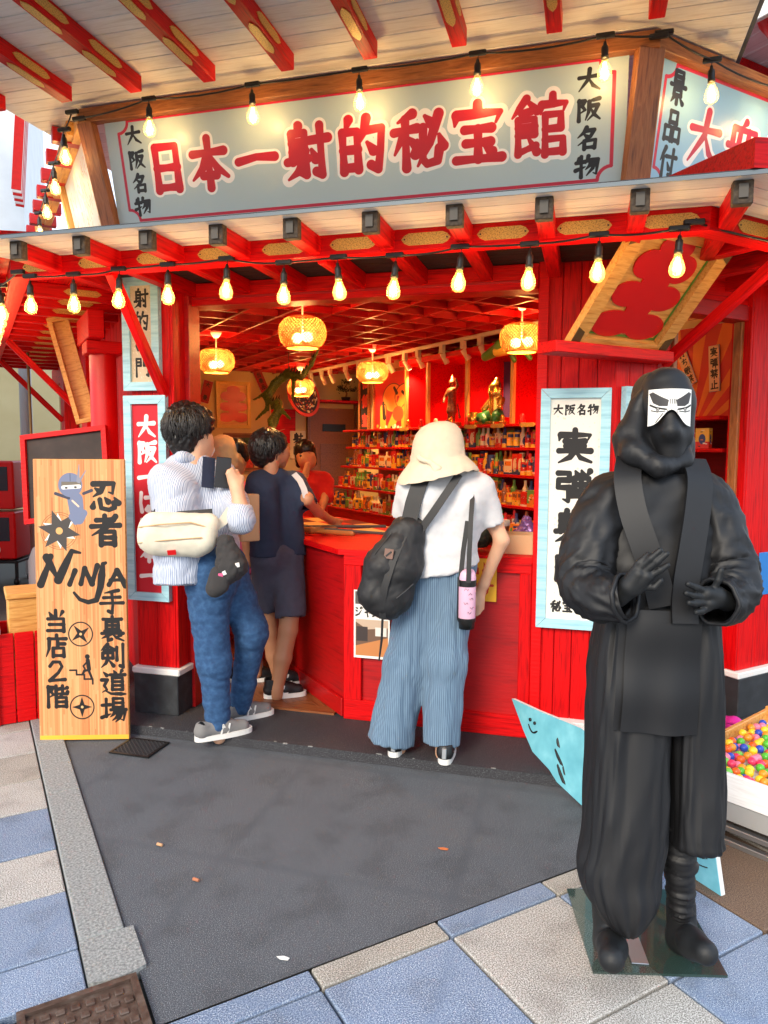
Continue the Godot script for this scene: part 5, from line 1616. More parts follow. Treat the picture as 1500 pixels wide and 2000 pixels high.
	for e in [[-0.90, 0.215, -0.885, 0.19, 0.01, 0.013], [-0.905, 0.165, -0.85, 0.12, 0.009, 0.014], [-0.875, 0.105, -0.82, 0.05, 0.01, 0.015], [-0.84, 0.11, -0.825, 0.085, 0.008, 0.008]]:
		var q0 := Vector3(e[0], e[1], 0.003)
		var q1 := Vector3(e[2], e[3], 0.003)
		var dq := (q1 - q0).normalized()
		part("painted_mark", tube([q0 - dq * e[4] * 0.7, q0, q0.lerp(q1, 0.5), q1, q1 + dq * e[5] * 0.7], [0.002, e[4], e[5] * 1.1, e[5], 0.002], 8, true, 0.2), M.iron, tb)
	var sm2 := []
	for i in 9: sm2.append(Vector3(-0.15 + 0.085 * i / 8.0, 0.075 - 0.018 * sin(PI * (0.2 + 0.6 * i / 8.0)), 0.004))
	part("painted_smile", tube(sm2, [0.002, 0.003, 0.0035, 0.0035, 0.003, 0.002], 6), M.iron, tb)
	part("painted_eye", tube([Vector3(-0.095, 0.10, 0.004), Vector3(-0.07, 0.093, 0.004), Vector3(-0.09, 0.085, 0.004)], [0.0022], 6), M.iron, tb)
	part("painted_eye", tube([Vector3(-0.125, 0.11, 0.004), Vector3(-0.11, 0.1, 0.004)], [0.006], 6), M.iron, tb)

	# tray of plastic balls on a steel frame
	var tr := thing("ball_tray", "shallow wooden tray on steel legs holding coloured balls at the right edge", "tray", Vector3(0.90, 0.0, 0.42), deg_to_rad(-35))
	part("bottom", boxm(Vector3(0.62, 0.015, 0.86), 0.002), M.pale, tr, at(0, 0.21, 0))
	for e in [-1.0, 1.0]:
		part("side", boxm(Vector3(0.02, 0.09, 0.9), 0.003), M.natural if e < 0 else M.pale, tr, at(e * 0.32, 0.235, 0))
		part("side", boxm(Vector3(0.66, 0.11, 0.02), 0.003), M.natural if e < 0 else M.pale, tr, at(0, 0.235, e * 0.44))
		part("apron", boxm(Vector3(0.64, 0.10, 0.012), 0.002), M.steel_paint, tr, at(0, 0.15, e * 0.432))
		part("apron", boxm(Vector3(0.012, 0.10, 0.86), 0.002), M.steel_paint, tr, at(e * 0.32, 0.15, 0))
		part("foot_rail", boxm(Vector3(0.66, 0.022, 0.03), 0.003), M.steel, tr, at(0, 0.07, e * 0.43))
		part("foot_rail", boxm(Vector3(0.03, 0.022, 0.88), 0.003), M.steel, tr, at(e * 0.31, 0.07, 0))
		part("foot_rail", boxm(Vector3(0.66, 0.022, 0.03), 0.003), M.steel, tr, at(0, 0.015, e * 0.43))
		for z in [-0.42, 0.42]: part("leg", boxm(Vector3(0.026, 0.14, 0.026), 0.003), M.steel, tr, at(e * 0.305, 0.073, z))
	part("storage_board", boxm(Vector3(0.55, 0.02, 0.7), 0.003), M.pink_board, tr, at(0, 0.09, 0))
	var cs := [rgb(240, 100, 30), rgb(236, 60, 100), rgb(90, 190, 60), rgb(250, 210, 50), rgb(50, 80, 190), rgb(230, 150, 40), rgb(120, 200, 80), rgb(244, 130, 160)]
	var cn := ["orange", "crimson", "green", "yellow", "blue", "amber", "lime", "pink"]
	var bm := []
	for k in cs: bm.append(flat_mat("ball plastic", k, 0.3))
	var prof := []
	for i in 9: prof.append([0.0175 * sin(PI * i / 8.0), -0.0175 * cos(PI * i / 8.0)])
	var ball := lathe(prof, 12)
	var ct := 0
	for j in 22:
		for i in 15:
			if ct >= 290: continue
			var k := rng.randi() % 8
			var p := Vector3(-0.28 + 0.039 * i + rng.randf_range(-0.011, 0.011), 0.236 + rng.randf_range(0, 0.022), 0.41 - 0.038 * j + rng.randf_range(-0.011, 0.011))
			var o := part("plastic_ball", ball, bm[k], self, tr.transform * at(p.x, p.y, p.z))
			tag(o, "small %s plastic ball lying in the wooden tray" % cn[k], "ball", "%s balls in the tray" % cn[k])
			ct += 1
	# pink clog on the step
	var cr := thing("clog", "pink plastic clog lying on the black step beside the plinth", "shoe", Vector3(0.80, 0.05, -0.34), deg_to_rad(118))
	part("body", body_mesh([[-0.09, 0.035, 0, 0.035, 0.0, 0.035, 0, 0.042], [0.0, 0.035, 0, 0.042, 0.09, 0.03, 0, 0.034], [0.02, 0.06, 0, 0.035, 0.08, 0.04, 0, 0.03]], 0.008, 0.02), M.pink_plastic, cr)
	part("sole", boxm(Vector3(0.24, 0.02, 0.085), 0.008), M.pink_plastic, cr, at(0, 0.01, 0))
	part("strap", tube([Vector3(0.02, 0.065, 0.042), Vector3(-0.06, 0.085, 0.04), Vector3(-0.1, 0.08, 0), Vector3(-0.06, 0.085, -0.04), Vector3(0.02, 0.065, -0.042)], [0.006], 6), M.pink_plastic, cr)
	part("rivet", boxm(Vector3(0.012, 0.012, 0.006), 0.002), M.white, cr, at(0.02, 0.06, 0.045))
	# blue notice at the right edge
	var bn := thing("blue_notice", "bright blue notice on the right pillar", "notice")
	bn.transform = FR * at(1.17, 0.84, 0.064)
	part("sheet", boxm(Vector3(0.16, 0.24, 0.004), 0.001), M.blue_print, bn)

# ---------------------------------------------------------------- background to the left
func build_far() -> void:
	var w := thing("neighbour_building", "pale beige building side wall with pipes behind the left eave", "building", Vector3(-8.2, 0, -4.2), PI / 4)
	part("wall", boxm(Vector3(0.3, 9.0, 9.0), 0.0), M.far_wall, w, at(-0.6, 4.5, 0))
	part("wall", boxm(Vector3(3.2, 3.4, 0.3), 0.0), M.cream_wall, w, at(0.6, 1.7, -2.2))
	for i in 3:
		part("window", boxm(Vector3(0.04, 1.2, 1.0), 0.003), M.glass_dark, w, at(-0.43, 4.0, -2.6 + 2.4 * i))
		part("window_frame", boxm(Vector3(0.05, 0.06, 1.1), 0.003), M.white, w, at(-0.42, 3.36, -2.6 + 2.4 * i))
	for z in [0.3, 0.62, 0.95]:
		part("pipe", tube([Vector3(-0.3, 0, z), Vector3(-0.3, 7, z)], [0.05 + 0.03 * sin(z * 9.0)], 12), M.steel_paint, w)
	var po := thing("steel_pole", "grey steel pole standing beyond the left eave", "pole", Vector3(-6.30, 0, -3.45))
	part("shaft", tube([Vector3(0, 0, 0), Vector3(0, 3.4, 0)], [0.07, 0.065], 14), M.steel_paint, po)
	part("band", lathe([[0.075, 0.0], [0.075, 0.04]], 14), M.steel, po, at(0, 1.5, 0))
	# white plastic elbow pipe
	var pp := thing("drain_pipe", "white plastic elbow pipe rising from the ground at the far left", "pipe", Vector3(-5.35, 0.0, -2.45))
	part("pipe", tube([Vector3(0, 0.0, 0), Vector3(0, 0.36, 0), Vector3(0.02, 0.44, -0.02), Vector3(0.09, 0.5, -0.07), Vector3(0.3, 0.52, -0.25)], [0.085], 14), M.white, pp)
	part("collar", lathe([[0.1, 0.0], [0.1, 0.05], [0.086, 0.05]], 14), M.white, pp)
	# two red capsule machines, one on the other
	for k in 2:
		var v := thing("capsule_machine", ["red capsule vending machine at the far left edge, lower of the two", "red capsule vending machine at the far left edge, upper of the two"][k], "machine", Vector3(-6.22, 0.28 + 0.55 * k, -2.95), deg_to_rad(20), "red capsule machines")
		part("body", boxm(Vector3(0.42, 0.52, 0.4), 0.015), M.red_gloss, v, at(0, 0.27, 0))
		part("window", boxm(Vector3(0.3, 0.26, 0.01), 0.004), M.glass_dark, v, at(0, 0.34, 0.201))
		part("label", boxm(Vector3(0.14, 0.2, 0.006), 0.001), M.white, v, at(-0.05, 0.34, 0.208))
		part("knob", lathe([[0.0, 0.02], [0.045, 0.02], [0.05, 0.0]], 14), M.white, v, turned(Vector3(0, 0.12, 0.2), Vector3(90, 0, 0)))
	var tr := thing("machine_trolley", "black wheeled trolley under the red capsule machines", "trolley", Vector3(-6.22, 0, -2.95), deg_to_rad(20))
	part("deck", boxm(Vector3(0.46, 0.03, 0.44), 0.004), M.iron, tr, at(0, 0.262, 0))
	for x in [-0.2, 0.2]:
		for z in [-0.18, 0.18]:
			part("leg", boxm(Vector3(0.03, 0.2, 0.03), 0.003), M.iron, tr, at(x, 0.15, z))
			part("wheel", lathe([[0.0, 0.02], [0.04, 0.02], [0.04, -0.02], [0.0, -0.02]], 12), M.iron, tr, turned(Vector3(x, 0.04, z), Vector3(0, 0, 90)))
	# bell under the eave
	var be := thing("bell", "old brass bell hanging beside the dark menu board", "bell", Vector3(-4.62, 1.32, -1.6))
	part("bell_body", lathe([[0.0, 0.12], [0.05, 0.115], [0.075, 0.08], [0.085, 0.02], [0.1, 0.0], [0.09, -0.005]], 16), M.old_brass, be)
	part("rope", tube([Vector3(0, 0.12, 0), Vector3(0.01, 1.0, 0.02)], [0.012], 6), M.old_brass, be)
	# red and white curtain strips on the far facade
	for i in 7:
		var s := box("banner_strip", Vector3(-5.02 - 0.1 * i, 4.42 + 0.02 * i, -2.05 - 0.12 * i), Vector3(0.08, 1.15, 0.012), M.red_cloth if i % 2 == 0 else M.white, self, 0.002, Basis.from_euler(Vector3(0, 0.6, -0.08)))
		tag(s, "%s cloth banner strip hanging high at the left edge, %s nearest" % ["red" if i % 2 == 0 else "white", ["first", "second", "third", "fourth", "fifth", "sixth", "seventh"][i]], "banner", "banner strips at the left edge")
	var tw := thing("office_block", "tall pale office block far behind the left eave", "building", Vector3(-16, 0, -9), PI / 5)
	part("wall", boxm(Vector3(8, 16, 6), 0.0), M.far_wall, tw, at(0, 8, 0))
	for j in 5:
		for i in 4:
			part("window", boxm(Vector3(1.2, 1.4, 0.06), 0.003), M.glass_dark, tw, at(-2.7 + 1.8 * i, 2.5 + 2.8 * j, 3.02))
	# neighbour roof seen at the top right
	var nr := thing("neighbour_eave", "white plank eave of the next shop with red rafters at the top right corner", "roof", Vector3(1.55, 3.60, -0.95), -PI / 4)
	for i in 9: part("plank", boxm(Vector3(2.6, 0.02, 0.14), 0.002), M.pale if i % 2 else M.pale2, nr, at(0.2, 0.06, -0.3 + 0.145 * i))
	part("fascia", boxm(Vector3(2.6, 0.1, 0.03), 0.003), M.white, nr, at(0.2, 0.03, 1.0))
	for i in 6: part("rafter", boxm(Vector3(0.07, 0.08, 1.2), 0.003), M.red2, nr, at(-0.9 + 0.4 * i, 0.005, 0.35))
	part("wall", boxm(Vector3(2.6, 3.5, 0.1), 0.0), M.far_wall, nr, at(0.2, 1.4, -0.4))
	var ln := thing("paper_lantern", "red paper lantern at the very top right corner", "lantern", Vector3(0.87, 3.68, -0.42))
	var lp := []
	for i in 13: lp.append([0.02 + 0.11 * sin(PI * (0.08 + 0.84 * i / 12.0)) + (0.004 if i % 2 else 0.0), -0.16 + 0.32 * i / 12.0])
	part("paper", lathe(lp, 20), M.red_gloss, ln)
	part("ring", lathe([[0.05, 0.0], [0.055, 0.02], [0.05, 0.04]], 16), M.iron, ln, at(0, 0.155, 0))

# ---------------------------------------------------------------- inside the shop
func pendant(A: float, B: float, y: float, label: String) -> void:
	var t := thing("pendant_lamp", label, "lamp", FI * Vector3(A, y, B), 0.0, "woven pendant lamps in the shop")
	var st := begin()
	for dir in [-1.0, 1.0]:
		for k in 40:
			var prev := []
			for i in 13:
				var u := i / 12.0
				var th: float = TAU * k / 40.0 + dir * u * 1.6
				var ph := lerpf(0.35, PI - 0.55, u)
				var r := 0.153 * pow(sin(ph), 0.6)
				var y2 := cos(ph) * 0.105
				var c: Vector3 = Vector3(cos(th) * r, y2, sin(th) * r) * (1.0 + 0.006 * dir * (1.0 if (i + k) % 2 else -1.0))
				var w := Vector3(-sin(th), 0, cos(th)) * 0.0052
				var cur := [c - w, c + w]
				if prev: face(st, [prev[0], prev[1], cur[1], cur[0]], c)
				prev = cur
	part("woven_shade", st.commit(), M.wicker, t)
	for yy in [[0.096, 0.052, 0.062], [-0.093, 0.098, 0.106]]:
		part("rim", lathe([[yy[1], yy[0]], [yy[2], yy[0] + 0.004], [yy[2], yy[0] - 0.006], [yy[1], yy[0] - 0.006], [yy[1], yy[0]]], 28), M.natural, t)
	var prof := []
	for i in 9: prof.append([0.034 * sin(PI * i / 8.0), -0.034 * cos(PI * i / 8.0)])
	var ball := lathe(prof, 14)
	for s in [-1.0, 1.0]:
		part("frosted_bulb", ball, M.glow_ball, t, at(0.045 * s, -0.03, 0.02 * s))
	part("stem", tube([Vector3(0, -0.01, 0), Vector3(0, 0.2, 0)], [0.006], 6), M.white, t)
	part("canopy", lathe([[0.0, 0.0], [0.02, 0.0], [0.045, 0.035], [0.048, 0.075], [0.0, 0.075]], 16), M.white, t, at(0, 0.19, 0))
	var o := OmniLight3D.new()
	o.name = "lamp_light"
	o.position = Vector3(0, -0.03, 0)
	o.light_color = rgb(255, 186, 104)
	o.light_energy = PENDANT
	o.light_size = 0.05
	o.omni_range = 10.0
	o.omni_attenuation = 2.0
	o.shadow_enabled = true
	t.add_child(o, true)

const SPOT := 0.65
const PENDANT := 0.6

func wall_print(called: String, label: String, category: String, w: float, h: float, img: Image, xf: Transform3D, frame: Material = null, bar := 0.03, rough := 0.6) -> Node3D:
	var t := thing(called, label, category)
	t.transform = xf
	board("sheet", w, h, 0.006, M.white, print_mat(called + " print", img, rough), t, at(0, 0, 0.004), "picture")
	if frame: frame_bars(t, w - 0.004, h - 0.004, bar, 0.025, frame, at(0, 0, 0))
	return t

func back(B: float, y: float) -> Transform3D:      # on the back wall, facing into the room
	return FI * Transform3D(Basis(Vector3(0, 0, 1), Vector3.UP, Vector3(-1, 0, 0)), Vector3(6.335, y, B))

func side(A: float, y: float, B := 1.53) -> Transform3D:   # on the shelf wall
	return FI * Transform3D(Basis(Vector3(-1, 0, 0), Vector3.UP, Vector3(0, 0, -1)), Vector3(A, y, B))

func statue(called: String, label: String, A: float, B: float, mat: Material, sd: int) -> void:
	var t := thing(called, label, "statue", FI * Vector3(A, 1.722, B), -PI / 4 + PI * 0.0)
	part("base", boxm(Vector3(0.15, 0.04, 0.12), 0.004), M.door, t, at(0, 0.02, 0))
	var s := 1.0 if sd % 2 else -1.0
	part("figure", body_mesh([
		[-0.035, 0.05, 0.01, 0.014, -0.03, 0.15, 0, 0.02], [0.035, 0.05, 0, 0.014, 0.03, 0.15, 0, 0.02],
		[-0.035, 0.045, 0.02, 0.013, -0.035, 0.05, 0.04, 0.012], [0.035, 0.045, 0.02, 0.013, 0.035, 0.05, 0.04, 0.012],
		[0, 0.14, 0, 0.05, 0, 0.24, 0, 0.035], [0, 0.24, 0, 0.036, 0, 0.31, 0, 0.045], [-0.04, 0.33, 0, 0.022, 0.04, 0.33, 0, 0.022],
		[0, 0.36, 0, 0.016, 0, 0.395, 0.005, 0.026], [0, 0.41, 0, 0.02, 0, 0.46, 0, 0.006],
		[-0.055 * s, 0.33, 0, 0.018, -0.09 * s, 0.26, 0.02, 0.014], [-0.09 * s, 0.26, 0.02, 0.014, -0.06 * s, 0.22, 0.05, 0.012],
		[0.055 * s, 0.33, 0, 0.018, 0.1 * s, 0.36, 0.01, 0.014], [0.1 * s, 0.36, 0.01, 0.014, 0.085 * s, 0.42, 0.02, 0.012],
		[-0.06, 0.2, -0.02, 0.008, -0.08, 0.08, -0.03, 0.014], [0.06, 0.2, -0.02, 0.008, 0.08, 0.08, -0.03, 0.014]], 0.008, 0.012, 0.004, Vector3(40, 40, 40), sd), mat, t)

func build_room_things() -> void:
	pendant(1.755, -0.731, 2.255, "large woven pendant lamp hanging nearest the shop opening")
	pendant(1.37, 0.74, 2.288, "woven pendant lamp beside the right edge of the opening")
	pendant(3.46, -0.78, 2.244, "woven pendant lamp at the left above the cream wall")
	pendant(3.61, 0.79, 2.25, "woven pendant lamp before the orange cat poster")
	pendant(5.17, 0.71, 2.206, "small far woven pendant lamp behind the hanging dragon")
	# framed emblem and slips on the back wall
	var em := thing("framed_emblem", "framed red lobed emblem on the cream back wall", "picture")
	em.transform = back(0.29, 2.05)
	part("panel", boxm(Vector3(0.36, 0.5, 0.012), 0.002), M.natural, em, at(0, 0, 0.006))
	frame_bars(em, 0.35, 0.49, 0.045, 0.03, M.gold, at(0, 0, 0))
	emblem(em, M.red_gloss, 0.44, at(0, 0, 0.0125))
	for e in [[-0.05, 2.2, 14.0, "left"], [0.66, 2.36, -24.0, "right"]]:
		var p := Pic.new(64, 160, rgb(176, 22, 26))
		column_text(p, "大入景" if e[0] < 0 else "当景品", 14, 12, Vector2(36, 36), 10, 3.0, rgb(60, 10, 12))
		wall_print("wall_slip", "tilted red paper slip on the cream wall %s of the framed emblem" % e[3], "slip", 0.12, 0.28, p.image(), back(e[0], e[1]) * turned(Vector3.ZERO, Vector3(0, 0, -e[2])))
	var pb := Pic.new(256, 160, rgb(120, 60, 30))
	pb.rect(14, 14, 228, 44, rgb(52, 80, 46))
	row_text(pb, "日本一射的", 30, 18, Vector2(34, 36), 4, 2.6, rgb(20, 24, 16))
	pb.rect(14, 66, 110, 84, rgb(196, 50, 24))
	pb.rect(130, 66, 112, 84, rgb(224, 190, 120))
	for i in 40: pb.disc(Vector2(rng.randf_range(20, 236), rng.randf_range(72, 146)), rng.randf_range(2, 7), [rgb(30, 20, 16), rgb(230, 200, 130), rgb(170, 30, 20)][i % 3])
	wall_print("notice_board", "brown notice board with green heading under the framed emblem", "board", 0.75, 0.45, pb.image(), back(0.55, 1.46), M.brown, 0.02)
	var ps := Pic.new(120, 200, rgb(222, 202, 158))
	column_text(ps, "射的", 22, 14, Vector2(76, 76), 8, 6.0, rgb(24, 18, 16))
	wall_print("paper_notice", "cream paper with two black characters beside the wood door", "notice", 0.22, 0.36, ps.image(), back(1.16, 1.56))
	# dragon and round charger on strings
	var dr := thing("dragon_model", "green dragon model hanging from the ceiling before the cream wall", "model", FI * Vector3(4.25, 2.1, 0.16), -0.3)
	var path := [Vector3(0.42, 0.38, 0), Vector3(0.36, 0.22, 0.05), Vector3(0.28, 0.1, 0.1), Vector3(0.12, 0.12, 0.02), Vector3(-0.02, 0.16, -0.05), Vector3(-0.14, 0.06, 0.0), Vector3(-0.2, -0.06, 0.05), Vector3(-0.12, -0.16, 0.1), Vector3(0.0, -0.14, 0.12), Vector3(0.04, -0.22, 0.16), Vector3(0.0, -0.32, 0.2)]
	var bones := []
	for i in path.size() - 1:
		var r0: float = [0.012, 0.022, 0.03, 0.036, 0.042, 0.045, 0.045, 0.042, 0.04, 0.042, 0.05][i]
		var r1: float = [0.012, 0.022, 0.03, 0.036, 0.042, 0.045, 0.045, 0.042, 0.04, 0.042, 0.05][i + 1]
		bones.append([path[i].x, path[i].y, path[i].z, r0, path[i + 1].x, path[i + 1].y, path[i + 1].z, r1])
	bones.append([0, -0.32, 0.2, 0.05, 0.03, -0.4, 0.25, 0.035])
	for l in [[-0.18, 0.0, 0.03, -0.32, -0.1, 0.12], [-0.12, -0.16, 0.1, -0.26, -0.3, 0.16], [0.12, 0.1, 0.02, 0.2, -0.12, 0.14], [0.04, -0.2, 0.14, 0.22, -0.3, 0.2]]:
		bones.append([l[0], l[1], l[2], 0.026, l[3], l[4], l[5], 0.014])
	part("body", body_mesh(bones, 0.014, 0.025, 0.008, Vector3(30, 30, 30), 3), M.dragon, dr)
	var sp := begin()
	for i in 26:
		var f := i / 26.0 * (path.size() - 1)
		var p: Vector3 = path[int(f)].lerp(path[mini(int(f) + 1, path.size() - 1)], fmod(f, 1.0))
		add_tube(sp, [p + Vector3(0, 0.03, 0), p + Vector3(0.01, 0.085, -0.01)], [0.014, 0.001], 5)
	part("spines", sp.commit(), M.dragon_dark, dr).set_meta("kind", "stuff")
	var mw := begin()
	for s in [-1.0, 1.0]:
		add_tube(mw, [Vector3(0.03 * s, -0.29, 0.2), Vector3(0.07 * s, -0.22, 0.16), Vector3(0.09 * s, -0.14, 0.14)], [0.012, 0.009, 0.002], 6)
		add_tube(mw, [Vector3(0.03, -0.38, 0.27), Vector3(0.05 + 0.1 * s, -0.42, 0.3), Vector3(0.02 + 0.2 * s, -0.4, 0.28)], [0.006, 0.004, 0.001], 5)
	part("horns", mw.commit(), M.cream, dr)
	part("mouth", body_mesh([[0.02, -0.4, 0.26, 0.03, 0.05, -0.43, 0.28, 0.02]], 0.01, 0.02), M.red_gloss, dr)
	part("cord", tube([Vector3(0, 0.17, -0.04), Vector3(0, 0.42, -0.04)], [0.003], 5), M.iron, dr)
	part("cord", tube([Vector3(0.36, 0.24, 0.04), Vector3(0.36, 0.42, 0.04)], [0.003], 5), M.iron, dr)
	var pd := Pic.new(256, 256, rgb(200, 40, 20))
	pd.disc(Vector2(128, 128), 126, rgb(206, 60, 24))
	pd.disc(Vector2(128, 128), 108, rgb(50, 26, 20))
	for i in 160:
		var a := rng.randf() * TAU
		var r := sqrt(rng.randf()) * 104.0
		pd.seg(Vector2(128, 128) + Vector2(cos(a), sin(a)) * r, Vector2(128, 128) + Vector2(cos(a + 0.15), sin(a + 0.15)) * r, rng.randf_range(2, 6), 1.5, [rgb(226, 200, 90), rgb(204, 70, 30), rgb(96, 110, 50), rgb(240, 224, 170)][i % 4])
	var ch := thing("round_kite", "round red and gold painted kite hanging behind the far lamp", "kite")
	ch.transform = FI * Transform3D(Basis(Vector3(0, 0, 1), Vector3.UP, Vector3(-1, 0, 0)), Vector3(5.9, 2.17, 1.06)) * turned(Vector3.ZERO, Vector3(-12, 20, 0))
	var disc_pts := []
	for i in 32: disc_pts.append(Vector2(cos(TAU * i / 32), sin(TAU * i / 32)) * 0.27)
	part("painted_disc", prism(disc_pts, 0, 0.012), print_mat("kite print", pd.image()), ch)
	part("cord", tube([Vector3(0, 0.26, 0), Vector3(0, 0.4, 0)], [0.003], 5), M.iron, ch)
	var rp := thing("red_poster", "plain red poster on the back wall under the dragon", "poster")
	rp.transform = back(0.95, 1.80)
	part("sheet", boxm(Vector3(0.36, 0.44, 0.012), 0.002), M.red, rp)
	# dark carving on the shelf above the door, in front of a red disc
	var pn := thing("potted_pine", "small dark bonsai in a pot on the shelf above the door", "plant", FI * Vector3(6.2, 2.146, 1.8))
	part("pot", lathe([[0.0, 0.0], [0.05, 0.0], [0.065, 0.05], [0.055, 0.05]], 14), M.iron, pn)
	part("trunk", tube([Vector3(0, 0.04, 0), Vector3(0.02, 0.1, 0.02), Vector3(-0.01, 0.16, 0.03), Vector3(0.02, 0.24, 0)], [0.016, 0.012, 0.009, 0.005], 7), M.door, pn)
	var fo := begin()
	for i in 170:
		var c: Vector3 = [Vector3(0.02, 0.25, 0), Vector3(-0.06, 0.17, 0.06), Vector3(0.08, 0.15, -0.06), Vector3(0, 0.13, 0.1)][i % 4]
		var d := Vector3(rng.randfn(), rng.randfn() * 0.5, rng.randfn()) * 0.032
		add_tube(fo, [c + d, c + d + Vector3(rng.randfn(), 1.0, rng.randfn()).normalized() * 0.03], [0.006, 0.001], 4, false)
	part("crown", fo.commit(), M.dragon_dark, pn)
	# prints on the shelf wall
	wall_print("cat_poster", "bright red poster with big orange cats above the prize shelves", "poster", 1.12, 0.66, poster_cats(), side(4.32, 2.04), M.brown, 0.03)
	var bk := Pic.new(80, 420, rgb(30, 14, 16))
	column_text(bk, "秘秘宝館", 12, 20, Vector2(56, 66), 34, 7.5, rgb(206, 60, 50))
	wall_print("black_banner", "narrow black banner with red characters at the end of the shelf wall", "banner", 0.2, 0.95, bk.image(), side(5.14, 1.95), M.brown, 0.03)
	var sb := Pic.new(420, 300, rgb(226, 120, 30))
	for i in 22:
		if i % 2: continue
		var a0 := TAU * i / 44.0 + PI
		var a1 := TAU * (i + 1.0) / 44.0 + PI
		sb.poly([Vector2(190, 300), Vector2(190, 300) + Vector2(cos(a0), sin(a0)) * 620, Vector2(190, 300) + Vector2(cos(a1), sin(a1)) * 620], rgb(206, 44, 20))
	wall_print("sunburst_poster", "orange and red sunburst poster seen through the right window", "poster", 1.0, 0.72, sb.image(), side(0.55, 1.96, 1.535))
	var s1 := Pic.new(64, 230, rgb(226, 190, 130))
	column_text(s1, "打ち厳禁", 9, 8, Vector2(46, 48), 7, 3.2, rgb(26, 16, 12))
	wall_print("wall_slip", "tilted cream slip with black characters on the sunburst poster", "slip", 0.075, 0.26, s1.image(), side(0.635, 2.07, 1.522) * turned(Vector3.ZERO, Vector3(0, 0, 24)))
	var s2 := Pic.new(64, 230, rgb(228, 196, 138))
	column_text(s2, "実弾禁止", 9, 8, Vector2(46, 48), 7, 3.4, rgb(26, 16, 12))
	wall_print("wall_slip", "upright cream slip with black characters on the sunburst poster", "slip", 0.078, 0.29, s2.image(), side(0.425, 2.04, 1.522) * turned(Vector3.ZERO, Vector3(0, 0, 4)))
	# spot rail
	var rl := thing("spotlight_rail", "cream ceiling rail with a row of small spotlights above the shelves", "light rail", FI * Vector3(3.6, 2.45, 1.08))
	rl.basis = FI.basis
	part("rail", boxm(Vector3(5.2, 0.03, 0.035), 0.003), M.rail, rl)
	for i in 15:
		var x := -2.35 + 0.32 * i + (0.08 if i % 3 == 0 else 0.0)
		part("holder", boxm(Vector3(0.05, 0.07, 0.04), 0.004), M.rail, rl, at(x, -0.045, 0))
		part("spot_head", lathe([[0.0, 0.05], [0.026, 0.05], [0.026, -0.05], [0.022, -0.048], [0.0, -0.03]], 12), M.rail, rl, turned(Vector3(x, -0.125, 0.03), Vector3(-32, 0, rng.randf_range(-14, 14))))
		if i % 2 == 1:
			part("spot_lens", lathe([[0.0, 0.0], [0.02, 0.0], [0.021, 0.004]], 12), M.glow_ball, rl, turned(Vector3(x, -0.168, 0.058), Vector3(-32, 0, 0)))
			var sp_l := SpotLight3D.new()
			sp_l.name = "spot_light"
			sp_l.position = Vector3(x, -0.18, 0.066)
			sp_l.basis = Basis.looking_at(Vector3(0.0, -1.0, 0.42).normalized(), Vector3.RIGHT)
			sp_l.light_color = rgb(255, 208, 140)
			sp_l.light_energy = SPOT
			sp_l.spot_angle = 48.0
			sp_l.spot_angle_attenuation = 1.0
			sp_l.spot_range = 6.0
			sp_l.light_size = 0.02
			sp_l.shadow_enabled = true
			rl.add_child(sp_l, true)
	# statues in the niches
	statue("guardian_statue", "carved dark wood guardian statue in the left niche above the prizes", 2.86, 1.2, M.carved, 1)
	statue("guardian_statue", "carved dark wood guardian statue in the right niche above the prizes", 1.56, 1.2, M.carved, 2)
	var gs := thing("gold_statue", "seated golden figure with green robe in the middle niche", "statue", FI * Vector3(2.22, 1.722, 1.2), -PI / 4)
	part("body", body_mesh([[0, 0.1, 0, 0.06, 0, 0.2, 0, 0.06], [0, 0.26, 0.02, 0.055, 0, 0.3, 0.02, 0.05], [-0.07, 0.2, 0, 0.03, -0.1, 0.13, 0.05, 0.025], [0.07, 0.2, 0, 0.03, 0.1, 0.14, 0.04, 0.025], [0, 0.34, 0, 0.035, 0, 0.37, 0, 0.02], [-0.055, 0.28, 0.01, 0.018, -0.06, 0.25, 0.01, 0.014], [0.055, 0.28, 0.01, 0.018, 0.06, 0.25, 0.01, 0.014]], 0.009, 0.014), M.gold_leaf, gs)
	part("robe", body_mesh([[-0.05, 0.08, 0.02, 0.05, -0.1, 0.06, 0.08, 0.04], [0.05, 0.08, 0.02, 0.05, 0.1, 0.06, 0.08, 0.04], [-0.1, 0.06, 0.08, 0.035, 0.0, 0.03, 0.12, 0.028], [0.1, 0.05, 0.08, 0.035, 0.1, 0.03, 0.1, 0.03]], 0.01, 0.02), M.green_robe, gs)
	part("base", boxm(Vector3(0.26, 0.025, 0.2), 0.004), M.gold_leaf, gs, at(0, 0.0125, 0.03))
	var gp := thing("gold_pot", "small golden jar beside the seated golden figure", "jar", FI * Vector3(2.45, 1.722, 1.14))
	part("jar", lathe([[0.0, 0.0], [0.04, 0.0], [0.055, 0.04], [0.05, 0.08], [0.035, 0.095], [0.045, 0.11], [0.0, 0.11]], 16), M.gold_leaf, gp)

	# drape, inflatable and small offerings among the statues
	var dp := thing("purple_drape", "dark purple cloth hung behind the golden figure", "cloth", FI * Vector3(2.25, 1.8, 1.505))
	dp.basis = FI.basis
	var folds := []
	for i in 17: folds.append(Vector2(-0.24 + 0.03 * i, 0.012 * sin(i * 1.9)))
	for i in 17: folds.append(Vector2(0.24 - 0.03 * i, 0.012 * sin((16 - i) * 1.9) - 0.006))
	part("cloth", prism(folds, 0.0, 0.48, Transform3D(Basis(Vector3(1, 0, 0), Vector3(0, 0, 1), Vector3(0, 1, 0)), Vector3.ZERO)), M.drape, dp)
	var inf := thing("inflatable_toy", "long green and yellow inflatable toy hanging under the spotlight rail", "toy", FI * Vector3(1.75, 2.28, 0.98))
	inf.basis = FI.basis
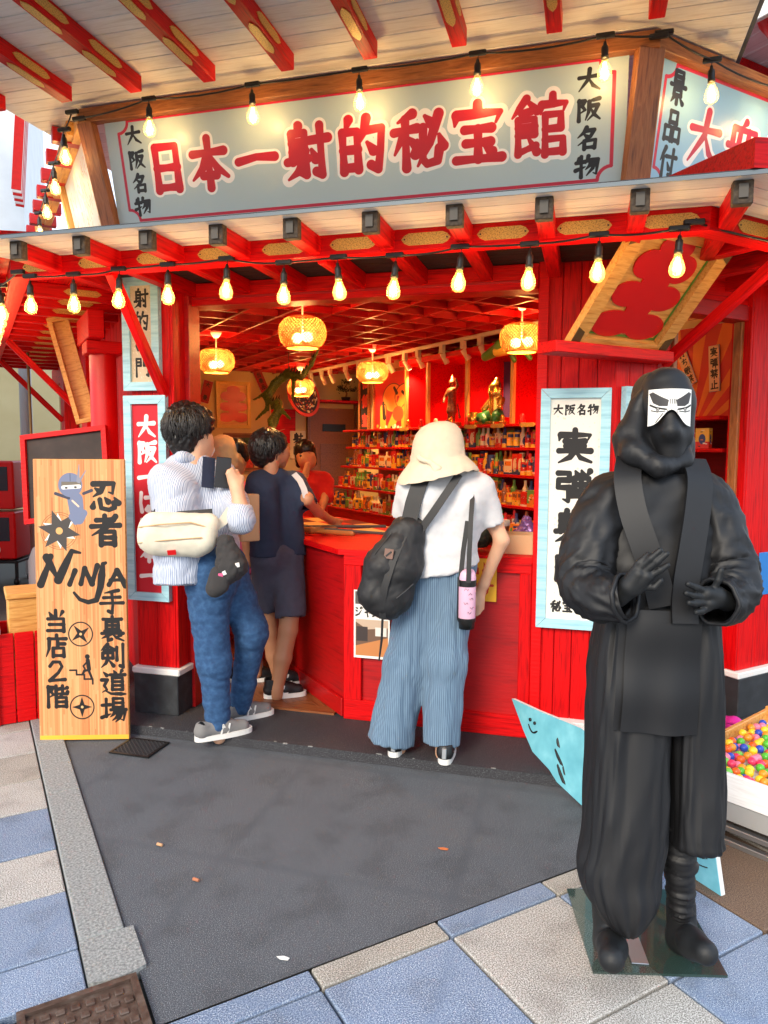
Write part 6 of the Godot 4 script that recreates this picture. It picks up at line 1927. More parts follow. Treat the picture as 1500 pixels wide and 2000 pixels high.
	part("body", body_mesh([[-0.32, 0.0, 0, 0.03, -0.1, 0.05, 0, 0.06], [-0.1, 0.05, 0, 0.06, 0.12, 0.03, 0, 0.06], [0.12, 0.03, 0, 0.055, 0.34, -0.03, 0, 0.035], [-0.05, 0.0, 0.05, 0.025, -0.1, -0.08, 0.08, 0.02], [0.1, 0.0, 0.05, 0.025, 0.08, -0.08, 0.08, 0.02]], 0.012, 0.03), M.green_toy, inf)
	part("belly", body_mesh([[-0.2, -0.012, -0.02, 0.03, 0.16, -0.01, -0.02, 0.04]], 0.012, 0.03), M.yellow_toy, inf)
	part("cord", tube([Vector3(0, 0.1, 0), Vector3(0, 0.17, 0)], [0.003], 5), M.iron, inf)
	for i in 9:
		var fg := thing("figurine", "tiny %s figurine at the front of the statue shelf, %s from the left" % [["gold", "red", "cream"][i % 3], ["first", "second", "third", "fourth", "fifth", "sixth", "seventh", "eighth", "ninth"][i]], "figurine", FI * Vector3(3.45 - 0.24 * i, 1.722, 1.1), i * 0.7, "tiny figurines before the statues")
		part("body", lathe([[0.0, 0.0], [0.022, 0.0], [0.026, 0.02], [0.016, 0.04], [0.02, 0.055], [0.012, 0.072], [0.0, 0.076]], 12), [M.gold_leaf, M.red_gloss, M.hat][i % 3], fg)
		part("base", lathe([[0.0, 0.0], [0.028, 0.0], [0.028, 0.006], [0.0, 0.006]], 12), M.door, fg)
	# on the counter
	var mt := Pic.new(128, 128, rgb(190, 24, 20))
	for j in 4:
		for i in 4:
			mt.rect(i * 32, j * 32, 32, 32, [rgb(196, 22, 18), rgb(222, 180, 110), rgb(112, 20, 20)][(i + 2 * j) % 3])
	var cl := thing("checked_cloth", "red and cream checked cloth lying on the counter top", "cloth", FI * Vector3(1.95, 0.9865, -0.42))
	cl.basis = FI.basis
	part("sheet", quad(Vector3(-0.55, 0.002, 0.3), Vector3(0.55, 0.002, 0.3), Vector3(0.55, 0.002, -0.3), Vector3(-0.55, 0.002, -0.3), Vector3.UP), print_mat("checked cloth", mt.image(), 0.8), cl)
	for e in [[-1.60, -0.60, 200.0, "nearer the boy's hand"], [-1.42, -0.45, 165.0, "at the counter corner"]]:
		var gun := thing("toy_rifle", "wooden toy cork rifle lying on the counter, %s" % e[3], "toy rifle", Vector3(e[0], 0.99, e[1]), deg_to_rad(e[2]))
		part("stock", body_mesh([[0.36, 0.022, 0.03, 0.022, 0.2, 0.028, 0.0, 0.016], [0.36, 0.022, -0.02, 0.022, 0.2, 0.028, 0.0, 0.016], [0.2, 0.028, 0, 0.016, -0.1, 0.028, 0, 0.018]], 0.008, 0.02), M.gun_wood, gun)
		part("barrel", tube([Vector3(0.1, 0.042, 0), Vector3(-0.42, 0.042, 0)], [0.009], 8), M.steel_dark, gun)
		part("trigger_guard", tube([Vector3(0.16, 0.02, 0.012), Vector3(0.12, 0.012, 0.04), Vector3(0.08, 0.02, 0.012)], [0.003], 6), M.steel_dark, gun)
	var bx := thing("open_carton", "pale open carton on the counter beside the right post", "box", Vector3(-0.345, 0.986, -0.16))
	for e in [[0, 0.05, 0.08, 0.2, 0.1, 0.006], [0, 0.05, -0.08, 0.2, 0.1, 0.006]]: part("side", boxm(Vector3(e[3], e[4], e[5]), 0.001), M.carton, bx, at(e[0], e[1], e[2]))
	for e in [-0.1, 0.1]: part("side", boxm(Vector3(0.006, 0.1, 0.166), 0.001), M.carton, bx, at(e, 0.05, 0))
	part("bottom", boxm(Vector3(0.2, 0.006, 0.16), 0.001), M.carton, bx, at(0, 0.004, 0))
	var jr := thing("plastic_tub", "clear tub with brown contents on the counter behind the carton", "tub", Vector3(-0.46, 0.986, -0.42))
	part("tub", lathe([[0.0, 0.0], [0.055, 0.0], [0.06, 0.1], [0.062, 0.1], [0.062, 0.115], [0.0, 0.115]], 16), M.tub, jr)
	part("lid", lathe([[0.0, 0.03], [0.064, 0.03], [0.064, 0.0]], 16), M.white, jr, at(0, 0.112, 0))
	var pu := thing("candy_bag", "shiny purple bag of sweets on the counter by the right post", "bag", Vector3(-0.30, 0.986, -0.38))
	part("bag", body_mesh([[-0.03, 0.06, 0, 0.05, 0.04, 0.07, 0, 0.05], [0, 0.1, 0, 0.05, 0, 0.15, 0, 0.03]], 0.012, 0.03, 0.012, Vector3(22, 22, 22), 5), M.purple, pu)
	var gg := thing("green_toy", "small bright green toy figure standing on the counter", "toy", Vector3(-0.5, 0.986, -0.72))
	part("figure", body_mesh([[0, 0.02, 0, 0.03, 0, 0.08, 0, 0.025], [0, 0.1, 0, 0.02, 0, 0.13, 0, 0.018], [-0.02, 0.13, 0, 0.007, -0.03, 0.17, 0, 0.005], [0.02, 0.13, 0, 0.007, 0.03, 0.17, 0, 0.005]], 0.007, 0.012), M.green_robe, gg)
	var cb := thing("camouflage_pouch", "dark green camouflage pouch on the counter beside the woman's elbow", "pouch", Vector3(-0.62, 0.986, -0.16), 0.1)
	part("body", body_mesh([[-0.1, 0.07, 0, 0.06, 0.1, 0.07, 0, 0.06], [-0.1, 0.15, 0, 0.05, 0.1, 0.15, 0, 0.05]], 0.012, 0.05, 0.006, Vector3(14, 14, 14), 9), M.camo, cb)
	part("flap", boxm(Vector3(0.2, 0.01, 0.02), 0.003), M.iron, cb, at(0, 0.11, 0.066))

# ---------------------------------------------------------------- prizes on the shelves
func cell_box(w: float, h: float, d: float, u: int, v: int) -> ArrayMesh:
	var st := begin()
	var uv := [Vector2(u + 0.03, v + 0.97) / 8.0, Vector2(u + 0.97, v + 0.97) / 8.0, Vector2(u + 0.97, v + 0.03) / 8.0, Vector2(u + 0.03, v + 0.03) / 8.0]
	var c := Vector2(u + 0.06, v + 0.06) / 8.0
	var x := w * 0.5
	var z := d * 0.5
	face(st, [Vector3(-x, 0, z), Vector3(x, 0, z), Vector3(x, h, z), Vector3(-x, h, z)], Vector3.BACK, uv)
	face(st, [Vector3(x, 0, -z), Vector3(-x, 0, -z), Vector3(-x, h, -z), Vector3(x, h, -z)], Vector3.FORWARD, uv)
	face(st, [Vector3(x, 0, z), Vector3(x, 0, -z), Vector3(x, h, -z), Vector3(x, h, z)], Vector3.RIGHT, uv)
	face(st, [Vector3(-x, 0, -z), Vector3(-x, 0, z), Vector3(-x, h, z), Vector3(-x, h, -z)], Vector3.LEFT, uv)
	face(st, [Vector3(-x, h, z), Vector3(x, h, z), Vector3(x, h, -z), Vector3(-x, h, -z)], Vector3.UP, [c, c, c, c])
	return st.commit()

func cell_can(r: float, prof: Array, u: int, v: int) -> ArrayMesh:
	var st := begin()
	var n := 12
	for i in prof.size() - 1:
		for k in n:
			var q := []
			var uvs := []
			for e in [[i, k], [i, k + 1], [i + 1, k + 1], [i + 1, k]]:
				var t: float = TAU * e[1] / n
				var pr: Array = prof[e[0]]
				q.append(Vector3(pr[0] * r * sin(t), pr[1], pr[0] * r * cos(t)))
				uvs.append(Vector2(u + 0.05 + 0.9 * absf(fmod(2.0 * e[1] / n, 2.0) - 1.0), v + 0.95 - 0.9 * pr[2]) / 8.0)
			if prof[i][0] < 0.001: face(st, [q[0], q[2], q[3]], Vector3.DOWN, [uvs[0], uvs[2], uvs[3]])
			elif prof[i + 1][0] < 0.001: face(st, [q[0], q[1], q[2]], Vector3.UP, [uvs[0], uvs[1], uvs[2]])
			else: face(st, q, (q[0] + q[1] + q[2] + q[3]) * Vector3(1, 0, 1) + Vector3(0, 0.0001 * (prof[i][0] - prof[i + 1][0]), 0), uvs)
	return st.commit()

func build_prizes() -> void:
	var pm := print_mat("packet print", label_atlas(), 0.4)
	var hue := ["red", "orange", "yellow", "cream", "green", "navy", "crimson", "brown"]
	var kinds := []
	for i in 8:
		for v in 3:
			kinds.append(["snack_box", "box", cell_box(rng.randf_range(0.05, 0.09), rng.randf_range(0.09, 0.175), 0.04, i, (v * 3 + i) % 8), hue[i] + " printed snack box", 0.09])
			kinds.append(["tin", "tin", cell_can(rng.randf_range(0.024, 0.036), [[0.0, 0.0, 0.0], [1.0, 0.0, 0.0], [1.0, 0.09 + 0.03 * v, 1.0], [0.0, 0.09 + 0.03 * v, 1.0]], i, (v * 2 + i + 1) % 8), hue[i] + " labelled tin", 0.075])
			kinds.append(["bottle", "bottle", cell_can(rng.randf_range(0.022, 0.028), [[0.0, 0.0, 0.0], [1.0, 0.0, 0.0], [1.0, 0.1, 0.9], [0.45, 0.128, 0.95], [0.45, 0.165, 1.0], [0.0, 0.165, 1.0]], i, (v + 5 * i) % 8), hue[i] + " little bottle", 0.06])
	var ys := [0.88, 1.10, 1.325, 1.535]
	var fs := [0.84, 0.93, 1.03, 1.10]
	var nm := ["lowest", "second lowest", "third lowest", "fourth lowest"]
	var counts := {"box": 0, "tin": 0, "bottle": 0}
	for i in 4:
		for row in 2:
			var a := 4.72
			while a > (1.25 if row == 0 else 1.4):
				var k: Array = kinds[rng.randi() % kinds.size()]
				if counts[k[1]] >= 170: k = kinds[(rng.randi() % 8) * 9]
				var w: float = k[4]
				var z: float = fs[i] + 0.05 + 0.09 * row
				var where := "left" if a > 3.0 else "right"
				var o := part(k[0], k[2], pm, self, FI * Transform3D(Basis(Vector3.UP, PI + rng.randf_range(-0.25, 0.25)), Vector3(a - w * 0.5, ys[i] + 0.0005 + (0.02 if row == 1 else 0.0), z)))
				tag(o, "%s on the %s red prize shelf, %s of the hat" % [k[3], nm[i], where], k[1], "%s on the %s shelf %s side" % [k[3], nm[i], where])
				counts[k[1]] += 1
				if row == 0 and k[0] != "bottle" and rng.randf() < 0.35:
					var k2: Array = kinds[(rng.randi() % 8) * 9 + 2]
					var o2 := part(k2[0], k2[2], pm, self, FI * Transform3D(Basis(Vector3.UP, rng.randf() * TAU), Vector3(a - w * 0.5, ys[i] + 0.0005, z + 0.052)))
					tag(o2, "%s on the %s red prize shelf, %s of the hat" % [k2[3], nm[i], where], k2[1], "%s on the %s shelf %s side" % [k2[3], nm[i], where])
				a -= w * 0.93 + rng.randf_range(0.0, 0.01)
		# far right run seen through the side window
		var a2 := 0.95
		while a2 > 0.12:
			var k: Array = kinds[rng.randi() % kinds.size()]
			var o := part(k[0], k[2], pm, self, FI * Transform3D(Basis(Vector3.UP, PI + rng.randf_range(-0.25, 0.25)), Vector3(a2, ys[i] + 0.0005, fs[i] + 0.06)))
			tag(o, "%s on the %s shelf behind the right side window" % [k[3], nm[i]], k[1], "%s on the %s shelf at the side window" % [k[3], nm[i]])
			a2 -= k[4] + 0.012
	# stacked sweets column seen through the side window
	for c in 2:
		var y := 1.5355
		for j in 5:
			var k: Array = kinds[(j * 3 + c * 7) % 8 * 9]
			var o := part(k[0], cell_box(0.085, 0.052, 0.07, (j * 3 + c * 2) % 4, (j + c * 3) % 8), pm, self, FI * Transform3D(Basis(Vector3.UP, PI + rng.randf_range(-0.2, 0.2)), Vector3(0.60 - 0.17 * c, y, 1.2)))
			tag(o, "sweets packet in the %s stack behind the right side window, %s from below" % [["left", "right"][c], ["first", "second", "third", "fourth", "fifth"][j]], "packet", "stacked sweets packets")
			y += 0.0525

# ---------------------------------------------------------------- people
func strands(c: Vector3, r: Vector3, up: Vector3, n: int, length: float, sd: int, lowest := -0.2, skip := Vector3.ZERO) -> ArrayMesh:
	var g := RandomNumberGenerator.new()
	g.seed = sd
	var st := begin()
	for i in n:
		var d := Vector3(g.randfn(), absf(g.randfn()) * 0.9 + lowest, g.randfn()).normalized()
		if skip != Vector3.ZERO and d.dot(skip) > 0.55: continue
		var out := (d - up * d.dot(up)).normalized()
		var pts := []
		var rad := []
		var L := length * g.randf_range(0.6, 1.25)
		var sw := Vector3(g.randfn(), 0, g.randfn()) * 0.25
		for k in 4:
			var u := k / 3.0
			var q := (d + (out * 0.5 - up * 0.9 + sw) * u * L / r.x * 0.8).normalized()
			pts.append(c + q * r * (1.015 + 0.05 * u * u * g.randf_range(0.2, 1.4)))
			rad.append(lerpf(0.0042, 0.0006, u))
		add_tube(st, pts, rad, 4, false)
	return st.commit()

# heel and toe on the ground, in the person's own space
func shoe(parent: Node, heel: Vector3, toe: Vector3, upper: Material, sole: Material, logo := "", logo_side := 1.0, lace: Material = null) -> void:
	var d := toe - heel
	d.y = 0.0
	var L := d.length()
	var x := d.normalized()
	var z := x.cross(Vector3.UP)
	var xf := Transform3D(Basis(x, Vector3.UP, z), Vector3(heel.x, minf(heel.y, toe.y), heel.z))
	var sh := part("shoe", body_mesh([[0.035, 0.05, 0, 0.036, 0.04, 0.085, 0, 0.034, 2], [0.035, 0.045, 0, 0.037, L * 0.5, 0.046, 0, 0.037], [L * 0.5, 0.044, 0, 0.038, L - 0.045, 0.034, 0, 0.034], [L * 0.35, 0.075, 0, 0.026, L * 0.62, 0.055, 0, 0.026]], 0.007, 0.02), upper, parent, xf)
	var pts := []
	for i in 24:
		var t := TAU * i / 24.0
		var w := 0.043 if cos(t) > 0 else 0.038
		pts.append(Vector2(L * 0.5 + (L * 0.5 + 0.004) * signf(cos(t)) * pow(absf(cos(t)), 0.6), w * signf(sin(t)) * pow(absf(sin(t)), 0.75)))
	part("sole", prism(pts, 0.0, 0.026, Transform3D(Basis(Vector3(1, 0, 0), Vector3(0, 0, 1), Vector3(0, 1, 0)), Vector3.ZERO)), sole, sh)
	if lace:
		var st := begin()
		for i in 4:
			var xx := L * 0.42 + i * 0.022
			add_tube(st, [Vector3(xx, 0.085 - i * 0.007, -0.022), Vector3(xx + 0.012, 0.097 - i * 0.008, 0), Vector3(xx, 0.085 - i * 0.007, 0.022)], [0.0035], 5)
		part("laces", st.commit(), lace, sh)
	if logo:
		var zz := 0.0385 * logo_side
		var st := begin()
		var bars := [[0.0, 0.0, 0.0, 0.042], [0.034, 0.0, 0.034, 0.042], [0.0, 0.042, 0.034, 0.0]] if logo == "N" else [[0.0, 0.0, 0.0, 0.042], [0.0, 0.0, 0.03, 0.0]]
		for b in bars:
			var a := Vector2(b[0], b[1]) + Vector2(b[1] * 0.25, 0)
			var e := Vector2(b[2], b[3]) + Vector2(b[3] * 0.25, 0)
			a.x = a.x if logo_side > 0 else 0.034 - a.x
			e.x = e.x if logo_side > 0 else 0.034 - e.x
			var m := (a + e) * 0.5
			add_box(st, Vector3(L * 0.42 + m.x, 0.03 + m.y, zz), Vector3(a.distance_to(e) + 0.008, 0.009, 0.004), 0.001, Basis(Vector3.BACK, (e - a).angle()))
		part("shoe_mark", st.commit(), M.rubber_white, sh)

func ribbon(pts: Array, w: float, nrm: Vector3, thick := 0.006) -> ArrayMesh:
	var st := begin()
	var rows := []
	for e in pts.size():
		var d: Vector3 = (pts[mini(e + 1, pts.size() - 1)] - pts[maxi(e - 1, 0)]).normalized()
		var s := d.cross(nrm).normalized() * w * 0.5
		var up := s.cross(d).normalized()
		rows.append([pts[e] - s, pts[e] + s, pts[e] + s - up * thick, pts[e] - s - up * thick, up, s.normalized()])
	for i in pts.size() - 1:
		var a: Array = rows[i]
		var b: Array = rows[i + 1]
		for q in [[0, 1, 4, 1.0], [2, 3, 4, -1.0], [1, 2, 5, 1.0], [3, 0, 5, -1.0]]:
			var na: Vector3 = a[q[2]] * q[3]
			var nb: Vector3 = b[q[2]] * q[3]
			var f := [[a[q[0]], na], [a[q[1]], na], [b[q[1]], nb], [b[q[0]], nb]]
			var g: Vector3 = (f[1][0] - f[0][0]).cross(f[2][0] - f[0][0])
			for k in ([0, 2, 1, 0, 3, 2] if g.dot(na) > 0.0 else [0, 1, 2, 0, 2, 3]):
				st.set_normal(f[k][1])
				st.add_vertex(f[k][0])
	for e in [0, pts.size() - 1]:
		face(st, rows[e].slice(0, 4), (pts[0] - pts[1]) if e == 0 else (pts[-1] - pts[-2]))
	return st.commit()

func smooth_path(p: Array) -> Array:
	var out := []
	for i in p.size() - 1:
		for k in 4: out.append(p[i].cubic_interpolate(p[i + 1], p[maxi(i - 1, 0)], p[mini(i + 2, p.size() - 1)], k / 4.0))
	out.append(p[-1])
	return out

# cloth tube standing upright: rows of [x, y, z, half width, half depth, squareness], turned to face the street
func loft(rows: Array, n: int, sub: int, fold: float, kf: float, ky: float, sd: int) -> ArrayMesh:
	var R := Vector3(0.964, 0, -0.266)
	var N := Vector3(0.266, 0, 0.964)
	var nz := FastNoiseLite.new()
	nz.seed = sd
	nz.noise_type = FastNoiseLite.TYPE_SIMPLEX_SMOOTH
	nz.fractal_type = FastNoiseLite.FRACTAL_RIDGED
	nz.fractal_octaves = 2
	nz.frequency = 1.0
	var fine := []
	for i in rows.size() - 1:
		for k in sub:
			var u := float(k) / sub
			var r := []
			for c in 6: r.append(cubic_interpolate(rows[i][c], rows[i + 1][c], rows[maxi(i - 1, 0)][c], rows[mini(i + 2, rows.size() - 1)][c], u))
			fine.append(r)
	fine.append(rows[-1])
	var vs := PackedVector3Array()
	var ix := PackedInt32Array()
	for j in fine.size():
		var r: Array = fine[j]
		for k in n:
			var t := TAU * k / n
			var e: float = 2.0 / r[5]
			var x := signf(cos(t)) * pow(absf(cos(t)), e)
			var z := signf(sin(t)) * pow(absf(sin(t)), e)
			var f := fold * nz.get_noise_3d(cos(t) * kf, r[1] * ky + 0.4 * cos(t * 2.0), sin(t) * kf) * minf(1.0, r[3] / 0.08)
			vs.append(Vector3(r[0], r[1], r[2]) + R * x * (r[3] + f) + N * z * (r[4] + f))
	for j in fine.size() - 1:
		for k in n:
			var a := j * n + k
			var b := j * n + (k + 1) % n
			ix.append_array([a, b + n, b, a, a + n, b + n])
	for e in [[0, 1], [fine.size() - 1, -1]]:
		var c := vs.size()
		vs.append(Vector3(fine[e[0]][0], fine[e[0]][1], fine[e[0]][2]))
		for k in n:
			var a: int = e[0] * n + k
			var b: int = e[0] * n + (k + 1) % n
			ix.append_array([c, a, b] if e[1] > 0 else [c, b, a])
	return grid_mesh(vs, ix)

func grid_mesh(vs: PackedVector3Array, ix: PackedInt32Array) -> ArrayMesh:
	var nr := normals_of(vs, ix)
	var mid := Vector3.ZERO
	for v in vs: mid += v / vs.size()
	var s := 0.0
	for i in vs.size(): s += nr[i].dot(vs[i] - mid)
	if s < 0.0:
		for i in range(0, ix.size(), 3):
			var t := ix[i + 1]
			ix[i + 1] = ix[i + 2]
			ix[i + 2] = t
		nr = normals_of(vs, ix)
	var arr := []
	arr.resize(Mesh.ARRAY_MAX)
	arr[Mesh.ARRAY_VERTEX] = vs
	arr[Mesh.ARRAY_NORMAL] = nr
	arr[Mesh.ARRAY_INDEX] = ix
	var m := ArrayMesh.new()
	m.add_surface_from_arrays(Mesh.PRIMITIVE_TRIANGLES, arr)
	return m

# wide sleeve along points [x, y, z, r] with wrinkles running round it
func sleeve(path: Array, n: int, fold: float, sd: int) -> ArrayMesh:
	var nz := FastNoiseLite.new()
	nz.seed = sd
	nz.noise_type = FastNoiseLite.TYPE_SIMPLEX_SMOOTH
	nz.fractal_type = FastNoiseLite.FRACTAL_RIDGED
	nz.fractal_octaves = 2
	nz.frequency = 1.0
	var pts := []
	for i in path.size() - 1:
		for k in 6:
			var u := k / 6.0
			var r := []
			for c in 4: r.append(cubic_interpolate(path[i][c], path[i + 1][c], path[maxi(i - 1, 0)][c], path[mini(i + 2, path.size() - 1)][c], u))
			pts.append(r)
	pts.append(path[-1])
	var vs := PackedVector3Array()
	var ix := PackedInt32Array()
	var prev := Vector3(1, 0, 0)
	for j in pts.size():
		var p := Vector3(pts[j][0], pts[j][1], pts[j][2])
		var a: Array = pts[maxi(j - 1, 0)]
		var b: Array = pts[mini(j + 1, pts.size() - 1)]
		var d := Vector3(b[0] - a[0], b[1] - a[1], b[2] - a[2]).normalized()
		var u := (prev - d * prev.dot(d)).normalized()
		prev = u
		var v := d.cross(u)
		var ends := minf(1.0, minf(j, pts.size() - 1 - j) / 7.0)
		for k in n:
			var t := TAU * k / n
			var f: float = nz.get_noise_3d(cos(t) * 0.8 + j * 0.03, sin(t) * 0.8, j * 0.15 + 0.6 * sin(t)) * fold * ends
			vs.append(p + (u * cos(t) + v * sin(t)) * (pts[j][3] + f))
	for j in pts.size() - 1:
		for k in n:
			var a := j * n + k
			var b := j * n + (k + 1) % n
			ix.append_array([a, b + n, b, a, a + n, b + n])
	return grid_mesh(vs, ix)

func build_people() -> void:
	# man filming, striped shirt
	var man_skin := [[-0.18,1.43,0.06,0.058,-0.168,1.509,0.038,0.055], [-0.201,1.601,0.039,0.094,-0.179,1.556,0.016,0.086], [-0.158,1.541,-0.019,0.04,-0.147,1.496,-0.008,0.035], [-0.13,1.53,-0.037,0.012,-0.124,1.514,-0.037,0.012], [-0.143,1.54,0.07,0.014,-0.142,1.509,0.073,0.011], [0.121,1.207,0.122,0.043,0.089,1.32,0.1,0.03], [0.089,1.32,0.1,0.032,0.069,1.357,0.081,0.036], [0.061,1.358,0.104,0.012,0.045,1.394,0.115,0.01], [0.068,1.368,0.101,0.012,0.052,1.409,0.112,0.01], [0.076,1.373,0.088,0.012,0.064,1.419,0.097,0.01], [0.079,1.364,0.067,0.012,0.073,1.413,0.064,0.01], [0.101,1.345,0.084,0.013,0.104,1.377,0.059,0.01], [-0.18,1.43,0.06,0.058,-0.138,1.195,0.07,0.08], [-0.138,1.195,0.07,0.08,-0.079,0.906,0.069,0.08], [-0.141,1.3,0.061,0.06,-0.07,1.349,-0.036,0.05], [-0.07,1.349,-0.036,0.05,0.105,1.176,0.119,0.045], [0.105,1.176,0.119,0.045,0.121,1.207,0.122,0.043], [-0.079,0.906,0.069,0.08,-0.031,0.446,0.14,0.05], [-0.031,0.446,0.14,0.05,-0.013,0.04,0.131,0.035], [-0.079,0.906,0.069,0.08,0.09,0.554,-0.049,0.05], [0.09,0.554,-0.049,0.05,-0.018,0.072,-0.11,0.035]]
	var man_shirt := [[-0.265,1.361,0.183,0.078,-0.225,1.377,0.066,0.09], [-0.081,1.375,-0.057,0.078,-0.159,1.377,0.027,0.09], [-0.214,1.305,0.174,0.115,-0.176,1.052,0.208,0.125], [-0.128,1.297,0.005,0.115,-0.072,1.035,0.035,0.115], [-0.176,1.052,0.208,0.125,-0.17,0.849,0.225,0.125,2], [-0.072,1.035,0.035,0.115,-0.065,0.873,0.027,0.115,2], [-0.243,1.444,0.107,0.05,-0.138,1.444,0.036,0.05], [-0.081,1.375,-0.057,0.075,0.028,1.235,0.02,0.075], [0.028,1.235,0.02,0.075,0.125,1.168,0.135,0.066], [0.125,1.168,0.135,0.064,0.118,1.237,0.12,0.055,2], [-0.265,1.361,0.183,0.07,-0.315,1.195,0.129,0.06]]
	var man_jeans := [[-0.064,0.893,0.15,0.112,-0.031,0.446,0.14,0.088], [-0.031,0.446,0.14,0.084,-0.017,0.072,0.129,0.062,2], [-0.02,0.864,-0.005,0.108,0.09,0.554,-0.049,0.086], [0.09,0.554,-0.049,0.082,-0.019,0.094,-0.112,0.06,2], [-0.055,0.942,0.122,0.115,-0.028,0.921,0.012,0.112], [-0.005,0.842,0.138,0.1,-0.016,0.89,0.116,0.1]]
	var man := thing("person", "person in striped shirt and jeans holding up a phone, cream sling bag at the back", "person", Vector3(-1.760, 0.0, 0.280))
	part("body", body_mesh(man_skin, 0.010, 0.02), M.skin, man)
	part("shirt", body_mesh(man_shirt, 0.011, 0.045, 0.006, Vector3(5, 8, 5), 21), M.striped, man)
	part("jeans", body_mesh(man_jeans, 0.010, 0.04, 0.007, Vector3(3.5, 9, 3.5), 22), M.denim, man)
	var hc := Vector3(-0.208, 1.628, 0.045)
	var hair := part("hair", body_mesh([[hc.x, hc.y, hc.z, 0.108, hc.x - 0.01, hc.y + 0.02, hc.z + 0.015, 0.112], [hc.x - 0.01, hc.y - 0.06, hc.z + 0.03, 0.095, hc.x, hc.y, hc.z, 0.1], [hc.x + 0.03, hc.y + 0.03, hc.z - 0.03, 0.09, hc.x, hc.y + 0.03, hc.z, 0.1]], 0.009, 0.03, 0.012, Vector3(16, 16, 16), 23), M.hair, man)
	part("strands", strands(hc + Vector3(-0.005, 0, 0.01), Vector3(0.122, 0.126, 0.122), Vector3(-0.1, 1, 0.1).normalized(), 900, 0.09, 31, -0.3, Vector3(0.6, -0.55, -0.55)), M.hair, hair)
	part("face_mask", body_mesh([[-0.135, 1.515, -0.04, 0.026, -0.15, 1.495, -0.055, 0.024]], 0.008, 0.02), M.white, man)
	part("mask_loop", tube([Vector3(-0.145, 1.565, 0.075), Vector3(-0.125, 1.54, 0.03), Vector3(-0.11, 1.53, -0.03)], [0.003], 5), M.white, man)
	part("collar", body_mesh([[-0.27, 1.455, 0.09, 0.03, -0.2, 1.475, 0.125, 0.032], [-0.2, 1.475, 0.125, 0.032, -0.13, 1.45, 0.04, 0.028]], 0.009, 0.02), M.striped, man)
	shoe(man, Vector3(-0.09, 0.051, 0.235), Vector3(0.115, 0.051, 0.025), M.shoe_grey, M.rubber_white, "N", 1.0, M.steel_dark)
	shoe(man, Vector3(-0.07, 0.051, -0.04), Vector3(0.12, 0.051, -0.24), M.shoe_grey, M.rubber_white, "N", 1.0, M.steel_dark)
	# sling bag
	var bag := thing("sling_bag", "cream canvas sling bag worn on the back of the person in stripes", "bag", Vector3(-1.76, 0, 0.28))
	var bb := body_mesh([[-0.215, 1.165, 0.36, 0.055, 0.02, 1.16, 0.255, 0.05], [-0.225, 1.095, 0.365, 0.062, 0.0, 1.08, 0.27, 0.06], [-0.2, 1.05, 0.35, 0.04, -0.04, 1.04, 0.28, 0.045], [-0.235, 1.13, 0.36, 0.05, -0.235, 1.08, 0.36, 0.05]], 0.009, 0.05, 0.003, Vector3(7, 9, 7), 41)
	part("bag_body", bb, M.cream_cloth, bag)
	part("zip", tube([Vector3(-0.255, 1.15, 0.43), Vector3(-0.15, 1.165, 0.412), Vector3(-0.03, 1.172, 0.345), Vector3(0.05, 1.14, 0.29)], [0.0035], 5), M.carton, bag)
	part("zip", tube([Vector3(-0.26, 1.075, 0.432), Vector3(-0.13, 1.09, 0.40), Vector3(0.02, 1.1, 0.33)], [0.003], 5), M.carton, bag)
	part("tag", boxm(Vector3(0.04, 0.026, 0.004), 0.001), M.red_gloss, bag, turned(Vector3(-0.11, 1.03, 0.384), Vector3(18, 25, 4)))
	part("strap", ribbon([Vector3(-0.255, 1.12, 0.36), Vector3(-0.285, 1.22, 0.26), Vector3(-0.3, 1.34, 0.16), Vector3(-0.275, 1.45, 0.10), Vector3(-0.24, 1.478, 0.03)], 0.055, Vector3(-0.6, 0.2, 0.75)), M.black_cloth, bag)
	part("strap", ribbon([Vector3(-0.25, 1.15, 0.33), Vector3(-0.12, 1.205, 0.30), Vector3(0.02, 1.215, 0.225)], 0.03, Vector3(0.3, 0.4, 0.85)), M.black_cloth, bag)
	part("strap", ribbon([Vector3(0.04, 1.14, 0.25), Vector3(0.07, 1.17, 0.21), Vector3(0.085, 1.22, 0.16)], 0.045, Vector3(0.5, 0, 0.85)), M.cream_cloth, bag)
	var cap := thing("cap", "dark grey cap with pins hanging from the sling bag strap", "cap", Vector3(-1.76, 0, 0.28))
	part("crown", body_mesh([[0.105, 1.07, 0.26, 0.045, 0.135, 0.96, 0.26, 0.075], [0.135, 0.96, 0.26, 0.07, 0.10, 0.90, 0.29, 0.05]], 0.01, 0.03, 0.008, Vector3(14, 14, 14), 43), M.cap_cloth, cap)
	part("brim", body_mesh([[0.09, 0.93, 0.315, 0.035, 0.085, 0.86, 0.33, 0.045], [0.12, 0.9, 0.315, 0.03, 0.12, 0.87, 0.32, 0.03]], 0.009, 0.02), M.cap_cloth, cap)
	for i in 5:
		part("pin", boxm(Vector3(0.022, 0.02, 0.006), 0.003), [M.pink, M.white, M.steel][i % 3], cap, turned(Vector3(0.12 + 0.018 * i, 0.925 + 0.012 * i, 0.34 - 0.008 * i), Vector3(0, 25, i * 25.0)))
	var ph := thing("phone", "black phone in an open cover held up by the person in stripes", "phone", Vector3(-1.76, 0, 0.28))
	part("handset", boxm(Vector3(0.075, 0.155, 0.01), 0.004), M.shoe_black, ph, turned(Vector3(0.005, 1.40, 0.085), Vector3(-6, 35, -6)))
	part("cover", boxm(Vector3(0.07, 0.155, 0.005), 0.002), M.navy, ph, turned(Vector3(-0.06, 1.40, 0.115), Vector3(-6, 60, -8)))
	var pb := thing("paper_bag", "brown paper bag held in front of the person in stripes", "bag", Vector3(-1.79, 1.02, 0.02))
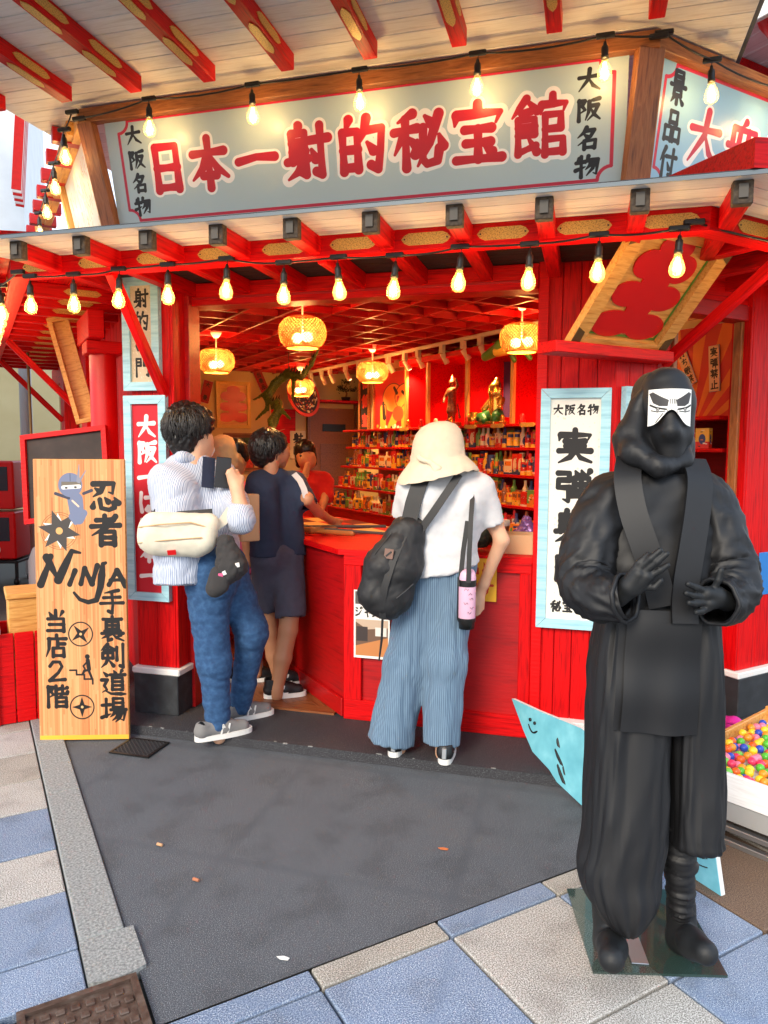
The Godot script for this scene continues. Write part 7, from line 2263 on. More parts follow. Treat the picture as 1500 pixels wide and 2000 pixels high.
	part("bag", boxm(Vector3(0.11, 0.26, 0.08), 0.006), M.carton, pb, turned(Vector3(0, 0.12, 0), Vector3(0, 50, 0)))

	# boy at the counter
	var boy_skin := [[-0.101,1.324,-0.055,0.045,-0.098,1.399,-0.063,0.045], [-0.119,1.458,-0.083,0.083,-0.09,1.443,-0.121,0.078], [-0.071,1.413,-0.165,0.03,-0.072,1.382,-0.151,0.03], [-0.055,1.435,-0.046,0.013,-0.051,1.406,-0.045,0.011], [0.111,1.176,-0.099,0.038,0.106,1.085,-0.298,0.032], [0.106,1.085,-0.298,0.032,0.093,1.01,-0.548,0.024], [0.093,1.01,-0.548,0.027,0.099,0.995,-0.631,0.024], [0.099,1.002,-0.632,0.01,0.122,0.983,-0.699,0.008], [0.106,0.994,-0.612,0.01,0.132,0.97,-0.659,0.008], [0.096,0.993,-0.589,0.01,0.11,0.959,-0.6,0.008], [0.099,1.007,-0.653,0.01,0.122,0.994,-0.721,0.008], [0.103,0.988,-0.601,0.01,0.129,0.963,-0.626,0.008], [-0.16,0.496,-0.139,0.062,-0.152,0.352,-0.149,0.055], [-0.152,0.352,-0.149,0.055,-0.132,0.206,-0.162,0.05], [-0.132,0.206,-0.162,0.05,-0.105,0.062,-0.167,0.036], [-0.105,0.062,-0.167,0.036,-0.089,0.022,-0.167,0.036], [0.02,0.528,-0.046,0.062,0.018,0.411,-0.024,0.055], [0.018,0.411,-0.024,0.055,-0.005,0.249,0.007,0.052], [-0.005,0.249,0.007,0.052,-0.031,0.069,0.031,0.036], [-0.031,0.069,0.031,0.036,-0.03,0.03,0.034,0.036], [-0.104,1.324,-0.075,0.04,-0.09,1.096,-0.099,0.045], [-0.09,1.096,-0.099,0.045,-0.075,0.822,-0.089,0.045], [-0.075,0.822,-0.089,0.045,-0.154,0.496,-0.141,0.04], [-0.075,0.822,-0.089,0.045,0.016,0.526,-0.055,0.04], [-0.096,1.232,-0.1,0.035,0.009,1.26,-0.194,0.035], [0.009,1.26,-0.194,0.045,0.111,1.176,-0.099,0.038]]
	var boy_shirt := [[-0.153,1.275,-0.005,0.062,-0.021,1.275,-0.187,0.062], [-0.123,1.222,-0.008,0.085,-0.11,0.847,-0.008,0.098,2], [-0.041,1.215,-0.155,0.085,-0.013,0.835,-0.128,0.098,2], [-0.148,1.295,-0.029,0.05,-0.064,1.314,-0.095,0.045], [0.01,1.27,-0.174,0.064,0.113,1.136,-0.117,0.064,2], [-0.167,1.266,0,0.056,-0.224,1.127,-0.034,0.052,2]]
	var boy_shorts := [[-0.123,0.828,-0.034,0.098,-0.161,0.512,-0.141,0.088,2], [-0.024,0.819,-0.123,0.098,0.027,0.48,-0.044,0.094,2], [-0.09,0.844,-0.034,0.1,-0.041,0.836,-0.11,0.1]]
	var boy := thing("person", "person in navy shirt and slate shorts leaning at the counter", "person", Vector3(-1.670, 0.05, -0.189))
	part("body", body_mesh(boy_skin, 0.010, 0.018), M.skin_tan, boy)
	part("shirt", body_mesh(boy_shirt, 0.011, 0.04, 0.004, Vector3(5, 7, 5), 51), M.navy, boy)
	part("shorts", body_mesh(boy_shorts, 0.011, 0.035, 0.006, Vector3(7, 6, 7), 52), M.grey_cloth, boy)
	part("sleeve_band", ribbon([Vector3(0.018, 1.324, -0.124), Vector3(0.060, 1.286, -0.116), Vector3(0.101, 1.237, -0.076), Vector3(0.118, 1.188, -0.066)], 0.036, Vector3(0.6, 0.3, 0.75), 0.006), M.white_cloth, boy)
	var bh := Vector3(-0.128, 1.478, -0.075)
	var bhair := part("hair", body_mesh([[bh.x, bh.y, bh.z, 0.098, bh.x - 0.008, bh.y + 0.012, bh.z + 0.01, 0.1], [bh.x - 0.015, bh.y - 0.04, bh.z + 0.02, 0.085, bh.x, bh.y, bh.z, 0.09], [bh.x + 0.03, bh.y + 0.02, bh.z - 0.03, 0.082, bh.x, bh.y + 0.02, bh.z, 0.09]], 0.008, 0.025, 0.008, Vector3(18, 18, 18), 53), M.hair, boy)
	part("strands", strands(bh, Vector3(0.108, 0.112, 0.108), Vector3(0, 1, 0.1).normalized(), 650, 0.06, 33, -0.3, Vector3(0.65, -0.5, -0.55)), M.hair, bhair)
	shoe(boy, Vector3(-0.105, 0.013, 0.05), Vector3(0.105, 0.013, -0.075), M.shoe_black, M.rubber_white, "L", 1.0, M.steel_dark)
	shoe(boy, Vector3(-0.15, 0.013, -0.16), Vector3(0.02, 0.013, -0.27), M.shoe_black, M.rubber_white, "L", 1.0)
	part("sock", lathe([[0.043, 0.0], [0.042, 0.055], [0.038, 0.057]], 14), M.shoe_black, boy, at(-0.068, 0.07, 0.03))
	part("sock", lathe([[0.043, 0.0], [0.042, 0.04], [0.038, 0.042]], 14), M.shoe_black, boy, at(-0.113, 0.07, -0.185))

	# girl half hidden between them
	var girl_skin := [[-0.148,1.315,0.089,0.045,-0.144,1.378,0.083,0.05], [-0.161,1.424,0.062,0.085,-0.147,1.393,0.051,0.08], [0.01,0.499,0.017,0.05,0.019,0.307,0.032,0.045], [0.019,0.307,0.032,0.045,0.032,0.068,0.051,0.032], [-0.042,0.509,0.082,0.05,-0.02,0.083,0.116,0.032], [0.005,0.963,0.132,0.035,0.02,0.775,0.124,0.028], [-0.148,1.315,0.089,0.045,-0.121,1.08,0.083,0.07], [-0.121,1.08,0.083,0.07,-0.063,0.699,0.071,0.07], [-0.063,0.699,0.071,0.07,0.01,0.499,0.017,0.05], [-0.063,0.699,0.071,0.07,-0.042,0.509,0.082,0.05], [-0.123,1.174,0.075,0.05,-0.034,1.191,0.059,0.04], [-0.034,1.191,0.059,0.04,0.005,0.963,0.132,0.035]]
	var girl_shirt := [[-0.205,1.206,0.115,0.07,-0.077,1.204,0.028,0.07], [-0.173,1.144,0.112,0.1,-0.099,0.702,0.101,0.11,2], [-0.081,1.142,0.056,0.09,-0.05,0.699,0.067,0.1,2], [-0.034,1.191,0.059,0.05,0.008,0.992,0.108,0.045,2]]
	var girl_shorts := [[-0.084,0.702,0.097,0.1,-0.056,0.462,0.09,0.1,2], [-0.019,0.692,0.018,0.09,-0.001,0.435,0.026,0.085,2]]
	var girl := thing("person", "person in beige hood and pink top half hidden between the two at the left", "person", Vector3(-1.972, 0.05, -0.444))
	part("body", body_mesh(girl_skin, 0.010, 0.018), M.skin_tan, girl)
	part("shirt", body_mesh(girl_shirt, 0.011, 0.04, 0.007, Vector3(6, 9, 6), 54), M.pink, girl)
	part("shorts", body_mesh(girl_shorts, 0.011, 0.03, 0.005, Vector3(6, 9, 6), 55), M.pale_pink, girl)
	part("hood", body_mesh([[-0.155, 1.40, 0.08, 0.11, -0.165, 1.45, 0.085, 0.105], [-0.16, 1.36, 0.08, 0.1, -0.13, 1.38, 0.04, 0.09], [-0.15, 1.32, 0.08, 0.09, -0.14, 1.34, 0.06, 0.08]], 0.010, 0.03, 0.005, Vector3(10, 10, 10), 56), M.tan_cloth, girl)
	part("hair", body_mesh([[-0.10, 1.47, 0.045, 0.07, -0.08, 1.43, 0.02, 0.06]], 0.010, 0.03, 0.006, Vector3(16, 16, 16), 57), M.hair, girl)
	shoe(girl, Vector3(-0.03, 0.013, 0.055), Vector3(0.12, 0.013, -0.035), M.shoe_black, M.rubber_white)
	part("shoe_heel", boxm(Vector3(0.03, 0.04, 0.05), 0.012), M.pink_plastic, girl, turned(Vector3(-0.02, 0.05, 0.05), Vector3(0, 30, 0)))
	shoe(girl, Vector3(-0.13, 0.013, 0.10), Vector3(0.02, 0.013, 0.01), M.shoe_black, M.rubber_white)
	part("sock", lathe([[0.04, 0.0], [0.04, 0.06], [0.034, 0.062]], 14), M.white_cloth, girl, at(0.02, 0.075, 0.03))

	# woman with hat
	var woman_skin := [[0.07,1.344,-0.103,0.052,0.053,1.418,-0.105,0.05], [0.038,1.467,-0.105,0.09,0.039,1.43,-0.123,0.085], [0.299,1.118,-0.208,0.042,0.339,1.033,-0.201,0.036], [0.339,1.033,-0.201,0.036,0.252,0.807,-0.229,0.026], [0.252,0.807,-0.229,0.026,0.226,0.752,-0.237,0.03], [0.226,0.752,-0.237,0.03,0.221,0.709,-0.222,0.024], [0.238,0.711,-0.216,0.009,0.237,0.66,-0.211,0.008], [0.223,0.706,-0.211,0.009,0.22,0.647,-0.205,0.008], [0.209,0.708,-0.218,0.009,0.203,0.652,-0.212,0.008], [0.249,0.726,-0.221,0.009,0.249,0.678,-0.227,0.008], [0.207,0.744,-0.211,0.01,0.195,0.703,-0.193,0.008], [-0.121,1.203,-0.1,0.04,-0.143,1.05,-0.226,0.032], [-0.129,0.067,0.007,0.045,-0.128,0.012,0.012,0.045], [0.106,0.092,0.002,0.045,0.108,0.018,0.008,0.045], [0.07,1.344,-0.103,0.052,0.068,1.148,-0.084,0.09], [0.068,1.148,-0.084,0.09,0.064,0.911,-0.082,0.09], [0.064,0.911,-0.082,0.08,-0.101,0.42,-0.023,0.05], [-0.101,0.42,-0.023,0.05,-0.129,0.067,0.007,0.045], [0.064,0.911,-0.082,0.08,0.105,0.46,-0.031,0.05], [0.105,0.46,-0.031,0.05,0.106,0.092,0.002,0.045], [0.076,1.271,-0.098,0.05,0.228,1.27,-0.161,0.05], [0.228,1.27,-0.161,0.05,0.299,1.118,-0.208,0.042], [0.076,1.271,-0.098,0.05,-0.085,1.268,-0.085,0.05], [-0.085,1.268,-0.085,0.05,-0.121,1.203,-0.1,0.04]]
	var woman_shirt := [[-0.06,1.306,-0.085,0.075,0.204,1.29,-0.156,0.075], [-0.006,1.233,-0.072,0.13,0.023,0.936,-0.073,0.115,2], [0.161,1.234,-0.118,0.12,0.106,0.936,-0.096,0.105,2], [-0.023,1.343,-0.088,0.055,0.144,1.339,-0.133,0.055], [0.24,1.283,-0.165,0.07,0.289,1.107,-0.194,0.068,2], [-0.097,1.28,-0.082,0.066,-0.144,1.137,-0.129,0.058,2], [0.011,0.936,-0.07,0.128,0.027,0.869,-0.068,0.138,2], [0.106,0.961,-0.098,0.122,0.127,0.894,-0.098,0.13,2]]
	var woman_pants := [[-0.003,0.909,-0.074,0.12,-0.101,0.42,-0.023,0.105], [-0.101,0.42,-0.023,0.105,-0.158,0.047,0.017,0.118,2], [0.119,0.912,-0.098,0.115,0.105,0.46,-0.031,0.1], [0.105,0.46,-0.031,0.1,0.092,0.063,0.009,0.092,2], [0.023,0.923,-0.072,0.12,0.118,0.929,-0.099,0.115]]
	var wo := thing("person", "person in white shirt and wide striped blue trousers seen from behind", "person", Vector3(-0.72, 0.05, 0.33))
	part("body", body_mesh(woman_skin, 0.010, 0.018), M.skin, wo)
	part("shirt", body_mesh(woman_shirt, 0.011, 0.045, 0.005, Vector3(4, 9, 4), 71), M.white_cloth, wo)
	part("trousers", body_mesh(woman_pants, 0.011, 0.04, 0.012, Vector3(10, 2.0, 10), 72), M.stripe_blue, wo)
	for e in [[-0.125, 0.09], [0.125, 0.105]]:
		shoe(wo, Vector3(e[0], 0.0, e[1]), Vector3(e[0] - 0.02, 0.0, e[1] - 0.24), M.shoe_black, M.rubber_white)
		part("heel_tab", boxm(Vector3(0.022, 0.05, 0.008), 0.003), M.steel, wo, turned(Vector3(e[0], 0.055, e[1] + 0.002), Vector3(-10, 0, 0)))
	var hat := thing("sun_hat", "beige linen sun hat with soft brim and bow worn by the person in white", "hat", Vector3(-0.72 + 0.037, 0.05, 0.33 - 0.10))
	var prof := [[0.0, 1.622], [0.045, 1.617], [0.083, 1.600], [0.108, 1.570], [0.121, 1.532], [0.127, 1.495], [0.130, 1.465], [0.132, 1.447], [0.138, 1.438], [0.152, 1.418], [0.170, 1.396], [0.186, 1.372], [0.195, 1.354], [0.190, 1.353], [0.165, 1.375], [0.145, 1.41], [0.125, 1.44]]
	var st := begin()
	var n := 56
	var grid := []
	var hn := FastNoiseLite.new()
	hn.seed = 5
	hn.frequency = 1.0
	for i in prof.size():
		var ring := []
		for k in n:
			var t := TAU * k / n
			var br := clampf((i - 7) / 4.0, 0.0, 1.0)
			var r: float = prof[i][0] * (1.0 + 0.022 * hn.get_noise_3d(cos(t) * 1.3, prof[i][1] * 9.0, sin(t) * 1.3) + br * 0.03 * sin(3.0 * t + 1.0))
			ring.append(Vector3(r * cos(t), prof[i][1] + br * (0.016 * sin(2.0 * t + 0.6) + 0.010 * hn.get_noise_2d(cos(t) * 3.0 + 4.0, sin(t) * 3.0)) + r * cos(t) * 0.12 - 0.015, r * sin(t)))
		grid.append(ring)
	var vs := PackedVector3Array()
	var ix := PackedInt32Array()
	for ring in grid:
		for q in ring: vs.append(q)
	for i in prof.size() - 1:
		for k in n:
			var a := i * n + k
			var b := i * n + (k + 1) % n
			ix.append_array([a, b, b + n, a, b + n, a + n])
	var arr := []
	arr.resize(Mesh.ARRAY_MAX)
	arr[Mesh.ARRAY_VERTEX] = vs
	arr[Mesh.ARRAY_NORMAL] = normals_of(vs, ix)
	arr[Mesh.ARRAY_INDEX] = ix
	var hm := ArrayMesh.new()
	hm.add_surface_from_arrays(Mesh.PRIMITIVE_TRIANGLES, arr)
	part("crown_and_brim", hm, M.hat, hat)
	part("hat_band", ribbon([Vector3(-0.13, 1.425, 0.03), Vector3(-0.08, 1.425, 0.108), Vector3(0, 1.43, 0.136), Vector3(0.08, 1.445, 0.108), Vector3(0.132, 1.455, 0.03)], 0.034, Vector3(0, 0, 1), 0.004), M.hat, hat)
	part("bow", body_mesh([[-0.055, 1.425, 0.145, 0.008, -0.01, 1.415, 0.15, 0.012], [-0.06, 1.435, 0.142, 0.014, -0.03, 1.42, 0.15, 0.008], [0.0, 1.41, 0.152, 0.009, 0.035, 1.385, 0.155, 0.016], [0.0, 1.41, 0.152, 0.009, 0.02, 1.37, 0.158, 0.012]], 0.006, 0.01), M.hat, hat)
	# backpack
	var bp := thing("backpack", "black nylon backpack hanging low from one shoulder of the person in white", "backpack", Vector3(-0.72, 0.05, 0.33))
	var pack := part("pack_body", body_mesh([[-0.095, 1.10, 0.075, 0.06, -0.17, 0.93, 0.125, 0.085], [-0.04, 1.10, 0.055, 0.06, -0.085, 0.93, 0.095, 0.085], [-0.17, 0.93, 0.125, 0.085, -0.205, 0.80, 0.15, 0.075], [-0.085, 0.93, 0.095, 0.085, -0.12, 0.78, 0.12, 0.08], [-0.205, 0.80, 0.15, 0.07, -0.17, 0.745, 0.15, 0.05], [-0.12, 0.78, 0.12, 0.075, -0.14, 0.74, 0.14, 0.05]], 0.010, 0.05, 0.008, Vector3(8, 6, 8), 74), M.black_cloth, bp)
	part("flap_strap", ribbon([Vector3(-0.07, 1.08, 0.135), Vector3(-0.105, 0.97, 0.2), Vector3(-0.135, 0.86, 0.222), Vector3(-0.15, 0.78, 0.218), Vector3(-0.15, 0.70, 0.205)], 0.032, Vector3(0.05, 0.1, 1)), M.black_cloth, pack)
	part("zip", tube([Vector3(-0.085, 0.80, 0.205), Vector3(-0.05, 0.83, 0.185), Vector3(-0.02, 0.86, 0.15)], [0.003], 5), M.steel_dark, pack)
	part("zip", tube([Vector3(-0.24, 0.86, 0.2), Vector3(-0.19, 1.0, 0.19), Vector3(-0.12, 1.1, 0.13)], [0.003], 5), M.iron, pack)
	part("patch", boxm(Vector3(0.045, 0.045, 0.004), 0.001), M.patch, pack, turned(Vector3(-0.125, 1.0, 0.196), Vector3(-12, -10, -4)))
	part("patch_mark", boxm(Vector3(0.034, 0.008, 0.002), 0.0005), M.iron, pack, turned(Vector3(-0.125, 1.0, 0.1995), Vector3(-12, -10, 40)))
	part("shoulder_strap", ribbon([Vector3(-0.06, 1.13, 0.09), Vector3(-0.045, 1.22, 0.072), Vector3(-0.02, 1.31, 0.055), Vector3(0.0, 1.37, 0.02), Vector3(0.005, 1.385, -0.04)], 0.075, Vector3(0, 0.2, 1)), M.black_cloth, bp)
	part("shoulder_strap", ribbon([Vector3(-0.02, 1.08, 0.08), Vector3(0.05, 1.18, 0.075), Vector3(0.12, 1.29, 0.05), Vector3(0.16, 1.36, 0.01)], 0.036, Vector3(0, 0.2, 1)), M.black_cloth, bp)
	part("loose_strap", tube([Vector3(-0.15, 0.70, 0.205), Vector3(-0.155, 0.6, 0.2), Vector3(-0.17, 0.5, 0.19)], [0.006, 0.006, 0.004], 5), M.black_cloth, bp)
	# bottle in its holder
	var bo := thing("drink_bottle", "pink drink bottle in a black holder hanging at the hip of the person in white", "bottle", Vector3(-0.72 + 0.211, 0.05 + 0.645, 0.33 + 0.045))
	part("bottle", lathe([[0.0, 0.05], [0.04, 0.05], [0.041, 0.24], [0.036, 0.262], [0.028, 0.275], [0.0, 0.278]], 20), M.bottle_pink, bo)
	part("base", lathe([[0.0, 0.0], [0.036, 0.0], [0.038, 0.03], [0.043, 0.034], [0.043, 0.052]], 20), M.iron, bo)
	part("holder_band", lathe([[0.0425, 0.20], [0.043, 0.23]], 20), M.iron, bo)
	part("holder_band", boxm(Vector3(0.014, 0.2, 0.004), 0.001), M.iron, bo, turned(Vector3(-0.041, 0.14, 0.012), Vector3(0, -70, 0)))
	part("loop", ribbon([Vector3(0.012, 0.22, 0.044), Vector3(0.012, 0.36, 0.03), Vector3(0.012, 0.5, 0.0), Vector3(0.008, 0.60, -0.06), Vector3(-0.01, 0.67, -0.1)], 0.022, Vector3(0.1, 0, 1), 0.004), M.black_cloth, bo)
	part("loop", ribbon([Vector3(-0.03, 0.2, 0.03), Vector3(-0.02, 0.36, 0.01), Vector3(-0.005, 0.5, -0.01)], 0.022, Vector3(-0.1, 0, 1), 0.004), M.black_cloth, bo)
	var ink := begin()
	for i in 7:
		var y := 0.08 + 0.022 * i
		var a0 := 0.2 + 0.4 * sin(i * 2.3)
		var q := []
		for k in 5: q.append(Vector3(sin(a0 + 0.12 * k) * 0.0416, y + 0.006 * sin(k * 2.0 + i), cos(a0 + 0.12 * k) * 0.0416))
		add_tube(ink, q, [0.0009], 4)
	part("bottle_marks", ink.commit(), M.iron, bo)

	# attendant behind the counter
	var staff_skin := [[-0.017,1.25,-0.047,0.05,-0.02,1.339,-0.054,0.05], [-0.019,1.414,-0.04,0.085,0.015,1.362,-0.003,0.08], [0.041,1.359,0.052,0.018,0.046,1.338,0.064,0.016], [-0.082,1.102,0.11,0.04,0.019,1.009,0.299,0.036], [0.019,1.009,0.299,0.034,0.083,1.239,0.208,0.026], [0.075,1.259,0.187,0.032,0.079,1.331,0.149,0.026], [0.197,1.06,0.037,0.036,0.225,0.947,0.248,0.03], [-0.017,1.25,-0.047,0.05,0.006,0.918,-0.022,0.09], [-0.001,1.139,-0.041,0.06,-0.14,1.162,0.016,0.05], [-0.14,1.162,0.016,0.05,-0.082,1.102,0.11,0.04], [-0.001,1.139,-0.041,0.06,0.168,1.164,-0.069,0.05], [0.168,1.164,-0.069,0.05,0.197,1.06,0.037,0.036]]
	var staff_shirt := [[-0.115,1.202,0.006,0.075,0.133,1.203,-0.063,0.075], [-0.058,1.14,-0.004,0.115,-0.031,0.654,0.033,0.125], [0.071,1.141,-0.04,0.115,0.072,0.655,0.005,0.125], [-0.14,1.184,0.014,0.065,-0.098,1.08,0.116,0.06], [0.168,1.177,-0.07,0.065,0.207,1.059,0.013,0.06]]
	var sf := thing("person", "person in red shirt behind the counter with a hand at the mouth", "person", Vector3(-2.321, 0.05, -2.189))
	part("body", body_mesh(staff_skin, 0.012, 0.018), M.skin_tan, sf)
	part("shirt", body_mesh(staff_shirt, 0.013, 0.04, 0.006, Vector3(6, 9, 6), 76), M.red_cloth, sf)
	part("legs", body_mesh([[-0.07, 0.62, 0.03, 0.1, -0.07, 0.06, 0.03, 0.06], [0.07, 0.62, 0.0, 0.1, 0.07, 0.06, 0.0, 0.06]], 0.016, 0.03), M.shoe_black, sf)
	part("hair", body_mesh([[-0.025, 1.455, -0.055, 0.096, -0.02, 1.46, -0.04, 0.094], [-0.05, 1.40, -0.03, 0.06, -0.07, 1.33, -0.04, 0.035], [0.03, 1.40, -0.07, 0.05, 0.05, 1.34, -0.08, 0.03]], 0.011, 0.02, 0.006, Vector3(16, 16, 16), 77), M.hair, sf)
	for e in [-0.022, 0.03]:
		part("eye", body_mesh([[e, 1.405, 0.052 - e * 0.28, 0.009, e + 0.012, 1.405, 0.048 - e * 0.28, 0.007]], 0.004, 0.004), M.hair, sf)
		part("eyebrow", tube([Vector3(e - 0.014, 1.428, 0.046 - e * 0.28), Vector3(e + 0.02, 1.43, 0.038 - e * 0.28)], [0.004], 5), M.hair, sf)
	var sp := Pic.new(96, 32, rgb(206, 30, 28))
	row_text(sp, "日本一", 4, 4, Vector2(26, 24), 4, 2.2, rgb(240, 236, 230))
	part("shirt_print", quad(Vector3(-0.06, 1.09, 0.165), Vector3(0.09, 1.09, 0.125), Vector3(0.09, 1.14, 0.12), Vector3(-0.06, 1.14, 0.16), Vector3(0.2, 0, 1)), print_mat("shirt lettering", sp.image(), 0.9), sf)

# ---------------------------------------------------------------- the mannequin in black
func build_mannequin() -> void:
	var ninja_hood := [[-0.01,1.652,-0.043,0.092,-0.006,1.668,-0.055,0.094], [-0.06,1.559,-0.01,0.08,-0.049,1.49,0.015,0.082], [0.006,1.529,-0.035,0.085,-0,1.475,0.002,0.085], [-0.104,1.565,0.064,0.03,-0.09,1.506,0.108,0.036], [-0.09,1.506,0.108,0.036,-0.027,1.468,0.146,0.028], [-0.027,1.468,0.146,0.028,0.037,1.478,0.086,0.026], [-0.079,1.649,0.029,0.026,-0.101,1.565,0.064,0.032], [0.042,1.484,0.063,0.026,0.056,1.544,0.022,0.018], [0.056,1.544,0.022,0.017,0.054,1.68,-0.011,0.015], [0.054,1.68,-0.011,0.015,0.02,1.727,0.005,0.016], [0.02,1.727,0.005,0.016,-0.039,1.723,0.032,0.016], [-0.039,1.723,0.032,0.016,-0.071,1.656,0.037,0.02], [-0.121,1.543,0.04,0.03,-0.098,1.476,0.06,0.035]]
	var ninja_mask := [[0.003,1.633,0.029,0.076,0.009,1.566,0.033,0.07], [0.004,1.613,0.093,0.024,0.006,1.569,0.112,0.028], [0.005,1.546,0.078,0.042,0.011,1.484,0.071,0.04], [-0.002,1.686,0.015,0.072,0.002,1.663,0.026,0.076]]
	var ninja_legwrap := [[0.071,0.423,0.121,0.052,0.077,0.319,0.129,0.046], [0.077,0.319,0.129,0.046,0.085,0.17,0.13,0.04]]
	var ninja_bootL := [[-0.12,0.164,0.167,0.048,-0.114,0.054,0.164,0.044], [-0.114,0.054,0.164,0.044,-0.111,0.111,0.273,0.04], [-0.111,0.111,0.273,0.04,-0.116,0.128,0.346,0.036]]
	var ninja_bootR := [[0.086,0.179,0.119,0.042,0.096,0.058,0.096,0.043], [0.096,0.058,0.096,0.043,0.109,0.117,0.201,0.04], [0.109,0.117,0.201,0.04,0.135,0.133,0.255,0.034]]
	var ninja_handL := [[-0.131,1.117,0.29,0.027,-0.101,1.155,0.31,0.029], [-0.101,1.155,0.31,0.03,-0.082,1.189,0.32,0.022], [-0.088,1.156,0.311,0.026,-0.062,1.185,0.322,0.019], [-0.098,1.191,0.321,0.01,-0.081,1.221,0.324,0.009], [-0.081,1.221,0.324,0.009,-0.059,1.243,0.321,0.008], [-0.081,1.204,0.325,0.01,-0.054,1.234,0.331,0.009], [-0.054,1.234,0.331,0.009,-0.031,1.256,0.328,0.008], [-0.064,1.202,0.326,0.01,-0.037,1.227,0.332,0.009], [-0.037,1.227,0.332,0.009,-0.015,1.248,0.329,0.008], [-0.052,1.187,0.324,0.01,-0.028,1.205,0.326,0.009], [-0.028,1.205,0.326,0.009,-0.011,1.217,0.321,0.008], [-0.065,1.156,0.315,0.01,-0.041,1.158,0.324,0.009], [-0.041,1.158,0.324,0.009,-0.026,1.176,0.323,0.008]]
	var ninja_handR := [[0.157,1.107,0.201,0.027,0.124,1.125,0.23,0.029], [0.124,1.125,0.23,0.029,0.097,1.135,0.252,0.021], [0.124,1.118,0.23,0.027,0.103,1.11,0.252,0.019], [0.116,1.145,0.24,0.01,0.125,1.172,0.246,0.009], [0.125,1.172,0.246,0.009,0.13,1.199,0.247,0.008], [0.093,1.142,0.257,0.01,0.068,1.154,0.274,0.009], [0.068,1.154,0.274,0.009,0.046,1.164,0.284,0.008], [0.089,1.127,0.26,0.01,0.062,1.133,0.277,0.009], [0.062,1.133,0.277,0.009,0.042,1.14,0.287,0.008], [0.092,1.113,0.26,0.01,0.068,1.112,0.277,0.009], [0.068,1.112,0.277,0.009,0.05,1.115,0.287,0.008], [0.103,1.098,0.253,0.01,0.085,1.091,0.269,0.009], [0.085,1.091,0.269,0.009,0.07,1.089,0.279,0.008]]
	var nj := thing("ninja_mannequin", "mannequin in loose black ninja clothes with hood and white painted face", "mannequin", Vector3(0.225, 0.012, 1.36))
	var leg_l := [[-0.079,1.053,0.084,0.094,0.100,2.6], [-0.086,0.880,0.102,0.103,0.115,2.8], [-0.084,0.672,0.131,0.106,0.115,3.0], [-0.084,0.497,0.157,0.109,0.112,3.0], [-0.088,0.383,0.179,0.108,0.105,2.8], [-0.097,0.311,0.199,0.110,0.095,2.5], [-0.088,0.246,0.213,0.101,0.090,2.3], [-0.080,0.188,0.236,0.063,0.065,2.2], [-0.072,0.151,0.248,0.028,0.035,2.0]]
	var leg_r := [[0.071,1.054,0.042,0.080,0.100,2.6], [0.086,0.881,0.054,0.076,0.115,2.8], [0.099,0.673,0.080,0.072,0.105,3.0], [0.106,0.498,0.105,0.072,0.100,3.0], [0.106,0.421,0.122,0.070,0.095,2.6], [0.110,0.384,0.125,0.073,0.090,2.3], [0.109,0.366,0.126,0.041,0.050,2.0]]
	var torso := [[-0.001,1.471,0.013,0.061,0.060,2.2], [-0.017,1.441,0.021,0.150,0.085,2.4], [-0.018,1.400,0.025,0.173,0.102,2.5], [-0.014,1.316,0.031,0.181,0.112,2.5], [-0.010,1.197,0.052,0.179,0.118,2.5], [-0.007,1.091,0.060,0.170,0.116,2.5], [-0.008,1.025,0.067,0.160,0.120,2.6]]
	var arm_l := [[-0.097,1.384,0.048,0.066], [-0.144,1.374,0.072,0.072], [-0.180,1.311,0.109,0.075], [-0.204,1.224,0.144,0.078], [-0.215,1.161,0.174,0.078], [-0.204,1.124,0.216,0.072], [-0.169,1.109,0.260,0.064], [-0.131,1.115,0.290,0.058], [-0.110,1.121,0.299,0.056]]
	var arm_r := [[0.067,1.390,0.002,0.066], [0.110,1.378,0.002,0.072], [0.142,1.313,0.020,0.074], [0.167,1.226,0.042,0.077], [0.183,1.170,0.063,0.078], [0.185,1.129,0.108,0.072], [0.170,1.106,0.156,0.064], [0.142,1.105,0.200,0.058], [0.126,1.108,0.220,0.056]]
	var jk := part("jacket", loft(torso, 88, 7, 0.007, 1.5, 7.0, 81), M.gown, nj)
	part("sleeve", sleeve(arm_l, 64, 0.010, 82), M.gown, jk)
	part("sleeve", sleeve(arm_r, 64, 0.010, 83), M.gown, jk)
	var tr := part("trousers", body_mesh([[-0.06, 1.06, 0.07, 0.115, 0.05, 1.06, 0.04, 0.112], [-0.07, 0.93, 0.085, 0.12, 0.06, 0.93, 0.05, 0.115]], 0.012, 0.03), M.gown, nj)
	part("trouser_leg", loft(leg_l, 84, 8, 0.010, 1.9, 1.6, 84), M.gown, tr)
	part("trouser_leg", loft(leg_r, 76, 8, 0.009, 1.9, 1.6, 85), M.gown, tr)
	part("hood", body_mesh(ninja_hood, 0.008, 0.03, 0.006, Vector3(7, 5, 7), 86), M.gown, nj)
	for cf in [[arm_l, 0.064], [arm_r, 0.061]]:
		var e: Array = cf[0][-1]
		var f: Array = cf[0][-3]
		var pe := Vector3(e[0], e[1], e[2])
		var dir := (pe - Vector3(f[0], f[1], f[2])).normalized()
		var u := dir.cross(Vector3.UP).normalized()
		var v := dir.cross(u)
		var ring := []
		for i in 25: ring.append(pe + (u * cos(TAU * i / 24) + v * sin(TAU * i / 24)) * cf[1] * (1.0 + 0.04 * sin(i * 1.7)))
		part("cuff", tube(ring, [0.0065], 8, false), M.gown, jk)
	var head := part("head", body_mesh(ninja_mask, 0.006, 0.02), M.gown, nj)
	part("leg_wrap", body_mesh(ninja_legwrap, 0.006, 0.02, 0.008, Vector3(3, 40, 3), 84), M.gown, nj)
	part("boot", body_mesh(ninja_bootL, 0.007, 0.02), M.glove, nj)
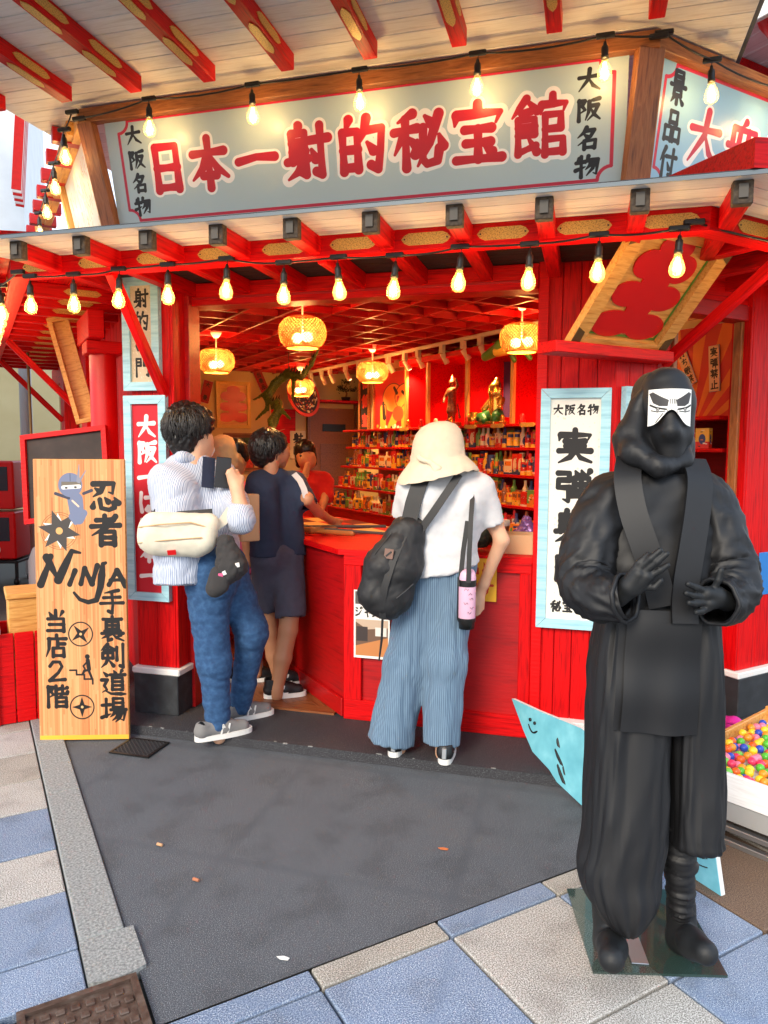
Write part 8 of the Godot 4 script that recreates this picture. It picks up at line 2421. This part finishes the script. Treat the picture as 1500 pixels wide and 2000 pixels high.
	part("boot", body_mesh(ninja_bootR, 0.007, 0.02), M.glove, nj)
	part("hand", body_mesh(ninja_handL, 0.0034, 0.004), M.glove, nj)
	part("hand", body_mesh(ninja_handR, 0.0034, 0.004), M.glove, nj)
	# painted face: a curved white patch on the head
	var fp := Pic.new(360, 280, rgb(238, 236, 228))
	var k := rgb(34, 32, 32)
	fp.poly([Vector2(8, 30), Vector2(40, 20), Vector2(110, 60), Vector2(160, 84), Vector2(152, 132), Vector2(92, 128), Vector2(44, 104)], rgb(58, 56, 56))
	fp.poly([Vector2(352, 30), Vector2(322, 20), Vector2(256, 60), Vector2(212, 84), Vector2(220, 132), Vector2(284, 128), Vector2(326, 104)], rgb(58, 56, 56))
	for s in [[20.0, 1.0], [350.0, -1.0]]:
		var x: float = s[0]
		var d: float = s[1]
		fp.line([Vector2(x, 118), Vector2(x + d * 50, 140), Vector2(x + d * 120, 154)], 7.0, k)
		fp.line([Vector2(x + d * 10, 160), Vector2(x + d * 60, 172), Vector2(x + d * 112, 168)], 4.0, k)
		fp.disc(Vector2(x + d * 62, 152), 14, k)
		fp.disc(Vector2(x + d * 62, 152), 9, rgb(210, 208, 202))
		fp.disc(Vector2(x + d * 62, 152), 5, k)
		fp.line([Vector2(x + d * 126, 150), Vector2(x + d * 134, 170), Vector2(x + d * 122, 182)], 2.0, k)
	for xx in [168.0, 182.0, 196.0, 208.0]: fp.line([Vector2(xx, 76), Vector2(xx, 112)], 3.0, k)
	fp.line([Vector2(70, 250), Vector2(120, 186)], 3.5, k)
	var face_mat := print_mat("painted face", fp.image(), 0.6)
	var st := begin()
	var hc := Vector3(-0.001, 1.632, 0.04)
	var fw := Vector3(0.06, 0.03, 1.0).normalized()
	var rt := Vector3.UP.cross(fw).normalized()
	var upv := fw.cross(rt)
	var nu := 20
	var nv := 12
	for j in nv:
		for i in nu:
			var q := []
			var uvs := []
			for e in [[i, j], [i + 1, j], [i + 1, j + 1], [i, j + 1]]:
				var u: float = float(e[0]) / nu
				var v: float = float(e[1]) / nv
				var az := (u - 0.5) * 1.85
				var mid := exp(-pow((u - 0.5) * 4.4, 2.0))
				var lowy := lerpf(-0.052, -0.006, mid)
				var yy := lerpf(0.052, lowy, v)
				var rr := 0.084 + 0.005 * mid * v
				q.append(hc + upv * yy + (fw * cos(az) * 1.02 + rt * sin(az) * 0.86) * rr)
				uvs.append(Vector2(u, (0.052 - yy) / 0.104))
			face(st, q, q[0] - hc, uvs)
	part("painted_face", st.commit(), face_mat, head)
	# cloth bands and panels
	var lapel_l := [Vector3(-0.100, 1.492, 0.098), Vector3(-0.108, 1.435, 0.158), Vector3(-0.092, 1.344, 0.194), Vector3(-0.058, 1.247, 0.213), Vector3(-0.028, 1.163, 0.216), Vector3(-0.006, 1.085, 0.214)]
	var lapel_r := [Vector3(0.076, 1.492, 0.06), Vector3(0.088, 1.436, 0.118), Vector3(0.080, 1.345, 0.158), Vector3(0.066, 1.248, 0.188), Vector3(0.054, 1.165, 0.206), Vector3(0.050, 1.10, 0.216), Vector3(0.052, 1.045, 0.228)]
	part("lapel", ribbon(smooth_path(lapel_l), 0.074, Vector3(0.0, 0.1, 1), 0.010), M.gown, jk)
	part("lapel", ribbon(smooth_path(lapel_r), 0.072, Vector3(0.3, 0.1, 1), 0.010), M.gown, jk)
	var ap := begin()
	var c0 := [Vector3(-0.100, 1.075, 0.232), Vector3(0.098, 1.075, 0.188), Vector3(0.098, 0.728, 0.212), Vector3(-0.110, 0.740, 0.268)]
	for j in 14:
		for i in 10:
			var q := []
			for e in [[i, j], [i + 1, j], [i + 1, j + 1], [i, j + 1]]:
				var u: float = e[0] / 10.0
				var v: float = e[1] / 14.0
				var p: Vector3 = c0[0].lerp(c0[1], u).lerp(c0[3].lerp(c0[2], u), v)
				p += Vector3(0.2, 0, 1) * (0.012 * sin(PI * u) + 0.006 * sin(u * 9.0 + v * 2.0) * v + 0.004 * sin(v * 11.0))
				q.append(p)
			face(ap, q, Vector3(0.2, 0, 1))
			var qb := []
			for p in q: qb.append(p - Vector3(0.02, 0, 0.006))
			face(ap, qb, Vector3(-0.2, 0, -1))
	ap.index()
	ap.generate_normals()
	part("apron_panel", ap.commit(), M.gown, nj)
	# glass foot plate
	var gp := thing("glass_plate", "thick greenish glass base plate under the mannequin's feet", "plate", Vector3.ZERO)
	part("plate", prism([Vector2(-0.018, 1.203), Vector2(0.065, 1.597), Vector2(0.442, 1.505), Vector2(0.36, 1.10)], 0.0045, 0.0125, Transform3D(Basis(Vector3(1, 0, 0), Vector3(0, 0, 1), Vector3(0, 1, 0)), Vector3.ZERO)), M.plate_glass, gp)
	part("fixing_plate", boxm(Vector3(0.05, 0.004, 0.12), 0.001), M.steel, gp, turned(Vector3(0.19, 0.0148, 1.47), Vector3(0, 10, 0)))
